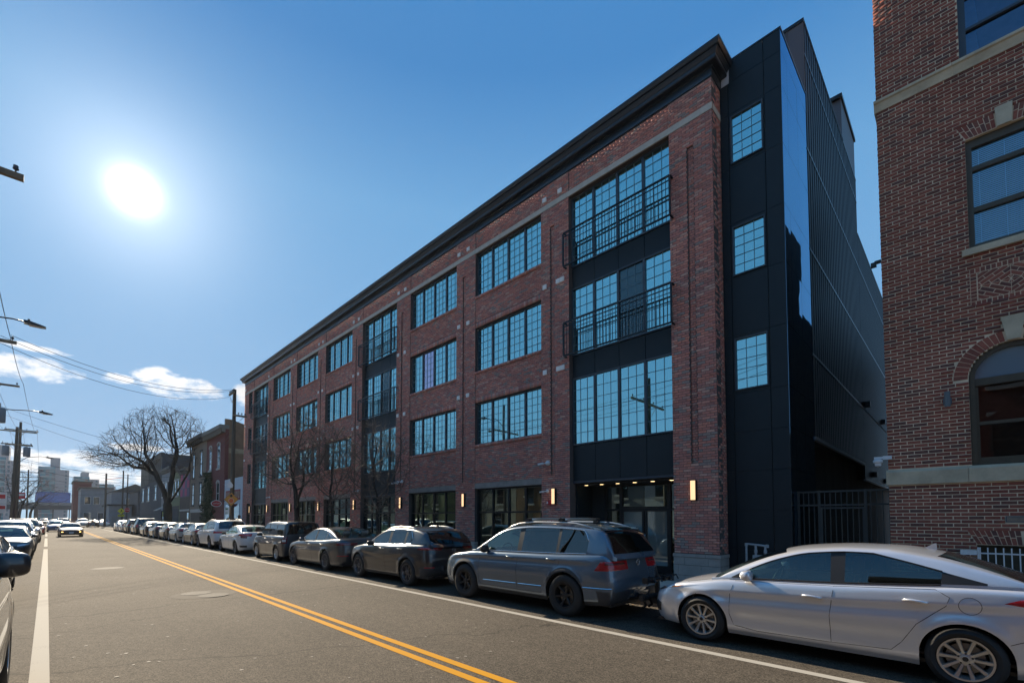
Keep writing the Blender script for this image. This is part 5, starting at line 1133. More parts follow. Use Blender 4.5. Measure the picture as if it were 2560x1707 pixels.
SED_N = [(.15, .10), (.28, .03), (.42, .0), (.56, .015), (.64, .06), (.72, .16), (.85, .30)]; SED_T = [(.2, .12), (.36, .02), (.55, 0), (.75, .015), (.92, .05), (1.05, .10)]
SUV_N = [(.2, .12), (.34, .03), (.5, .0), (.72, .02), (.85, .07), (.95, .18), (1.1, .3)]; SUV_T = [(.25, .12), (.42, .02), (.6, 0), (.85, .03), (1.0, .07), (1.2, .12)]
SPOKE10 = (5, .030, .036, .20, .045); SPOKE5 = (5, .06, .075, 0, .04); SPOKE6 = (6, .055, .05, 0, .05); SPOKE_T = (5, .022, .026, .24, .035); SPOKE10S = (10, .028, .03, 0, .04); SPOKE7 = (7, .045, .05, 0, .045)
# ================================================================== the parked and moving cars
P_SILVER = paint('paint_silver', (0.72, 0.72, 0.74), 0.5, 0.31); P_GREY = paint('paint_grey_blue', (0.115, 0.16, 0.205), 0.4, 0.26); P_BLACK = paint('paint_black', (0.012, 0.014, 0.019), 0.1, 0.3); P_CHAR = paint('paint_charcoal', (0.036, 0.039, 0.044), 0.2, 0.3)
P_WHITE = paint('paint_white', (0.60, 0.60, 0.60), 0.0, 0.35); P_DGREEN = paint('paint_dark_slate', (0.030, 0.035, 0.044), 0.15, 0.32); P_NAVY = paint('paint_navy', (0.012, 0.020, 0.048), 0.15, 0.3); P_MAROON = paint('paint_maroon', (0.050, 0.018, 0.018), 0.05, 0.5); P_PEARL = paint('paint_pearl', (0.40, 0.40, 0.39), 0.3, 0.32); P_BLUE = paint('paint_blue', (0.02, 0.06, 0.17), 0.15, 0.35); P_RED = paint('paint_red', (0.5, 0.02, 0.015), 0.1, 0.3)
def closed(p): return p + [p[0]]
S1 = dict(L=4.55, W=1.775, wb=2.70, fo=.87, r=.318, rim=.222, gc=.175, gap=.040, poke=.012, detail=2, style=(10, .034, .046, 0, .04), tw=.205, mir=(.21, .145, .10),
    belt=[(0, .62), (.12, .68), (.35, .755), (.8, .84), (1.2, .90), (1.7, .925), (2.4, .955), (3.1, 1.0), (3.6, 1.035), (4.0, 1.045), (4.35, 1.03), (4.55, .96)],
    roof=[(1.0, .86), (1.2, .985), (1.55, 1.165), (1.9, 1.31), (2.25, 1.405), (2.6, 1.435), (2.95, 1.428), (3.3, 1.37), (3.65, 1.265), (3.95, 1.15), (4.15, 1.06), (4.25, 1.0)],
    nose=SED_N, tail=SED_T, crease=[(0, .70), (.6, .73), (1.3, .755), (2.5, .80), (3.6, .87), (4.2, .90), (4.55, .9)], crA=.017, scoop=.022, flare=.020, cab=(1.25, 4.02), ws=[1.06, 2.0], rg=[3.32, 4.10], win=[(1.52, 2.42), (2.56, 3.40)], ptail=.6, rline=[((2.75, 1.36), (3.86, 1.06))], hdr=.082, sillh=.03, tumble=.36, brightline=1, bow=(.20, .12),
    doors=[closed([(1.33, .90), (1.27, .72), (1.26, .45), (1.31, .30), (1.60, .265), (2.42, .275), (2.415, .60), (2.46, .945)]), closed([(2.46, .945), (2.415, .60), (2.42, .275), (2.98, .30), (3.07, .40), (3.20, .62), (3.44, .84), (3.47, .93), (3.36, 1.0)])],
    seams=[[(.55, .47), (.72, .60), (.80, .68)], [(3.85, .50), (4.1, .62)]], handles=[(2.24, .80), (3.20, .865)], mirror=(1.52, .955), seat_t=2.05, seatmat=M_SEAT,
    extras=[fx_lamps([('f', .52, .60), ('t', .50, .735), ('t', .88, .80), ('f', .62, .685)], [('t', 3.86, .915), ('r', .50, .80), ('r', .50, .97), ('t', 3.98, .965)], tm=M_TAIL, inner=[(M_AMB, [('t', .36, .705), ('t', .55, .745), ('t', .60, .765), ('t', .40, .742)], 'indicator'), (M_TRIM, [('f', .60, .615), ('t', .26, .685), ('t', .30, .71), ('f', .66, .66)], 'lamp_housing')], grille=[('f', .02, .50), ('f', .34, .50), ('f', .42, .58), ('f', .02, .58)], lower=[('f', .02, .24), ('f', .55, .26), ('f', .48, .38), ('f', .02, .38)]),
        fx_lamps(None, None, inner=[(M_TRIM, [('f', .64, .34), ('t', .20, .33), ('t', .22, .46), ('f', .70, .50)], 'fog_lamp_recess')]),
        fx_fin(3.27, .0, .085), fx_fuel(3.62, .86), fx_hoodcut([(.62, .06), (.9, .10), (1.15, .18)]), fx_logo(.93, 'h')])
elantra = make_car('parked_sedan', 'silver sedan nearest the camera, cut by the right edge of the photo', S1, P_SILVER, 'cars parked along the right kerb')
S2 = dict(L=4.70, W=1.84, wb=2.79, fo=.90, r=.372, rim=.225, gc=.235, gap=.055, detail=2, style=SPOKE6, rimmat=M_BRIM, tw=.25, poke=.01, clad=2, cat='SUV',
    belt=[(0, .74), (.12, .83), (.35, .93), (.8, 1.0), (1.2, 1.045), (1.7, 1.06), (2.5, 1.075), (3.3, 1.09), (4.0, 1.11), (4.45, 1.12), (4.70, 1.05)],
    roof=[(1.05, 1.0), (1.25, 1.13), (1.6, 1.36), (1.95, 1.545), (2.3, 1.63), (2.8, 1.665), (3.4, 1.66), (3.9, 1.635), (4.2, 1.60), (4.36, 1.53), (4.48, 1.36), (4.58, 1.19), (4.65, 1.06)],
    nose=SUV_N, tail=SUV_T, crease=[(0, .88), (.6, .925), (1.4, .965), (2.6, .985), (3.8, 1.0), (4.7, 1.0)], crA=.016, scoop=.014, flare=.016, cab=(1.3, 4.50), ws=[1.10, 2.02], rg=[4.22, 4.60], win=[(1.56, 2.44), (2.56, 3.44), (3.50, 4.12)], rline=[((3.98, 1.575), (4.26, 1.13))], hdr=.09, sillh=.025, tumble=.26, brightline=2, bow=(.20, .09), sglass=G_CARD, rglass=G_CARD, rgblack=True, seat_t=2.0,
    fplan=[(0, 0), (.0, .34), (.015, .58), (.05, .76), (.13, .88), (.30, .95), (.65, .985), (1.2, 1.0)], rplan=[(1.0, 1.0), (.6, .99), (.28, .955), (.11, .90), (.04, .80), (.01, .62), (0, .36), (0, 0)],
    doors=[closed([(1.42, 1.04), (1.37, .85), (1.37, .45), (1.42, .36), (2.50, .36), (2.50, .80), (2.52, 1.065)]), closed([(2.52, 1.065), (2.50, .80), (2.50, .36), (3.13, .37), (3.24, .55), (3.42, .80), (3.56, .92), (3.58, 1.085)])],
    seams=[[(4.28, .55), (4.45, .58)]], handles=[(2.32, .985), (3.38, 1.0)], mirror=(1.60, 1.08), mir=(.20, .16, .10), mirmat=M_TRIM,
    extras=[fx_lamps([('f', .48, .70), ('t', .34, .80), ('t', .44, .90), ('f', .56, .83)], [('t', 4.33, .86), ('r', .34, .88), ('r', .34, 1.03), ('t', 4.46, 1.02)], tm=M_TAIL, grille=[('f', .02, .62), ('f', .46, .66), ('f', .52, .78), ('f', .02, .76)], lower=[('f', .02, .30), ('f', .6, .32), ('f', .55, .46), ('f', .02, .46)], rlower=[('t', 4.40, .33), ('r', .02, .34), ('r', .02, .52), ('t', 4.36, .52)], inner=[(M_TAILD, [('t', 4.50, .955), ('r', .40, .96), ('r', .40, 1.0), ('t', 4.52, 1.0)], 'lamp_band')]),
        fx_rails(1.95, 4.12, M_ALLOY, .05), fx_logo(.98, 'vw', .02, .052), fx_fin(3.98, .0, .07), fx_spoiler(4.18, .56, .04, .20), fx_strip([(1.50, .46), (2.47, .475)], .011, M_CHROME), fx_strip([(2.53, .475), (3.14, .485)], .011, M_CHROME), fx_strip([(4.10, .56), (4.62, .57)], .010, M_CHROME), fx_exhaust(.55, .36), fx_hoodcut([(.5, .08), (.8, .12), (1.2, .16)])], plates=[('f', .45, M_PLATE)])
tiguan = make_car('parked_suv', 'grey-blue SUV with black wheels, roof bars and a bike rack on its tow hitch', S2, P_GREY, 'cars parked along the right kerb')
e = tiguan                                              # cross bars and hitch rack
def roofbars(root, ts, H, sp):
    for t in ts:
        q = MB(); x = sp['wb'] / 2 + sp['fo'] - t; y = .58
        q.tube([(x, -y - .03, H + .075), (x, -y * .5, H + .085), (x, 0, H + .088), (x, y * .5, H + .085), (x, y + .03, H + .075)], [.018, .024, .024, .024, .018], 8); q.build('roof_bar', M_ALLOY, root, smooth=True)
        for s in (-1, 1): q = MB(); q.prism([(x - .055, H + .005), (x + .07, H + .005), (x + .05, H + .075), (x + .02, H + .105), (x - .04, H + .10)], s * y - .045, s * y + .045, 'y'); q.build('bar_foot', M_TRIM, root)
roofbars(tiguan, (2.55, 3.40), 1.655, S2)
xr = S2['wb'] / 2 + S2['fo'] - 4.70
rk = MB(); rk.box(xr - .42, xr + .10, -.03, .03, .36, .42); rk.box(xr - .36, xr - .30, -.035, .035, .34, .78); rk.tube([(xr - .33, -.42, .70), (xr - .33, .42, .70)], .035, 10); rk.tube([(xr - .36, -.62, .44), (xr - .36, .62, .44)], .04, 10); rk.box(xr - .46, xr - .26, -.10, .10, .30, .46)
for y in (-.55, -.35, .35, .55): rk.tube([(xr - .36, y, .44), (xr - .38, y - .06, .33), (xr - .30, y - .10, .27)], .022, 8); rk.lathe([(0, -.05), (.055, -.045), (.055, .045), (0, .05)], 10, (xr - .36, y, .45), 'y')
for y in (-.40, -.2, .2, .40): rk.tube([(xr - .33, y, .70), (xr - .46, y - .05, .76), (xr - .52, y, .70)], .014, 8); rk.box(xr - .38, xr - .28, y - .03, y + .03, .66, .76)
rk.tube([(xr - .33, 0, .78), (xr - .30, 0, .92)], .02, 8); rk.build('bike_rack', M_TRIM, tiguan)
S3 = dict(L=4.395, W=1.795, wb=2.655, fo=.85, r=.345, rim=.235, gc=.20, gap=.05, detail=2, style=SPOKE_T, rimmat=M_GUN, tw=.215, clad=2, cat='SUV',
    belt=[(0, .70), (.12, .78), (.35, .87), (.8, .94), (1.2, .985), (1.7, 1.0), (2.5, 1.02), (3.2, 1.045), (3.7, 1.07), (4.15, 1.07), (4.395, .98)],
    roof=[(1.15, .94), (1.4, 1.10), (1.75, 1.30), (2.05, 1.43), (2.4, 1.515), (2.8, 1.54), (3.3, 1.525), (3.7, 1.475), (3.95, 1.40), (4.1, 1.28), (4.25, 1.13), (4.33, 1.02)],
    nose=SUV_N, tail=SUV_T, crease=[(0, .8), (1, .82), (2.2, .74), (3.2, .80), (4.4, .85)], crA=.010, scoop=.026, flare=.022, cab=(1.4, 4.18), ws=[1.2, 2.1], rg=[3.86, 4.28], win=[(1.66, 2.42), (2.54, 3.22), (3.30, 3.62)], rline=[((3.42, 1.43), (3.72, 1.08))], hdr=.085, tumble=.32, brightline=2, bow=(.2, .1), sglass=G_CARD, rglass=G_CARD, rgblack=True,
    doors=[closed([(1.42, .98), (1.36, .80), (1.36, .45), (1.42, .31), (2.40, .31), (2.39, .7), (2.44, 1.01)]), closed([(2.44, 1.01), (2.39, .7), (2.40, .31), (2.95, .33), (3.05, .5), (3.22, .74), (3.34, .86), (3.36, 1.045)])], handles=[(2.22, .92), (3.14, .94)], mirror=(1.66, 1.01), mirmat=M_TRIM, handlemat=P_BLACK,
    extras=[fx_lamps([('f', .45, .66), ('t', .28, .72), ('t', .42, .83), ('f', .5, .76)], [('t', 3.93, .95), ('r', .40, .93), ('r', .34, 1.02), ('t', 3.98, 1.03)], tm=M_TAILD, grille=[('f', .02, .48), ('f', .40, .50), ('f', .44, .66), ('f', .02, .66)], rlower=[('t', 4.05, .30), ('r', .02, .30), ('r', .02, .56), ('t', 3.98, .50)], inner=[(M_TAIL, [('t', 4.02, .975), ('r', .5, .965), ('r', .5, 1.0), ('t', 4.04, 1.005)], 'lamp_band'), (M_TAIL, [('t', 4.20, .50), ('r', .60, .50), ('r', .60, .525), ('t', 4.20, .525)], 'reflector')]),
        fx_rails(1.95, 3.55, M_ALLOY, .02), fx_logo(.93, 'wing', .02, .052), fx_spoiler(3.86, .52, .05, .20, M_BLACK) if False else fx_spoiler(3.86, .52, .05, .20), fx_fin(3.6), fx_exhaust(.60, .30)], plates=[('r', .72, M_PLATEY), ('f', .42, M_PLATE)])
cx30 = make_car('parked_suv', 'dark hatchback crossover with grey wheel-arch cladding and a yellow rear plate', S3, P_BLACK, 'cars parked along the right kerb')
S4 = dict(L=4.90, W=1.86, wb=2.83, fo=.93, r=.338, rim=.225, gc=.165, gap=.05, detail=2, style=SPOKE_T, rimmat=M_GUN, tw=.215,
    belt=[(0, .64), (.12, .71), (.35, .79), (.9, .87), (1.4, .925), (2.0, .94), (2.8, .965), (3.6, 1.0), (4.2, 1.04), (4.65, 1.05), (4.90, .97)],
    roof=[(1.3, .90), (1.55, 1.03), (1.9, 1.22), (2.25, 1.36), (2.6, 1.435), (2.95, 1.45), (3.3, 1.43), (3.7, 1.345), (4.1, 1.22), (4.4, 1.11), (4.6, 1.03)],
    nose=SED_N, tail=SED_T, crease=[(0, .70), (.8, .78), (2.0, .82), (3.4, .87), (4.9, .92)], crA=.012, flare=.014, cab=(1.5, 4.35), ws=[1.36, 2.3], rg=[3.62, 4.42], win=[(1.86, 2.72), (2.84, 3.58), (3.64, 3.98)], rline=[((3.4, 1.36), (4.12, 1.06))], hdr=.085, tumble=.35, brightline=2, bow=(.2, .12),
    doors=[closed([(1.60, .92), (1.55, .7), (1.56, .35), (1.62, .26), (2.66, .26), (2.65, .6), (2.70, .955)]), closed([(2.70, .955), (2.65, .6), (2.66, .26), (3.24, .28), (3.38, .5), (3.62, .76), (3.66, .97)])], handles=[(2.46, .84), (3.48, .88)], mirror=(1.86, .955), seatmat=M_SEATT,
    extras=[fx_lamps([('f', .5, .62), ('t', .34, .68), ('t', .50, .75), ('f', .56, .69)], [('t', 4.45, .86), ('r', .30, .87), ('r', .30, .95), ('t', 4.50, .97)], tm=M_TAILD, grille=[('f', .02, .48), ('f', .46, .50), ('f', .50, .63), ('f', .02, .63)], inner=[(M_TAIL, [('t', 4.6, .52), ('r', .60, .52), ('r', .60, .545), ('t', 4.6, .545)], 'reflector')]), fx_fin(3.72, .0, .08), fx_hoodcut([(.6, .06), (1.0, .10), (1.4, .15)])])
accord = make_car('parked_sedan', 'dark grey fastback sedan with bright window line between boxy wagon and crossover', S4, P_CHAR, 'cars parked along the right kerb')
S5 = dict(L=3.94, W=1.69, wb=2.50, fo=.70, r=.312, rim=.205, gc=.17, gap=.06, detail=2, style=SPOKE7, tw=.2,
    belt=[(0, .72), (.10, .84), (.25, .93), (.7, .985), (1.1, 1.01), (2, 1.02), (3.3, 1.03), (3.94, 1.03)],
    roof=[(.85, .97), (1.02, 1.12), (1.22, 1.36), (1.40, 1.52), (1.62, 1.60), (2.1, 1.635), (3.0, 1.635), (3.6, 1.62), (3.78, 1.57), (3.84, 1.40), (3.88, 1.2), (3.91, 1.02)],
    nose=[(.2, .08), (.35, .02), (.5, 0), (.75, .03), (.88, .09), (.96, .16), (1.1, .22)], tail=[(.2, .06), (.4, .01), (.6, 0), (.9, .01), (1.05, .02)], crA=.006, scoop=.006, flare=.02, cab=(1.05, 3.86), ws=[.92, 1.5], rg=[3.72, 3.895], win=[(1.20, 1.98), (2.06, 2.86), (2.94, 3.66)], hdr=.12, tumble=.16, brightline=1, bow=(.12, .03), sglass=G_CARD, rglass=G_CARD, rgblack=True,
    fplan=[(0, 0), (.0, .4), (.012, .66), (.04, .82), (.10, .92), (.25, .97), (.55, .99), (1.0, 1.0)], rplan=[(.9, 1.0), (.5, .995), (.22, .985), (.08, .955), (.025, .89), (.006, .72), (0, .45), (0, 0)],
    doors=[closed([(1.10, 1.0), (1.08, .7), (1.10, .28), (2.0, .27), (2.0, .6), (2.01, 1.02)]), closed([(2.01, 1.02), (2.0, .6), (2.0, .27), (2.70, .28), (2.80, .5), (2.90, .7), (2.90, 1.025)])], handles=[(1.84, .90), (2.74, .91)], mirror=(1.24, 1.02), mirmat=M_TRIM,
    extras=[fx_lamps([('f', .48, .72), ('t', .18, .76), ('t', .22, .90), ('f', .52, .88)], [('t', 3.74, .74), ('r', .66, .74), ('r', .66, 1.02), ('t', 3.74, 1.02)], tm=M_TAILD, inner=[(M_CLEAR, [('t', 3.80, .80), ('r', .70, .80), ('r', .70, .90), ('t', 3.80, .90)], 'reverse_lamp')], grille=[('f', .02, .62), ('f', .44, .62), ('f', .46, .74), ('f', .02, .74)])])
xb = make_car('parked_wagon', 'boxy dark slate wagon with flat roof behind the white sedan', S5, P_DGREEN, 'cars parked along the right kerb')
S6 = dict(S4); S6.update(L=4.63, W=1.80, wb=2.70, fo=.92, r=.325, rim=.22, style=SPOKE10, rimmat=M_GUN, detail=1,
    belt=[(0, .62), (.12, .69), (.35, .775), (.9, .855), (1.35, .90), (2.0, .925), (2.8, .96), (3.5, 1.0), (4.0, 1.04), (4.4, 1.05), (4.63, .98)],
    roof=[(1.15, .88), (1.4, 1.01), (1.75, 1.20), (2.1, 1.335), (2.45, 1.405), (2.8, 1.416), (3.15, 1.39), (3.5, 1.31), (3.85, 1.20), (4.15, 1.09), (4.35, 1.03)],
    cab=(1.35, 4.1), ws=[1.22, 2.1], rg=[3.42, 4.18], win=[(1.66, 2.5), (2.62, 3.30), (3.36, 3.66)], rline=[((3.1, 1.33), (3.82, 1.06))], doors=[closed([(1.44, .9), (1.40, .7), (1.42, .27), (2.48, .27), (2.47, .6), (2.52, .945)]), closed([(2.52, .945), (2.47, .6), (2.48, .27), (3.06, .29), (3.2, .5), (3.4, .74), (3.44, .96)])], handles=[(2.28, .82), (3.26, .86)], mirror=(1.68, .94), mirmat=M_TRIM, seatmat=M_SEATT, brightline=1,
    extras=[fx_lamps([('f', .5, .60), ('t', .34, .68), ('t', .5, .75), ('f', .56, .68)], [('t', 4.02, .90), ('r', .44, .86), ('r', .40, 1.0), ('t', 4.10, 1.0)], tm=M_TAIL, grille=[('f', .02, .52), ('f', .46, .54), ('f', .5, .64), ('f', .02, .64)], inner=[(M_TAILD, [('t', 4.36, .80), ('r', .62, .78), ('r', .62, .90), ('t', 4.32, .90)], 'lamp_tail'), (M_TRIM, [('t', 4.25, .34), ('r', .62, .34), ('r', .62, .44), ('t', 4.22, .44)], 'rear_vent')]), fx_fin(3.4)])
civic = make_car('parked_sedan', 'white sedan with sharp red tail lamps behind the boxy wagon', S6, P_WHITE, 'cars parked along the right kerb')
S7 = dict(S2); S7.update(L=4.66, W=1.88, wb=2.81, fo=.83, r=.36, rim=.24, style=SPOKE10, rimmat=M_GUN, clad=1, detail=1, poke=0, tw=.235, gc=.21, rl=None, mirmat=P_WHITE, extras=[fx_lamps([('f', .48, .72), ('t', .32, .80), ('t', .42, .88), ('f', .56, .83)], [('t', 4.30, .90), ('r', .46, .90), ('r', .46, 1.0), ('t', 4.36, 1.03)], tm=M_TAIL, grille=[('f', .04, .60), ('f', .44, .60), ('f', .44, .80), ('f', .04, .80)], rlower=[('t', 4.40, .28), ('r', .02, .30), ('r', .02, .50), ('t', 4.36, .46)]), fx_rails(1.95, 4.0, M_ALLOY, .03), fx_fin(3.85), fx_spoiler(4.18, .56, .04, .18)], plates=[('r', .72, M_PLATE)])
bmw = make_car('parked_suv', 'white SUV with black rear window and silver roof rails', S7, P_WHITE, 'cars parked along the right kerb')
S8 = dict(S6); S8.update(mirmat=P_SILVER, rimmat=M_ALLOY, plates=[('r', .70, M_PLATE), ('f', .42, M_PLATE)])
S8['roof'] = [(1.15, .88), (1.4, 1.02), (1.75, 1.22), (2.1, 1.36), (2.45, 1.425), (2.8, 1.435), (3.15, 1.40), (3.45, 1.30), (3.7, 1.17), (3.9, 1.07), (4.0, 1.0)]; S8['rg'] = [3.3, 3.92]; S8['cab'] = (1.35, 3.86); S8['win'] = [(1.66, 2.5), (2.62, 3.30)]; S8['rline'] = [((3.0, 1.35), (3.46, 1.02))]
sedan0 = make_car('parked_sedan', 'silver-white sedan with upright red tail lamps opposite the orange sign', S8, P_PEARL, 'cars parked along the right kerb')
S9 = dict(S2); S9.update(L=5.1, W=1.96, wb=2.95, fo=.95, r=.385, style=SPOKE7, rimmat=M_ALLOY, clad=0, detail=1, poke=0, gc=.22, seams=[], handles=[], doors=[], mirmat=P_BLACK)
S9['belt'] = [(0, .80), (.10, .92), (.3, 1.02), (.8, 1.08), (1.3, 1.11), (2.5, 1.13), (4.0, 1.15), (4.9, 1.15), (5.1, 1.10)]; S9['roof'] = [(1.2, 1.06), (1.45, 1.24), (1.8, 1.50), (2.1, 1.66), (2.5, 1.73), (3.2, 1.755), (4.2, 1.745), (4.7, 1.71), (4.85, 1.6), (4.95, 1.35), (5.03, 1.10)]; S9['cab'] = (1.45, 4.9); S9['ws'] = [1.26, 2.2]; S9['rg'] = [4.66, 4.99]; S9['win'] = [(1.75, 2.65), (2.75, 3.65), (3.75, 4.6)]; S9['rline'] = None
S9['mirror'] = (1.85, 1.17); S9['mir'] = (.26, .20, .12); S9['mirmat'] = P_BLACK
S9['extras'] = [fx_lamps([('f', .5, .74), ('t', .26, .80), ('t', .34, .97), ('f', .56, .94)], [('t', 4.86, .80), ('r', .74, .80), ('r', .74, 1.14), ('t', 4.86, 1.14)], tm=M_TAIL, grille=[('f', .02, .56), ('f', .46, .56), ('f', .46, .90), ('f', .02, .90)]), fx_rails(2.1, 4.6, M_ALLOY, .04)]; S9['plates'] = [('f', .5, M_PLATE), ('r', .75, M_PLATE)]
bigsuv = make_car('parked_suv', 'large black SUV with upright tail lamps near the end of the row', S9, P_BLACK, 'cars parked along the right kerb')
S10 = dict(S8); S10.update(L=4.6, W=1.74, wb=2.62, fo=.95, gc=.18, seams=[], handles=[], doors=[], mirmat=P_MAROON, rimmat=M_GUN)
S10['belt'] = [(0, .60), (.10, .66), (.3, .71), (.9, .78), (1.45, .84), (2.5, .87), (3.6, .89), (4.3, .90), (4.6, .84)]; S10['roof'] = [(1.35, .80), (1.6, .94), (1.95, 1.14), (2.2, 1.25), (2.5, 1.31), (2.9, 1.315), (3.2, 1.29), (3.5, 1.18), (3.8, 1.0), (3.95, .88)]; S10['rg'] = [3.22, 3.85]; S10['cab'] = (1.5, 3.8); S10['ws'] = [1.4, 2.25]; S10['win'] = [(1.8, 2.62), (2.7, 3.2)]; S10['rline'] = [((3.0, 1.24), (3.55, .9))]; S10['mirror'] = (1.85, .88)
S10['extras'] = [fx_lamps([('f', .52, .52), ('t', .12, .53), ('t', .14, .62), ('f', .52, .62)], [('t', 4.4, .6), ('r', .2, .6), ('r', .2, .78), ('t', 4.4, .78)], hm=M_TRIM, tm=M_TAIL, grille=[('f', .02, .52), ('f', .46, .52), ('f', .46, .61), ('f', .02, .61)], lower=[('f', .02, .26), ('f', .62, .26), ('f', .62, .40), ('f', .02, .40)], inner=[(M_LIT, [('f', .54, .45), ('f', .66, .45), ('f', .66, .50), ('f', .54, .50)], 'driving_lamp')])]; S10['plates'] = [('f', .40, M_PLATE)]
oldcar = make_car('moving_sedan', 'old maroon sedan driving towards the camera with amber driving lamps lit', S10, P_MAROON)
index_children()
def place(root, xm, yc, toward=False, z=0):
    root.location = (xm, yc, z); root.rotation_euler = (0, 0, 0 if toward else math.pi)
PK = 7.45
place(elantra, -1.40, PK + .06); place(tiguan, -6.58, PK + .02); place(cx30, -11.75, PK + .05); place(accord, -16.83, PK + .07); place(xb, -21.40, PK); place(civic, -27.12, PK); place(bmw, -32.35, PK + .05); place(sedan0, -41.95, PK); place(bigsuv, -64.9, PK + .08); place(oldcar, -61.5, 1.62, True)
def dup(src, label, pm, xm, yc, toward=False, group='cars parked along the right kerb', name=None, old=None):
    c = copy_tree(src, None, {old: pm} if old else None); place(c, xm, yc, toward); c['label'] = label; c['group'] = group
    if name: c.name = name
    return c
dup(sedan0, 'dark grey sedan parked right in front of the white SUV', P_CHAR, -36.75, PK, old=P_PEARL)
dup(civic, 'black sedan between the silver-white sedan and a navy sedan', P_BLACK, -46.9, PK + .05, old=P_WHITE)
dup(sedan0, 'navy blue sedan third beyond the silver-white sedan', P_NAVY, -52.0, PK, old=P_PEARL)
dup(accord, 'black fastback sedan parked just behind the large black SUV', P_BLACK, -57.6, PK, old=P_CHAR)
dup(tiguan_plain := bmw, 'charcoal SUV parked beyond the large black SUV', P_CHAR, -71.3, PK, old=P_WHITE)
dup(sedan0, 'grey sedan last but one before the crossing', P_SILVER, -77.3, PK, old=P_PEARL)
dup(accord, 'silver fastback sedan, farthest of the row on the right', P_SILVER, -82.8, PK, old=P_CHAR)
GL = 'cars parked along the left kerb'
nearL = dup(bigsuv, 'dark SUV cut by the left edge, only its mirror, door and wheel showing', P_CHAR, -5.4, -1.20, False, GL, 'parked_suv', P_BLACK); nearL.scale = (1.05, 1, 1.12)
dup(civic, 'grey sedan mostly hidden behind the nearest door mirror', P_CHAR, -15.6, -1.42, True, GL, old=P_WHITE)
dup(accord, 'black sedan facing the camera behind the nearest left mirror', P_BLACK, -29.5, -1.30, True, GL, old=P_CHAR)
dup(bmw, 'silver SUV facing the camera behind the black sedan', P_SILVER, -36.2, -1.30, True, GL, old=P_WHITE)
dup(civic, 'navy sedan facing the camera behind the silver SUV', P_NAVY, -43.0, -1.28, True, GL, old=P_WHITE)
dup(bigsuv, 'charcoal SUV facing the camera farther down the left kerb', P_CHAR, -50.0, -1.25, True, GL, old=P_BLACK)
dup(sedan0, 'grey sedan facing the camera near the red hatch', P_CHAR, -57, -1.25, True, GL, old=P_PEARL)
dup(civic, 'bright red car far down the left kerb', P_RED, -72, -1.0, True, GL, old=P_WHITE)
GM_ = 'cars on the road ahead'
dup(accord, 'dark blue sedan following the old maroon sedan', P_BLUE, -85, .9, True, GM_, 'moving_sedan', P_CHAR)
dup(sedan0, 'grey sedan turning near the person crossing', P_SILVER, -128, 8.3, False, GM_, 'moving_sedan', P_PEARL)
dup(civic, 'dark sedan beside the person crossing', P_BLACK, -122, 6.3, False, GM_, 'moving_sedan', P_WHITE)
dup(bmw, 'white SUV waiting beyond the crossing', P_WHITE, -126, 5.0, True, GM_, 'moving_suv', P_WHITE)
dup(bigsuv, 'black van-like SUV waiting beyond the white SUV', P_BLACK, -122, 2.1, True, GM_, 'moving_suv', P_BLACK)
dup(civic, 'silver sedan far down the road', P_SILVER, -150, 1.0, True, GM_, 'moving_sedan', P_WHITE)
dup(bmw, 'grey SUV far down the road near the viaduct', P_CHAR, -175, -.6, True, GM_, 'moving_suv', P_WHITE)
# ================================================================== neighbours down the street
M_RBRICK = mat('house_red_brick', (0.155, 0.045, 0.040), 0.85, noise_s=6, noise_a=0.2, bump=0.2); M_TANB = mat('house_tan_brick', (0.21, 0.125, 0.075), 0.85, noise_s=1.3, noise_a=0.25); M_BUFF = mat('house_buff_brick', (0.24, 0.195, 0.155), 0.85, noise_s=5, noise_a=0.22); M_WSTUC = mat('white_stucco', (0.50, 0.52, 0.55), 0.8, noise_s=2, noise_a=0.1)
M_DGLASS = glass_mat('far_window_glass', None, 0.22, (0.8, 0.92, 1.0), diffuse=(0.02, 0.024, 0.03)); M_TRIMW = mat('white_trim', (0.46, 0.45, 0.43), 0.7); M_TRIMD = mat('dark_trim', (0.045, 0.042, 0.04), 0.7); M_GSID = mat('grey_siding', (0.20, 0.21, 0.225), 0.8, noise_s=0.8, noise_a=0.15); M_DSID = mat('dark_siding', (0.045, 0.05, 0.06), 0.8, noise_s=0.7, noise_a=0.2); M_BRNW = mat('brown_wood', (0.10, 0.075, 0.06), 0.8, noise_s=3, noise_a=0.3, stretch=(1, 1, .2)); M_GREENW = mat('green_siding', (0.17, 0.19, 0.10), 0.8, noise_s=1, noise_a=0.2); M_ROOF = mat('roof_felt', (0.07, 0.065, 0.06), 0.9, noise_s=2, noise_a=0.2); M_PINK = mat('mural_pink', (0.42, 0.06, 0.16), 0.7); M_PURP = mat('mural_purple', (0.12, 0.09, 0.17), 0.7)
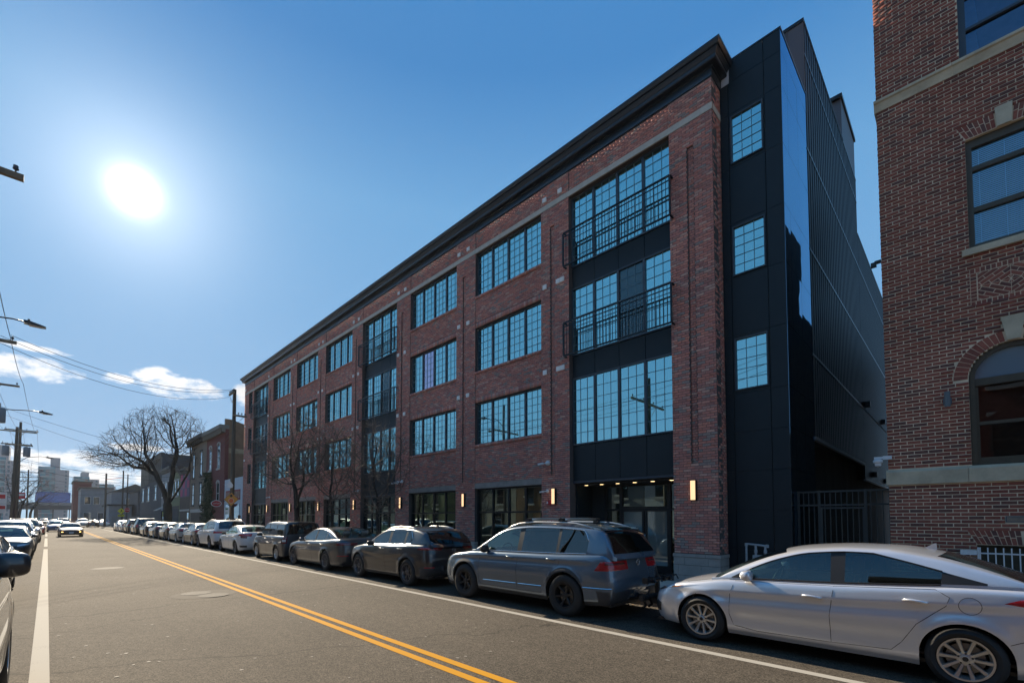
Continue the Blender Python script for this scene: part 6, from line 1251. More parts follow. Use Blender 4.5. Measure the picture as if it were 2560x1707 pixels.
def house(label, x0, x1, h, wm, wins=(), y=YF, depth=10, cornice=.35, cm=M_TRIMD, side=None, arch=False, brackets=0, ground=None, name='row_house', sill=M_TRIMW, group='houses down the street', face=1):
    """face=1: front looks at the street from the building side (-y); face=-1: the other kerb"""
    cx = (x0 + x1) / 2; t = thing(name, label, 'house', (cx, y, .12), group=group); s = face
    Yb = lambda a, b: sorted((y + s * a, y + s * b))
    q = MB(); q.box(x0 + .02, x1 - .02, *Yb(.0, depth), .12, h); q.build('wall', wm, t, world=True)
    if side: q = MB(); q.box(x1 - .019, x1 + .01, *Yb(.3, depth), .12, h - .01); q.build('side_wall', side, t, world=True)
    if cornice:
        q = MB(); q.box(x0 - .05, x1 + .05, *Yb(-cornice, .3), h - .25, h + .12); q.box(x0 - .0, x1 + .0, *Yb(-cornice * .6, -.001), h - .55, h - .251); q.build('cornice', cm, t, world=True)
        for i in range(brackets): xx = x0 + .3 + (x1 - x0 - .6) * i / max(1, brackets - 1); q = MB(); q.box(xx - .07, xx + .07, *Yb(-cornice * .9, -cornice * .61), h - .70, h - .26); q.build('bracket', cm, t, world=True)
    for (wx, wz, ww, wh) in wins:
        q = MB(); a, b = wx - ww / 2, wx + ww / 2
        q.box(a - .07, a, *Yb(-.04, .02), wz, wz + wh); q.box(b, b + .07, *Yb(-.04, .02), wz, wz + wh); q.box(a, b, *Yb(-.04, .02), wz + wh * .48, wz + wh * .52)
        w = q.build('window', M_TRIMD if not arch else M_TRIMW, t, world=True)
        q = MB(); q.box(a, b, *Yb(-.012, .01), wz, wz + wh); q.build('pane', M_DGLASS, w, world=True)
        q = MB(); q.box(a - .14, b + .14, *Yb(-.12, -.001), wz - .18, wz - .01); q.build('sill', sill, w, world=True)
        q = MB()
        if arch:
            n = 8
            for i in range(n):
                t0, t1 = math.pi * i / n, math.pi * (i + 1) / n
                q.prism([(wx + r_ * math.cos(tt_) * (ww / 2 + .12) / .62, wz + wh + r_ * math.sin(tt_) * .55) for r_, tt_ in ((.62, t0), (.62, t1), (.42, t1), (.42, t0))], *Yb(-.09, -.001), 'y')
        else: q.box(a - .14, b + .14, *Yb(-.08, -.001), wz + wh + .01, wz + wh + .22)
        q.build('lintel', sill, w, world=True)
    for (gx0, gx1, gz0, gz1, gm, gn) in (ground or []): q = MB(); q.box(gx0, gx1, *Yb(-.03, .02), gz0, gz1); q.build(gn, gm, t, world=True)
    return t
hs = house('low white stucco shop with a red lettered sign board', -49.25, -43.46, 5.3, M_WSTUC, y=YF + .03, cornice=.0, depth=9, ground=[(-48.6, -47.4, .12, 3.0, M_DGLASS, 'door'), (-46.9, -44.4, .9, 3.0, M_DGLASS, 'shop_window'), (-46.9, -46.8, .9, 3.02, M_TRIMW, 'mullion'), (-48.7, -44.2, 3.35, 4.25, mat('sign_red', (0.26, 0.02, 0.025), 0.6), 'sign_board')], name='shop')
for k in range(7):                                        # illegible gilded lettering
    xx = -48.35 + k * .62; q = MB(); q.box(xx, xx + .10, YF - .035, YF - .005, 3.5, 4.1); q.box(xx + .10, xx + .36, YF - .035, YF - .005, 3.5 + .2 * (k % 3), 3.62 + .2 * (k % 3)); q.box(xx + .30, xx + .38, YF - .035, YF - .005, 3.62, 4.1); q.build('lettering', mat('sign_cream', (0.45, 0.33, 0.25), 0.6), hs, world=True)
h1 = house('tall red brick row house with white arched lintels and tan side wall', -56.4, -49.3, 10.4, M_RBRICK, [(-54.6, 6.6, .85, 2.2), (-51.4, 6.6, .85, 2.2), (-54.6, 3.2, .85, 1.9), (-51.4, 3.2, .85, 1.9)], arch=True, brackets=14, cornice=.5, cm=mat('cornice_stone_grey', (0.20, 0.18, 0.15), 0.8), side=M_TANB, depth=12, ground=[(-55.8, -54.6, .12, 2.4, M_TRIMD, 'door')])
for z0, z1 in ((7.9, 8.35), (4.75, 5.15)): q = MB(); q.box(-49.29, -49.265, YF + .3, YF + 9, z0, z1); q.build('plaster_patch', mat('plaster_patch', (0.36, 0.28, 0.18), 0.9, noise_s=2, noise_a=0.4), h1, world=True)
q = MB(); q.prism([(YF - .02, 10.4), (YF + 3.0, 10.4), (YF + .4, 11.1), (YF - .02, 11.1)], -49.6, -49.3, 'x'); q.build('parapet', M_TANB, h1, world=True)
h2 = house('buff brick row house with tall dark windows and a bracketed cornice', -63.8, -56.45, 10.5, M_BUFF, [(-62.2, 6.3, .85, 2.6), (-58.6, 6.3, .85, 2.6), (-62.2, 2.9 + .35, .85, 2.2), (-58.6, 3.25, .85, 2.2)], cornice=.55, brackets=8, ground=[(-62.9, -57.4, .12, 2.35, M_BRNW, 'garage_door'), (-63.4, -57.0, 2.4, 2.75, M_TRIMW, 'stone_lintel')], sill=M_TRIMD)
h3 = house('low brown storefront with a pink and purple chequered mural', -69.6, -63.85, 7.6, M_BRNW, cornice=.3, ground=[(-65.0, -63.9 - .3, .12, 2.4, M_DGLASS, 'door'), (-69.4, -64.0, 2.6, 2.8, M_TRIMW, 'ledge'), (-69.2, -64.1, 4.3, 7.2, M_PURP, 'mural_ground')], name='storefront')
for i in range(4):
    for j in range(3):
        if (i + j) % 2 == 0 or (i * j) % 3 == 1: q = MB(); q.box(-69.1 + i * 1.25, -67.95 + i * 1.25, YF - .05, YF - .032, 4.4 + j * .95, 5.25 + j * .95); q.build('mural_square', M_PINK, h3, world=True)
h4 = house('olive green bay-fronted house behind the big tree', -75.5, -69.7, 8.2, M_GREENW, [(-74.2, 4.6, .9, 1.9), (-72.5, 4.6, .9, 1.9), (-70.8, 4.6, .9, 1.9)], cornice=.3, ground=[(-75.2, -70.0, .12, 3.0, M_DSID, 'shopfront'), (-75.3, -70.0, 3.02, 3.3, M_TRIMD, 'ledge')])
h5 = house('grey painted house with white bay windows behind the big tree', -83.0, -75.6, 8.6, M_GSID, [(-81.6, 4.8, 1.1, 1.9), (-79.4, 4.8, 1.1, 1.9), (-77.2, 4.8, 1.1, 1.9)], cornice=.3, sill=M_TRIMW, ground=[(-82.6, -79.8, .12, 2.8, M_DGLASS, 'shop_window'), (-79.0, -76.2, .12, 2.8, M_BRNW, 'shutter')])
q = MB(); q.prism([(YF - .0, 3.6), (YF - 1.4, 2.8), (YF - 1.4, 2.75), (YF - .0, 3.5)], -78.9, -76.0, 'x'); q.build('awning', mat('awning_cream', (0.40, 0.37, 0.32), 0.8), h5, world=True)
h6 = house('large dark building with weathered upper panels before the crossing', -104.5, -83.1, 11.2, M_DSID, [(-101, 4.6, 1.6, 2.0), (-95, 4.6, 1.6, 2.0), (-88, 4.6, 1.6, 2.0)], cornice=.2, ground=[(-103.8, -95.5, 7.2, 10.9, mat('weathered_panel', (0.12, 0.105, 0.085), 0.9, noise_s=.8, noise_a=0.6), 'weathered_panel'), (-95.0, -84.0, 7.4, 10.8, mat('weathered_panel_dark', (0.05, 0.046, 0.042), 0.9, noise_s=1.2, noise_a=0.6), 'weathered_panel')], name='dark_building')
# beyond the crossing: grey houses whose gable walls face us
def gable(label, x, y0, y1, h, wm, wins, roofh=0, depth=14, group='houses beyond the crossing', trim=M_TRIMW, siding=True):
    t = thing('grey_house', label, 'house', (x, (y0 + y1) / 2, .0), group=group); q = MB(); q.box(x - depth, x, y0, y1, 0, h); q.build('wall', wm, t, world=True)
    if roofh: q = MB(); q.prism([(y0 - .3, h), (y1 + .3, h), ((y0 + y1) / 2, h + roofh)], x - depth - .2, x + .25, 'x'); q.build('roof', M_ROOF, t, world=True)
    else: q = MB(); q.box(x - depth - .2, x + .35, y0 - .3, y1 + .3, h, h + .35); q.build('roof', M_ROOF, t, world=True)
    if siding:
        for k in range(int(h / .45)): q = MB(); q.box(x + .001, x + .03, y0, y1, k * .45 + .02, k * .45 + .40); q.build('siding_board', wm, t, world=True)
    for (wy, wz, ww, wh) in wins:
        q = MB(); q.box(x + .031, x + .08, wy - ww / 2 - .1, wy + ww / 2 + .1, wz - .1, wz + wh + .1); w = q.build('window', trim, t, world=True); q = MB(); q.box(x + .081, x + .09, wy - ww / 2, wy + ww / 2, wz, wz + wh); q.build('pane', M_DGLASS, w, world=True)
    return t
gable('pale grey sided two-storey house beyond the crossing with two upper windows', -170, 6.2, 12.6, 9.8, M_GSID, [(7.6, 5.6, 1.1, 1.9), (9.4, 5.6, 1.1, 1.9), (7.6, 1.2, 1.4, 2), (10.5, 1.2, 1.4, 2)])
gable('grey sided house with a tan pitched roof beyond the crossing', -150, 11.0, 20.0, 8.2, mat('grey_siding_blue', (0.16, 0.175, 0.20), 0.8, noise_s=.8, noise_a=.15), [(14.4, 5.0, 1.2, 1.6)], 2.2)
gable('charcoal corner house beyond the crossing with one framed window', -126, 13.5, 23, 7.5, M_DSID, [(17.0, 4.4, 2.2, 2.4)], 0)
gable('brick red wall rising behind the pale grey house', -215, 3.8 + 2.2, 10.5, 14.0, M_RBRICK, [], 0, siding=False)
gable('low grey shed behind the picket fence beyond the crossing', -130, 9.2, 13.0, 4.4, M_GSID, [], 0, siding=False)
fn = thing('picket_fence', 'grey picket fence on the far corner of the crossing', 'fence', (-118, 10, .0)); M_FEN = mat('fence_grey', (0.18, 0.18, 0.175), 0.8)
for i in range(34): q = MB(); q.box(-118.03, -117.97, 8.8 + i * .16, 8.93 + i * .16, .1, 2.1); q.build('picket', M_FEN, fn, world=True)
q = MB(); q.box(-118.08, -118.03, 8.8, 14.2, .5, .6); q.box(-118.08, -118.03, 8.8, 14.2, 1.6, 1.7); q.build('rails', M_FEN, fn, world=True)
# other kerb: two-storey rows (mirrored in the shop windows and upper panes)
lm = [M_BUFF, M_WSTUC, M_GSID, M_TANB, mat('house_cream', (0.38, 0.35, 0.29), 0.8, noise_s=2, noise_a=.15), M_GREENW, M_BUFF, M_GSID]; ln = ['buff', 'white', 'grey', 'tan', 'cream', 'olive', 'sand', 'pale grey']
house('tall brown brick block on the opposite kerb, mirrored in the arched window', -3.5, 12.0, 10.5, M_RBRICK, [(i * 3.0 - 1.5, z, 1.1, 1.8) for i in range(5) for z in (1.2, 4.4, 7.6)], y=-6.6, depth=9, cornice=.35, face=-1, group='houses on the opposite kerb')
x = -3.6; k = 0
while x > -104:
    w = [5.6, 4.8, 6.4, 5.2, 7.2][k % 5]; hh = [6.6, 5.8, 7.0, 6.2, 5.4][(k * 2) % 5]
    house('%s house %s on the opposite kerb' % (ln[k % 8], ['with flat roof', 'with tall windows', 'with wide front', 'with low cornice', 'with plain door'][k % 5] + (' near the camera' if x > -15 else ' midway along' if x > -60 else ' far down')), x - w, x, hh, lm[k % 8], [(x - w * .3, 3.4, .95, 1.4), (x - w * .7, 3.4, .95, 1.4), (x - w * .3, 1.0, 1.1, 1.7)], y=-6.6, depth=9, cornice=.3, face=-1, group='houses on the opposite kerb', ground=[(x - w * .82, x - w * .60, .12, 2.4, M_TRIMD, 'door')]); x -= w + (0.03 if k % 4 else 3.5); k += 1
# ================================================================== far towers, viaduct
M_HAZ1 = mat('tower_concrete', (0.32, 0.31, 0.33), 0.8); M_HAZ2 = mat('tower_glass', (0.06, 0.22, 0.28), 0.25, spec=0.8); M_HAZ3 = mat('tower_slab', (0.20, 0.33, 0.38), 0.8); M_HAZW = mat('tower_window', (0.08, 0.13, 0.17), 0.3)
def tower(label, x, y0, y1, h, floors, core=None, split=.55, depth=26, left=M_HAZ2, right=M_HAZ1):
    t = thing('apartment_tower', label, 'tower', (x, (y0 + y1) / 2, 0), group='distant towers'); ys = y0 + (y1 - y0) * split; fh = h / floors
    q = MB(); q.box(x - depth, x, y0, ys, 0, h - fh * .3); q.build('glazed_wing', left, t, world=True); q = MB(); q.box(x - depth, x + .8, ys + .01, y1, 0, h - fh); q.build('masonry_wing', right, t, world=True)
    if core: q = MB(); q.box(x - depth + 4, x - 3, y0 + (y1 - y0) * core[0], y0 + (y1 - y0) * core[1], h - fh, h + core[2]); q.build('lift_core', right, t, world=True)
    q = MB()
    for k in range(1, floors): q.box(x + .01, x + .5, y0 - .3, ys, k * fh - .25, k * fh + .25)
    o = q.build('floor_slabs', M_HAZ3, t, world=True); o['kind'] = 'stuff'
    q = MB(); n = max(3, int((y1 - y0) / 2.6))
    for k in range(1, floors - 1):
        for i in range(n):
            yy = y0 + (y1 - y0) * (i + .5) / n
            if yy > ys and i % 2 == 0: q.box(x + .81, x + .9, yy - .5, yy + .5, k * fh + .5, k * fh + fh - .5)
            elif yy <= ys and (i + k) % 3: q.box(x + .02, x + .2, yy - .9, yy + .9, k * fh + .4, k * fh + fh - .4)
    o = q.build('windows', M_HAZW, t, world=True); o['kind'] = 'stuff'
    return t
tower('tall glass and concrete tower closing the street on the left', -450, -5.3, 10.0, 38, 15, (.38, .70, 6.0))
tower('broad stepped glass tower half behind the big tree', -470, 13.0, 27, 33.5, 13, (.3, .6, 3.0), .62); tower('lower shoulder of the stepped glass tower', -468, 27.2, 36.5, 28.5, 11, None, .9)
tower('pale tower at the left edge behind the poles', -420, -24.5, -13.5, 40, 15, (.1, .6, 7), .5)
vd = thing('viaduct', 'dark railway viaduct crossing the street in the distance', 'bridge', (-260, 4, 0)); q = MB(); q.box(-266, -260, -14, 16, 5.2, 6.9); q.build('deck', M_DSID, vd, world=True)
q = MB(); q.box(-260.4, -260, -14, 16, 6.9, 8.0); q.build('parapet', mat('parapet_grey', (0.2, 0.2, 0.2), 0.8), vd, world=True)
for y in (-9, -3.2, 9.4, 14): q = MB(); q.box(-265, -261, y - .6, y + .6, -.02, 5.19); q.build('pier', M_DSID, vd, world=True)
bb = thing('blue_hoarding', 'blue hoarding below the distant glass tower', 'hoarding', (-330, 2, 0)); q = MB(); q.box(-331, -330, -4.5, 8.2, 9, 15.0); q.build('panel', mat('hoarding_blue', (0.02, 0.10, 0.36), 0.6, noise_s=.3, noise_a=.3), bb, world=True)
for y in (-4, 2, 8): q = MB(); q.box(-331.4, -331.01, y - .2, y + .2, -.02, 15); q.build('post', M_RAIL, bb, world=True)
# ================================================================== trees: grown towards attraction points
M_BARK = mat('bark_dark', (0.026, 0.021, 0.018), 0.9, noise_s=9, noise_a=0.4, bump=0.5); M_TWIG = mat('twig_brown', (0.034, 0.026, 0.021), 0.85); M_TWIG2 = mat('twig_pale', (0.10, 0.075, 0.06), 0.8); M_LEAF = mat('dry_leaf', (0.17, 0.105, 0.04), 0.8)  # M_TWIG2: sunlit branch edges put into a lighter twig colour
def grow(base, trunk, blobs, natt, seed, step=.35, infl=2.4, kill=.5, maxn=9000, limbs=()):
    rg_ = np.random.default_rng(seed); A = []
    for (c, rad, w) in blobs:
        n = int(natt * w); p = rg_.normal(size=(n * 3, 3)); p /= np.linalg.norm(p, axis=1, keepdims=True); p *= rg_.random((n * 3, 1)) ** (1 / 2.4); A.append((np.array(c) + p * np.array(rad))[:n])
    A = np.concatenate(A); nodes = [np.array(base, float)]; par = [-1]
    for p in trunk:
        a, b = nodes[-1], np.array(p, float); n = max(1, int(np.linalg.norm(b - a) / step))
        for i in range(1, n + 1): nodes.append(a + (b - a) * i / n + rg_.normal(0, .02, 3)); par.append(len(nodes) - 2)
    tip = len(nodes) - 1; made = []
    for lb in limbs:
        k, pts = lb; prev = tip if k is None else min(made[k], key=lambda i: np.linalg.norm(nodes[i] - np.array(pts[0]))); ids = []
        for p in pts:
            a, b = nodes[prev], np.array(p, float); n = max(1, int(np.linalg.norm(b - a) / step))
            for i in range(1, n + 1): nodes.append(a + (b - a) * i / n + rg_.normal(0, .05, 3)); par.append(prev); prev = len(nodes) - 1; ids.append(prev)
        made.append(ids)
    Nn = np.array(nodes); near = np.argmin(((A[:, None] - Nn[None]) ** 2).sum(-1), 1); dist = np.sqrt(((A - Nn[near]) ** 2).sum(-1)); alive = np.ones(len(A), bool)
    for it in range(160):
        act = alive & (dist < infl * (3 if it < 25 else 1))
        if not act.any() or len(nodes) > maxn: break
        D = {}
        for i in np.where(act)[0]: v = A[i] - nodes[near[i]]; D.setdefault(near[i], []).append(v / (np.linalg.norm(v) + 1e-9))
        new = []
        for k, vs in D.items():
            v = np.sum(vs, 0); l = np.linalg.norm(v)
            if l < 1e-6: continue
            v = v / l + rg_.normal(0, .16, 3); p = nodes[k] + v / np.linalg.norm(v) * step
            nodes.append(p); par.append(k); new.append(len(nodes) - 1)
        if not new: break
        NP = np.array([nodes[i] for i in new])
        for i in np.where(alive)[0]:
            d2 = ((NP - A[i]) ** 2).sum(-1); j = int(np.argmin(d2)); dd = math.sqrt(d2[j])
            if dd < dist[i]: dist[i] = dd; near[i] = new[j]
            if dist[i] < kill: alive[i] = False
    return nodes, par
def tree(name, label, base, trunk, blobs, natt, seed, r0, group=None, step=.35, infl=2.4, kill=.5, twigs=2, tw_len=.5, leaves=0, expo=2.3, rtip=.006, limbs=(), twm=None):
    nodes, par = grow(base, trunk, blobs, natt, seed, step, infl, kill, limbs=limbs); n = len(nodes); rg_ = random.Random(seed)
    ch = [[] for _ in range(n)]
    for i, p in enumerate(par):
        if p >= 0: ch[p].append(i)
    rad = np.zeros(n)
    for i in range(n - 1, -1, -1): rad[i] = rtip if not ch[i] else sum(rad[c] ** expo for c in ch[i]) ** (1 / expo)
    rad *= 1.0; k_ = r0 / rad[0]; rad = rad * (k_ ** (np.log(np.maximum(rad, rtip) / rtip) / max(1e-6, math.log(rad[0] / rtip))))
    t = thing(name, label, 'tree', tuple(base), group=group)
    big, sm, lf = MB(), MB(), MB()
    # chains
    def chain(start, c):
        pts = [nodes[start]]; rr_ = [min(rad[start], rad[c] * 1.15)]
        while True:
            pts.append(nodes[c]); rr_.append(rad[c])
            if not ch[c]: break
            nx = max(ch[c], key=lambda q: rad[q]); stack.extend((c, o) for o in ch[c] if o != nx); c = nx
        P = [Vector(tuple(p)) for p in pts]
        for _ in range(1):                                 # one smoothing pass
            P = [P[0]] + [(P[i - 1] + 2 * P[i] + P[i + 1]) / 4 for i in range(1, len(P) - 1)] + [P[-1]]
        if rr_[0] > .035: big.tube(P, rr_, 8 if rr_[0] > .1 else 6, cap=False)
        else: sm.tube(P, rr_, 4, cap=False)
        return P
    stack = [(0, c) for c in ch[0]]; first = stack.pop(); stack2 = stack; chain(*first)
    while stack: chain(*stack.pop())
    for i in range(n):
        if rad[i] < .016 and rg_.random() < .9:
            for _ in range(twigs if len(ch[i]) else twigs + 1):
                p = Vector(tuple(nodes[i])); d0 = (p - Vector(tuple(nodes[par[i]]))).normalized() if par[i] >= 0 else Vector((0, 0, 1))
                d_ = (d0 + Vector((rg_.gauss(0, .6), rg_.gauss(0, .6), rg_.gauss(.12, .5)))).normalized(); l = tw_len * rg_.uniform(.4, 1.2); m_ = p + d_ * l * .5 + Vector((rg_.gauss(0, .04), rg_.gauss(0, .04), rg_.gauss(0, .04))); e_ = p + d_ * l
                sm.tube([p, m_, e_], [rtip * .8, rtip * .6, rtip * .3], 3, cap=False)
                if rg_.random() < leaves:
                    w = Vector((rg_.gauss(0, 1), rg_.gauss(0, 1), rg_.gauss(0, 1))).normalized() * .05; u = Vector((rg_.gauss(0, 1), rg_.gauss(0, 1), rg_.gauss(0, 1))).normalized() * .03; lf.add([tuple(e_ - w), tuple(e_ + u), tuple(e_ + w), tuple(e_ - u)], [(0, 1, 2, 3)])
    big.build('trunk', M_BARK, t, world=True, smooth=True); o = sm.build('crown', twm or M_TWIG, t, world=True); o['kind'] = 'stuff'
    if lf.v: o = lf.build('leaves', M_LEAF, t, world=True); o['kind'] = 'stuff'
    return t
rx, ry = math.cos(_yaw), math.sin(_yaw)                 # unit vector pointing right in the photograph
TB = (-61.7, 9.25)
def tp(r_, z, d=0): return (TB[0] + rx * r_ - ry * d, TB[1] + ry * r_ + rx * d, z)
LIMBS = [(None, [tp(-.9, 5.2, .2), tp(-2.0, 6.6, .6), tp(-3.4, 7.2, .9), tp(-4.6, 7.4, 1.0)]), (None, [tp(-.6, 5.6, -.4), tp(-1.4, 7.6, -.8), tp(-1.9, 8.6, -1.1)]), (None, [tp(.15, 5.4), tp(.35, 7.8, .2), tp(.5, 9.3, .3)]), (0, [tp(-2.4, 7.6, -.3), tp(-3.2, 8.3, -.6)]), (None, [tp(.5, 5.0, .8), tp(.9, 7, 1.6), tp(.9, 8.2, 2.0)])]
tree('bare_tree', 'large bare tree spreading low over the street beyond the main building', (TB[0], TB[1], .1), [tp(-.05, 1.5), tp(-.1, 3.2)], [(tp(-.6, 11.3), (4.0, 4.0, 2.7), 1.0), (tp(-5.4, 8.4), (4.4, 3.6, 1.5), .7), (tp(-4.2, 10.0), (2.9, 2.8, 1.8), .45), (tp(1.4, 8.0), (1.8, 1.8, 1.6), .14)], 2200, 3, .40, step=.32, infl=2.0, kill=.40, twigs=2, tw_len=.7, leaves=.10, rtip=.0125, limbs=LIMBS, expo=1.95)
GT_ = 'street trees in front of the building'
tree('street_tree', 'bare street tree with the widest crown, before the dark slate wagon', (-25.4, 9.35, .12), [(-25.4, 9.35, 1.9), (-25.45, 9.3, 2.5)], [((-25.6, 9.3, 5.4), (2.7, 2.2, 2.2), 1.0), ((-27.5, 9.2, 4.3), (1.7, 1.5, 1.2), .3), ((-23.6, 9.2, 4.6), (1.6, 1.5, 1.4), .3)], 900, 5, .13, GT_, .19, 1.5, .27, 3, .45, rtip=.0075, twm=M_TWIG2)
tree('street_tree', 'slim bare street tree between the wide one and the balcony bay', (-21.1, 9.35, .12), [(-21.1, 9.35, 1.8), (-21.1, 9.3, 2.6)], [((-21.2, 9.3, 4.5), (1.9, 1.7, 1.9), 1.0), ((-21.1, 9.3, 2.6), (1.4, 1.2, .7), .15)], 640, 6, .07, GT_, .17, 1.4, .24, 3, .40, rtip=.0068, twm=M_TWIG2)
tree('street_tree', 'slim bare street tree in front of the middle balcony bay', (-16.8, 9.35, .12), [(-16.8, 9.35, 1.6), (-16.8, 9.3, 2.4)], [((-16.9, 9.3, 4.1), (1.7, 1.6, 1.7), 1.0), ((-16.7, 9.2, 2.4), (1.6, 1.2, .7), .22)], 640, 8, .068, GT_, .17, 1.4, .24, 3, .40, rtip=.0068, twm=M_TWIG2)
GL_ = 'bare trees along the left kerb'
tree('bare_tree', 'bare tree behind the leaning left-hand poles', (-92, -3.4, .1), [(-92, -3.4, 2.6)], [((-92, -3.0, 6.6), (4, 3.4, 3.0), 1.0)], 320, 11, .2, GL_, .4, 2.4, .7, 2, .9, rtip=.012)
tree('bare_tree', 'bare tree with red tinged twigs farther down the left kerb', (-120, -3.5, .1), [(-120, -3.5, 2.8)], [((-120, -2.4, 6.4), (5, 4, 3.0), 1.0)], 300, 12, .2, GL_, .5, 2.8, .8, 2, 1.0, rtip=.014)
tree('bare_tree', 'farthest bare tree left of the viaduct', (-160, -2.9, .1), [(-160, -2.9, 3.0)], [((-160, -1.0, 7.0), (7, 6, 3.4), 1.0)], 300, 13, .25, GL_, .6, 3.4, 1.0, 2, 1.3, rtip=.02)
# ivy-clad evergreen by the red house
iv = thing('ivy', 'dark green ivy column climbing the front of the red brick house', 'ivy', (-54.4, 11.2, .12)); q = MB(); rgi = random.Random(4)
for i in range(5200):
    z = rgi.uniform(.1, 6.3); w = 2.2 * (1 - (z / 6.6) ** 2.2) + .25; x = -54.3 + rgi.gauss(0, .42) * w; y = YF - .08 - abs(rgi.gauss(0, .22)); a = Vector((rgi.gauss(0, 1), rgi.gauss(-.4, .6), rgi.gauss(0, 1))).normalized(); b = a.cross(Vector((rgi.gauss(0, 1), rgi.gauss(0, 1), rgi.gauss(0, 1)))).normalized(); s_ = rgi.uniform(.06, .12); p = Vector((x, y, z))
    q.add([tuple(p - a * s_), tuple(p + b * s_ * .7), tuple(p + a * s_), tuple(p - b * s_ * .7)], [(0, 1, 2, 3)])
o = q.build('foliage', mat('ivy_leaf', (0.022, 0.045, 0.018), 0.6, noise_s=5, noise_a=.4), iv, world=True); o['kind'] = 'stuff'
q = MB(); q.tube([(-54.4, YF - .12, .1), (-54.3, YF - .08, 2), (-54.5, YF - .08, 4.5)], [.07, .05, .02], 6); q.build('stem', M_BARK, iv, world=True)
# ================================================================== poles, wires, street lamps
M_WOOD = mat('pole_wood', (0.085, 0.070, 0.055), 0.9, noise_s=4, noise_a=0.35, stretch=(3, 3, .3), bump=0.4); M_WIRE = mat('wire_black', (0.012, 0.012, 0.013), 0.6); M_INS = mat('insulator', (0.03, 0.03, 0.034), 0.3); M_ARM = mat('crossarm_wood', (0.17, 0.135, 0.09), 0.85, noise_s=6, noise_a=0.3); M_XFMR = mat('transformer_grey', (0.16, 0.17, 0.18), 0.5)
def pole(label, x, y, h, r=.15, arms=(), lean=(0, 0), xf=(), lamp=None, group='wooden utility poles'):
    t = thing('utility_pole', label, 'pole', (x, y, .1), group=group); L_ = lambda z: (x + lean[0] * z / h, y + lean[1] * z / h, z)
    q = MB(); q.tube([L_(.1), L_(h * .5), L_(h)], [r, r * .85, r * .7], 12); q.build('post', M_WOOD, t, world=True, smooth=True, auto=50)
    for (z, a, b, ax) in arms:                            # a..b: reach along the axis
        q = MB(); c = L_(z)
        if ax == 'y': q.box(c[0] + r * .8, c[0] + r * .8 + .1, c[1] + a, c[1] + b, z - .06, z + .06)
        else: q.box(c[0] + a, c[0] + b, c[1] - r * .8 - .1, c[1] - r * .8, z - .06, z + .06)
        ar = q.build('crossarm', M_ARM, t, world=True); n = 4
        for i in range(n):
            f = a + .12 + (b - a - .24) * i / (n - 1); p = (c[0] + r * .8 + .05, c[1] + f) if ax == 'y' else (c[0] + f, c[1] - r * .8 - .05)
            q = MB(); q.lathe([(.012, .06), (.014, .12), (.045, .13), (.05, .16), (.03, .175), (.042, .19), (.042, .215), (.0, .235)], 8, (p[0], p[1], z)); q.build('insulator', M_INS, ar, world=True, smooth=True)
        q = MB()
        for s in (-1, 1):
            e_ = .55 * s
            if a < e_ < b: q.tube([(c[0] + r * .8 + .05, c[1] + e_, z - .06), (c[0] + r * .8 + .02, c[1] + .05 * s, z - .65)] if ax == 'y' else [(c[0] + e_, c[1] - r * .8 - .05, z - .06), (c[0] + .05 * s, c[1] - r * .8 - .02, z - .65)], .015, 6)
        if q.v: q.build('arm_brace', M_ARM, ar, world=True)
    for (z, dy, sc_) in xf:
        q = MB(); c = L_(z); q.lathe([(0, -.5 * sc_), (.24 * sc_, -.48 * sc_), (.26 * sc_, -.42 * sc_), (.26 * sc_, .40 * sc_), (.22 * sc_, .46 * sc_), (.0, .48 * sc_)], 14, (c[0], c[1] + dy, z)); q.tube([(c[0], c[1] + dy * .5, z - .2), (c[0], c[1] + dy, z - .2)], .05, 6); q.tube([(c[0] + .1, c[1] + dy, z + .46 * sc_), (c[0] + .1, c[1] + dy, z + .75 * sc_)], .035, 6); q.build('transformer', M_XFMR, t, world=True, smooth=True, auto=40)
    if lamp:
        z, reach, rise = lamp; c = L_(z); q = MB(); P = [(c[0], c[1] + r * .6, z), (c[0], c[1] + reach * .3, z + rise * .8), (c[0], c[1] + reach * .65, z + rise), (c[0], c[1] + reach - .6, z + rise * .95)]; q.tube(P, .03, 8); ar = q.build('lamp_arm', M_RAIL, t, world=True, smooth=True)
        q = MB(); zz = z + rise * .93; y1 = c[1] + reach - .62; q.prism([(y1, zz - .05), (y1 + .62, zz - .09), (y1 + .64, zz - .06), (y1 + .5, zz - .02), (y1 + .2, zz + .05), (y1, zz + .06)], c[0] - .14, c[0] + .14, 'x'); q.build('lamp_head', M_RAIL, ar, world=True)
        q = MB(); q.box(c[0] - .11, c[0] + .11, y1 + .15, y1 + .55, zz - .105, zz - .088); q.build('lens', M_STONE, ar, world=True); q = MB(); q.lathe([(0, .0), (.04, 0), (.04, .09), (0, .10)], 8, (c[0], y1 + .14, zz + .06)); q.build('photocell', M_RAIL, ar, world=True)
    return t
pole('utility pole on the right pavement carrying the orange diamond sign', -36.2, 8.98, 10.75, .155, [(10.45, -.62, .62, 'x'), (8.9, -.1, .75, 'y')])
pole('leftmost near utility pole, only its pale crossarm end in view', -14, -2.95, 10.6, .15, [(8.85, -1.6, 2.40, 'y')])
pole('near left utility pole whose lamp reaches out below the sun', -27, -2.9, 11.0, .15, [(8.75, -1.7, 1.84, 'y')], lamp=(9.25, 2.62, .5))
pole('left utility pole with a hanging transformer and a lamp over the dashes', -43.5, -2.85, 11.6, .15, [(10.25, -1.4, 1.35, 'y')], xf=[(8.3, .55, 1.0)], lamp=(8.35, 2.9, .45))
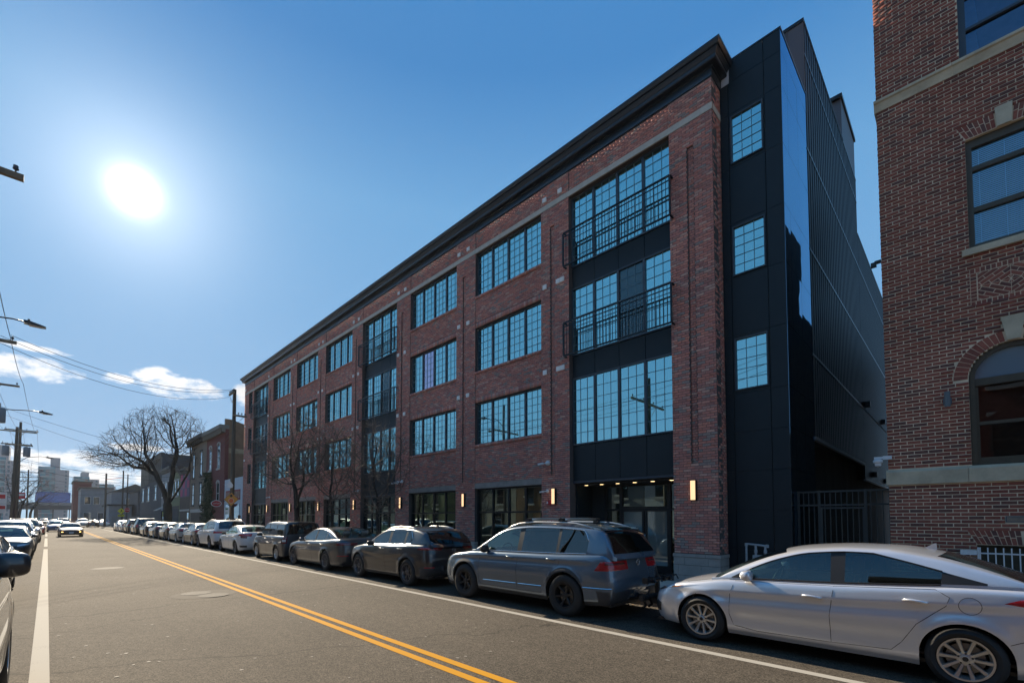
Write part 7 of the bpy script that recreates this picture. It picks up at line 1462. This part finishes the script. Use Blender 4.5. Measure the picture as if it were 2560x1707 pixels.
pole('left-hand leaning pole of the close pair with twin transformers', -72, -2.65, 11.5, .17, [(11.0, -1.9, 1.5, 'y'), (9.6, -1.1, 1.2, 'y')], lean=(0, .12), xf=[(8.9, -.75, 1.1), (8.9, .8, 1.1)], lamp=(7.6, 2.9, .9))
pole('right-hand taller pole of the close pair on the left kerb', -80, -2.62, 13.2, .17, [(12.2, -1.3, 1.5, 'y'), (10.4, -1.1, 1.1, 'y')], lean=(0, .08))
pole('small far utility pole with three crossarms left of the viaduct', -138, -3.0, 11.8, .16, [(11.2, -1.6, 1.6, 'y'), (10.2, -1.5, 1.5, 'y'), (9.4, -1.3, 1.3, 'y')])
pole('dark utility pole at the far corner of the crossing', -119.5, 7.9, 10.5, .2, [(8.2, -1.6, .3, 'y')])
pole('pale utility pole beside the stop sign', -104, 9.1, 10.0, .14, []); pole('slim pale pole just past the stop sign', -98.5, 9.2, 9.0, .11, [])
def wire(label, pts, s, r=.011, group='overhead wires'):
    q = MB()
    for a, b in zip(pts[:-1], pts[1:]): q.tube(sag(a, b, s), r, 4, cap=False)
    o = q.build('overhead_wire', M_WIRE); tag(o, label, 'wire', group); return o
for i, (dz, dy) in enumerate(((.25, 1.2), (.05, .3), (-.3, -.6))): wire(['topmost', 'middle', 'lowest'][i] + ' of the three wires crossing the street to the right-hand pole', [(-27, -1.6 + dy * .3, 8.95 + dz * .5), (-36.2 + (.5, 0, -.5)[i], 8.75, 10.6 + (0, 0, -.35)[i])], .75 + .1 * i, .010)
for i, yy in enumerate((-1.25, -2.5, -3.6)): wire('wire along the left kerb over %s of the crossarms' % ['the street ends', 'the middles', 'the house ends'][i], [(-2, yy, 11.2), (-14, yy, 9.1), (-27, yy, 9.0), (-43.5, yy - .1, 10.5), (-72, yy, 11.2), (-80, yy + .1, 12.4), (-138, yy - .2, 11.4), (-200, yy, 10.5)], .25, .011)
wire('wire from the transformer pole into the big tree', [(-43.5, -2.7, 9.0), (-58, 11.3, 8.2)], .5, .010); wire('wire from the transformer pole towards the buff house', [(-43.5, -2.7, 8.6), (-62, 11.4, 7.4)], .55, .010)
for i in range(5): wire('%s service wire from the pole pair to the row houses' % ['first', 'second', 'third', 'fourth', 'fifth'][i], [(-80 + i % 2 * 8, -2.5, 8.6 - .35 * i), (-66 - 6 * i, 11.4, 6.6 - .2 * i)], .5, .014)
for i in range(5): wire('%s wire crossing the far street' % ['highest', 'second', 'third', 'fourth', 'lowest'][i], [(-138, -3, 9.6 - .6 * i), (-119.5, 7.9, 9.6 - .8 * i), (-104, 9.1, 8.6 - .4 * i)], .35, .018)
for i in range(3): wire('%s of the three wires running back from the right-hand pole along the houses' % ['top', 'middle', 'low'][i], [(-36.2, 8.98, 8.3 - .35 * i), (-56, 11.2, 8.0 - .6 * i)], .25, .012)
wire('orange sheathed line over the far corner', [(-104, 9.1, 8.8), (-119.5, 7.9, 9.3)], .02, .05).data.materials[0] = mat('orange_sheath', (0.6, 0.10, 0.03), 0.6)
# ================================================================== signs
M_SIGNO = mat('sign_orange', (0.55, 0.24, 0.035), 0.5, noise_s=4, noise_a=.15); M_SBLK = mat('sign_black', (0.012, 0.012, 0.012), 0.6); M_SRED = mat('stop_red', (0.45, 0.02, 0.025), 0.5); M_SWHT = mat('sign_white', (0.62, 0.61, 0.60), 0.5); M_SYEL = mat('sign_fluoro', (0.62, 0.62, 0.03), 0.5); M_POST = mat('sign_post', (0.15, 0.15, 0.15), 0.5, metal=.5); M_SOR2 = mat('sign_red_orange', (0.55, 0.11, 0.03), 0.5)
def ngon(mb, r, n, x0, x1, rot=0, oy=0, oz=0, sy=1.0, sz=1.0): mb.prism([(oy + sy * r * math.cos(rot + 2 * math.pi * k / n), oz + sz * r * math.sin(rot + 2 * math.pi * k / n)) for k in range(n)], x0, x1, 'x')
sg = thing('diamond_sign', 'orange diamond warning sign with black arrow and red disc on the pole', 'sign', (-35.98, 8.88, 0), R(-38))
q = MB(); ngon(q, .47, 4, -.006, .006, 0, 0, 3.05); q.build('plate', M_SIGNO, sg)
q = MB(); ngon(q, .455, 4, .0062, .008, 0, 0, 3.05); q.build('border', M_SBLK, sg); q = MB(); ngon(q, .44, 4, .0082, .0095, 0, 0, 3.05); q.build('face', M_SIGNO, sg)
q = MB(); q.prism([(-.13, 3.27), (.13, 3.27), (0, 3.42)], .010, .012, 'x'); q.prism([(-.06, 3.21), (.06, 3.21), (.06, 3.268), (-.06, 3.268)], .010, .012, 'x'); q.build('arrow', M_SBLK, sg)
q = MB(); ngon(q, .17, 20, .010, .0115, 0, 0, 2.96); q.build('disc_rim', M_SWHT, sg); q = MB(); ngon(q, .155, 20, .012, .0135, 0, 0, 2.96); q.build('disc', M_SOR2, sg)
q = MB(); q.box(-.04, -.008, -.03, .03, 2.5, 3.5); q.build('bracket', M_POST, sg)
rs = thing('parking_sign', 'white parking rule plate below the orange diamond sign', 'sign', (-35.98, 8.80, 0), R(-38)); q = MB(); q.box(-.005, .005, -.32, -.06, 2.02, 2.5); q.build('plate', M_SWHT, rs); q = MB(); q.box(.0052, .007, -.27, -.11, 2.34, 2.44); q.box(.0052, .007, -.27, -.11, 2.10, 2.14); q.build('print', mat('sign_green', (0.05, 0.2, 0.1), 0.6), rs)
pb = thing('torn_plastic', 'torn white plastic caught on the utility pole above the diamond sign', 'plastic', (-35.95, 8.75, 3.95), R(-45)); q = MB()
outl = [(-.42, .12), (-.20, .10), (-.16, .18), (-.06, .20), (-.10, .46), (-.02, .40), (.14, .22), (.24, .08), (.20, -.10), (.02, -.14), (-.24, -.08), (-.22, -.04), (-.12, -.02), (-.14, .08), (-.24, .06)]
q.prism([(a, b) for a, b in outl], -.012, .012, 'x'); q.build('sheet', M_SWHT, pb)
ov = thing('oval_sign', 'oval red shop sign with white rim hung on the red brick house', 'sign', (-48.95, 11.5, 0)); q = MB(); ngon(q, 1, 28, -.03, .03, 0, -.62, 3.1, .42, .31); q.build('rim', M_SWHT, ov); q = MB(); ngon(q, 1, 28, .0305, .035, 0, -.62, 3.1, .36, .25); q.build('face', M_SRED, ov)
for k in range(6): q = MB(); yy = -.85 + k * .09; q.box(.0352, .037, yy, yy + .025, 3.05, 3.17); q.box(.0352, .037, yy + .025, yy + .06, 3.05 + .05 * (k % 3), 3.075 + .05 * (k % 3)); q.build('lettering', M_SWHT, ov)
q = MB(); q.box(-.015, .015, -.25, .10, 3.33, 3.38); q.build('bracket', M_RAIL, ov)
st = thing('stop_sign', 'red octagonal STOP sign before the crossing', 'stop sign', (-95.5, 8.95, .1)); q = MB(); ngon(q, .40, 8, -.01, 0, math.pi / 8, 0, 2.95); q.build('rim', M_SWHT, st); q = MB(); ngon(q, .37, 8, .001, .006, math.pi / 8, 0, 2.95); q.build('plate', M_SRED, st); text_obj('lettering', 'STOP', .27, M_SWHT, st, (.008, 0, 2.95), (R(90), 0, R(90)), bold=.004); q = MB(); q.tube([(-.04, 0, 0), (-.04, 0, 3.3)], .03, 8); q.build('post', M_POST, st)
yl = thing('crossing_sign', 'fluorescent yellow diamond sign with a smaller plate beneath', 'sign', (-101, 8.72, .1)); q = MB(); ngon(q, .50, 4, -.006, .006, 0, 0, 2.85); q.build('plate', M_SYEL, yl); q = MB(); q.box(-.006, .006, -.42, .42, 1.92, 2.28); q.build('lower_plate', M_SYEL, yl)
q = MB(); q.lathe([(0, 0), (.055, 0.02), (.055, .09), (0, .11)], 8, (.02, .0, 3.03)); q.prism([(-.06, 2.84), (.08, 2.84), (.06, 3.02), (-.05, 3.02)], .0065, .012, 'x'); q.prism([(-.16, 2.62), (-.10, 2.62), (.0, 2.84), (-.06, 2.84)], .0065, .012, 'x'); q.prism([(.10, 2.62), (.16, 2.62), (.08, 2.84), (.02, 2.84)], .0065, .012, 'x'); q.prism([(.06, 2.92), (.2, 2.86), (.2, 2.9), (.06, 2.97)], .0065, .012, 'x'); q.build('walking_symbol', M_SBLK, yl)
for k in range(4): q = MB(); q.box(.0065, .008, -.34 + k * .18, -.24 + k * .18, 2.0, 2.2); q.build('lettering', M_SBLK, yl)
q = MB(); q.tube([(-.04, 0, 0), (-.04, 0, 3.2)], .03, 8); q.build('post', M_POST, yl)
for i, (lb, x, y, z, m, w, h) in enumerate((('white and red board sign at the left edge', -66, -3.3, 3.6, M_SWHT, 1.0, 1.1), ('small red and white sign low at the left edge', -60, -2.9, 2.5, M_SWHT, .7, .8), ('round red traffic sign behind the left poles', -88, -2.5, 4.6, M_SRED, .8, .8))):
    t = thing('street_sign', lb, 'sign', (x, y, .1)); q = MB(); q.box(-.01, .01, -w / 2, w / 2, z - h / 2, z + h / 2); q.build('plate', m, t); q = MB(); q.box(.011, .014, -w * .4, w * .4, z - h * .05, z + h * .3); q.build('print', M_SRED if m is M_SWHT else M_SWHT, t); q = MB(); q.tube([(-.04, 0, 0), (-.04, 0, z + h / 2)], .03, 8); q.build('post', M_POST, t)
lt = thing('leaf_litter', 'dry brown leaves drifted in the right-hand gutter', 'leaves', (-9, 8.4, 0)); q = MB(); rl_ = random.Random(9)
for i in range(900):
    x = rl_.uniform(-34, 1); y = 8.5 - abs(rl_.gauss(0, .16)) - .02; a = rl_.uniform(0, 6.28); s = rl_.uniform(.02, .045); z = rl_.uniform(.006, .03)
    q.add([(x + s * math.cos(a), y + s * math.sin(a), z), (x + .5 * s * math.cos(a + 1.6), y + .5 * s * math.sin(a + 1.6), z + rl_.uniform(0, .02)), (x - s * math.cos(a), y - s * math.sin(a), z), (x + .5 * s * math.cos(a - 1.6), y + .5 * s * math.sin(a - 1.6), z)], [(0, 1, 2, 3)])
o = q.build('leaves', M_LEAF, lt, world=True); o['kind'] = 'stuff'
# ================================================================== people
def person(label, loc, rz, coat, legs, hair, walk=0.0, h=1.72, group=None):
    s = h / 1.75; t = thing('person', label, 'person', loc, rz, group)
    V_, E_, R_ = [], [], []
    def v(p, r, par=None):
        V_.append(tuple(c * s for c in p)); R_.append(r * s); i = len(V_) - 1
        if par is not None: E_.append((par, i))
        return i
    pel = v((0, 0, .95), .15); ab = v((0, 0, 1.12), .14, pel); chs = v((.01, 0, 1.32), .165, ab); nk0 = v((0, 0, 1.47), .075, chs); nk = v((.015, 0, 1.53), .058, nk0); hd = v((.03, 0, 1.62), .092, nk); v((.02, 0, 1.71), .075, hd)
    fing = []
    for sd in (-1, 1):
        k = walk * sd; sh = v((0, .175 * sd, 1.42), .075, chs); el = v((-.25 * k * .8, .225 * sd, 1.15), .055, sh); wr = v((-.25 * k + .10, .235 * sd, .92), .036, el); pm_ = v((-.25 * k + .12, .235 * sd, .85), .034, wr)
        for fi in range(4): b_ = v((-.25 * k + .12 + .012 * (fi - 1.5), (.235 + .006) * sd, .80), .0095, pm_); v((-.25 * k + .135 + .012 * (fi - 1.5), .232 * sd, .755 + .008 * abs(fi - 1.3)), .0085, b_)
        b_ = v((-.25 * k + .155, .225 * sd, .84), .011, pm_); v((-.25 * k + .17, .22 * sd, .80), .0095, b_)
        hp = v((0, .095 * sd, .88), .095, pel); kn = v((.30 * k + .02, .10 * sd, .50), .06, hp); an = v((.42 * k - (.12 if k < 0 else 0), .10 * sd, .10 + (.05 if k < 0 else 0)), .042, kn); v((.42 * k + .14 - (.12 if k < 0 else 0), .11 * sd, .045 + (.03 if k < 0 else 0)), .042, an)
    me = bpy.data.meshes.new('body'); me.from_pydata(V_, E_, []); o = bpy.data.objects.new('body_tmp', me); COL.objects.link(o); o.modifiers.new('skin', 'SKIN'); o.modifiers.new('sub', 'SUBSURF').levels = 2
    for i, r_ in enumerate(R_): me.skin_vertices[0].data[i].radius = (r_, r_ * (1.15 if i < 3 else 1.0))
    me.skin_vertices[0].data[0].use_root = True
    dg = bpy.context.evaluated_depsgraph_get(); dg.update(); bm_ = bpy.data.meshes.new_from_object(o.evaluated_get(dg)); bpy.data.objects.remove(o)
    sk = mat('skin', (0.40, 0.24, 0.17), 0.6); bm_.materials.clear()
    for m in (coat, legs, sk, M_SBLK): bm_.materials.append(m)
    mi = []
    for p in bm_.polygons:
        z = p.center.z / s; y = abs(p.center.y) / s; mi.append(2 if z > 1.49 or (y > .17 and z < .91) else 3 if z < .09 else 1 if z < .93 and y < .19 else 0)
    bm_.polygons.foreach_set('material_index', mi); bm_.polygons.foreach_set('use_smooth', [True] * len(mi)); obj('body', bm_, t)
    q = MB(); q.lathe([(0, .115), (.06, .105), (.098, .06), (.108, .0), (.10, -.05), (.085, -.10)], 14, (.0, 0, 1.645 * s), a0=R(55), a1=R(305)); q.lathe([(0, .118), (.07, .10), (.10, .05)], 14, (.01, 0, 1.645 * s)); q.build('hair', hair, t, smooth=True)
    q = MB()
    for sd in (-1, 1): q.lathe([(0, -.008), (.011, 0), (0, .008)], 8, (.118 * s, .034 * sd, 1.635 * s), 'x', mi=0)
    q.build('eyes', M_SBLK, t); q = MB(); q.prism([(.11, 1.63), (.145, 1.595), (.11, 1.59)], -.012, .012, 'y'); q.box(.108, .118, -.025, .025, 1.545, 1.555); q.build('nose_and_mouth', sk, t)
    return t
C_BLK = mat('coat_black', (0.012, 0.013, 0.016), 0.85); C_JEAN = mat('jeans_blue', (0.04, 0.10, 0.19), 0.85); C_BRN = mat('coat_brown', (0.13, 0.09, 0.065), 0.85); H_BLD = mat('hair_blond', (0.36, 0.22, 0.09), 0.7); H_DRK = mat('hair_dark', (0.02, 0.016, 0.013), 0.7)
GPP = 'people on the pavement'
person('blond person in dark coat standing behind the white sedan', (-41.9, 10.2, .125), R(-150), C_BLK, C_BLK, H_BLD, 0, 1.68, GPP); person('tall dark-clad person beside the blond one near the brick corner', (-41.2, 10.75, .125), R(170), C_BLK, C_BLK, H_DRK, 0, 1.88, GPP); person('short dark-haired person left of the blond one', (-42.9, 10.4, .125), R(-20), C_BLK, C_JEAN, H_DRK, 0, 1.62, GPP)
person('person in brown jacket and blue jeans crossing the far street', (-110.5, 5.75, 0.0), R(100), C_BRN, C_JEAN, H_DRK, .75, 1.75)
# ================================================================== thin winter haze
hz = MB(); hz.box(-640, 80, -120, 120, -1.0, 60); ho = hz.build('haze', mat('haze_empty', (1, 1, 1)), kind='stuff')
hm = bpy.data.materials.new('haze_air'); hm.use_nodes = True; t = hm.node_tree; t.nodes.clear(); o_ = t.nodes.new('ShaderNodeOutputMaterial'); v_ = t.nodes.new('ShaderNodeVolumePrincipled')
v_.inputs['Color'].default_value = (.88, .94, 1.0, 1); v_.inputs['Density'].default_value = 0.00013; v_.inputs['Anisotropy'].default_value = 0.35; t.links.new(v_.outputs[0], o_.inputs['Volume'])
ho.data.materials.clear(); ho.data.materials.append(hm); tag(ho, 'thin pale winter haze over the far end of the street', 'haze')
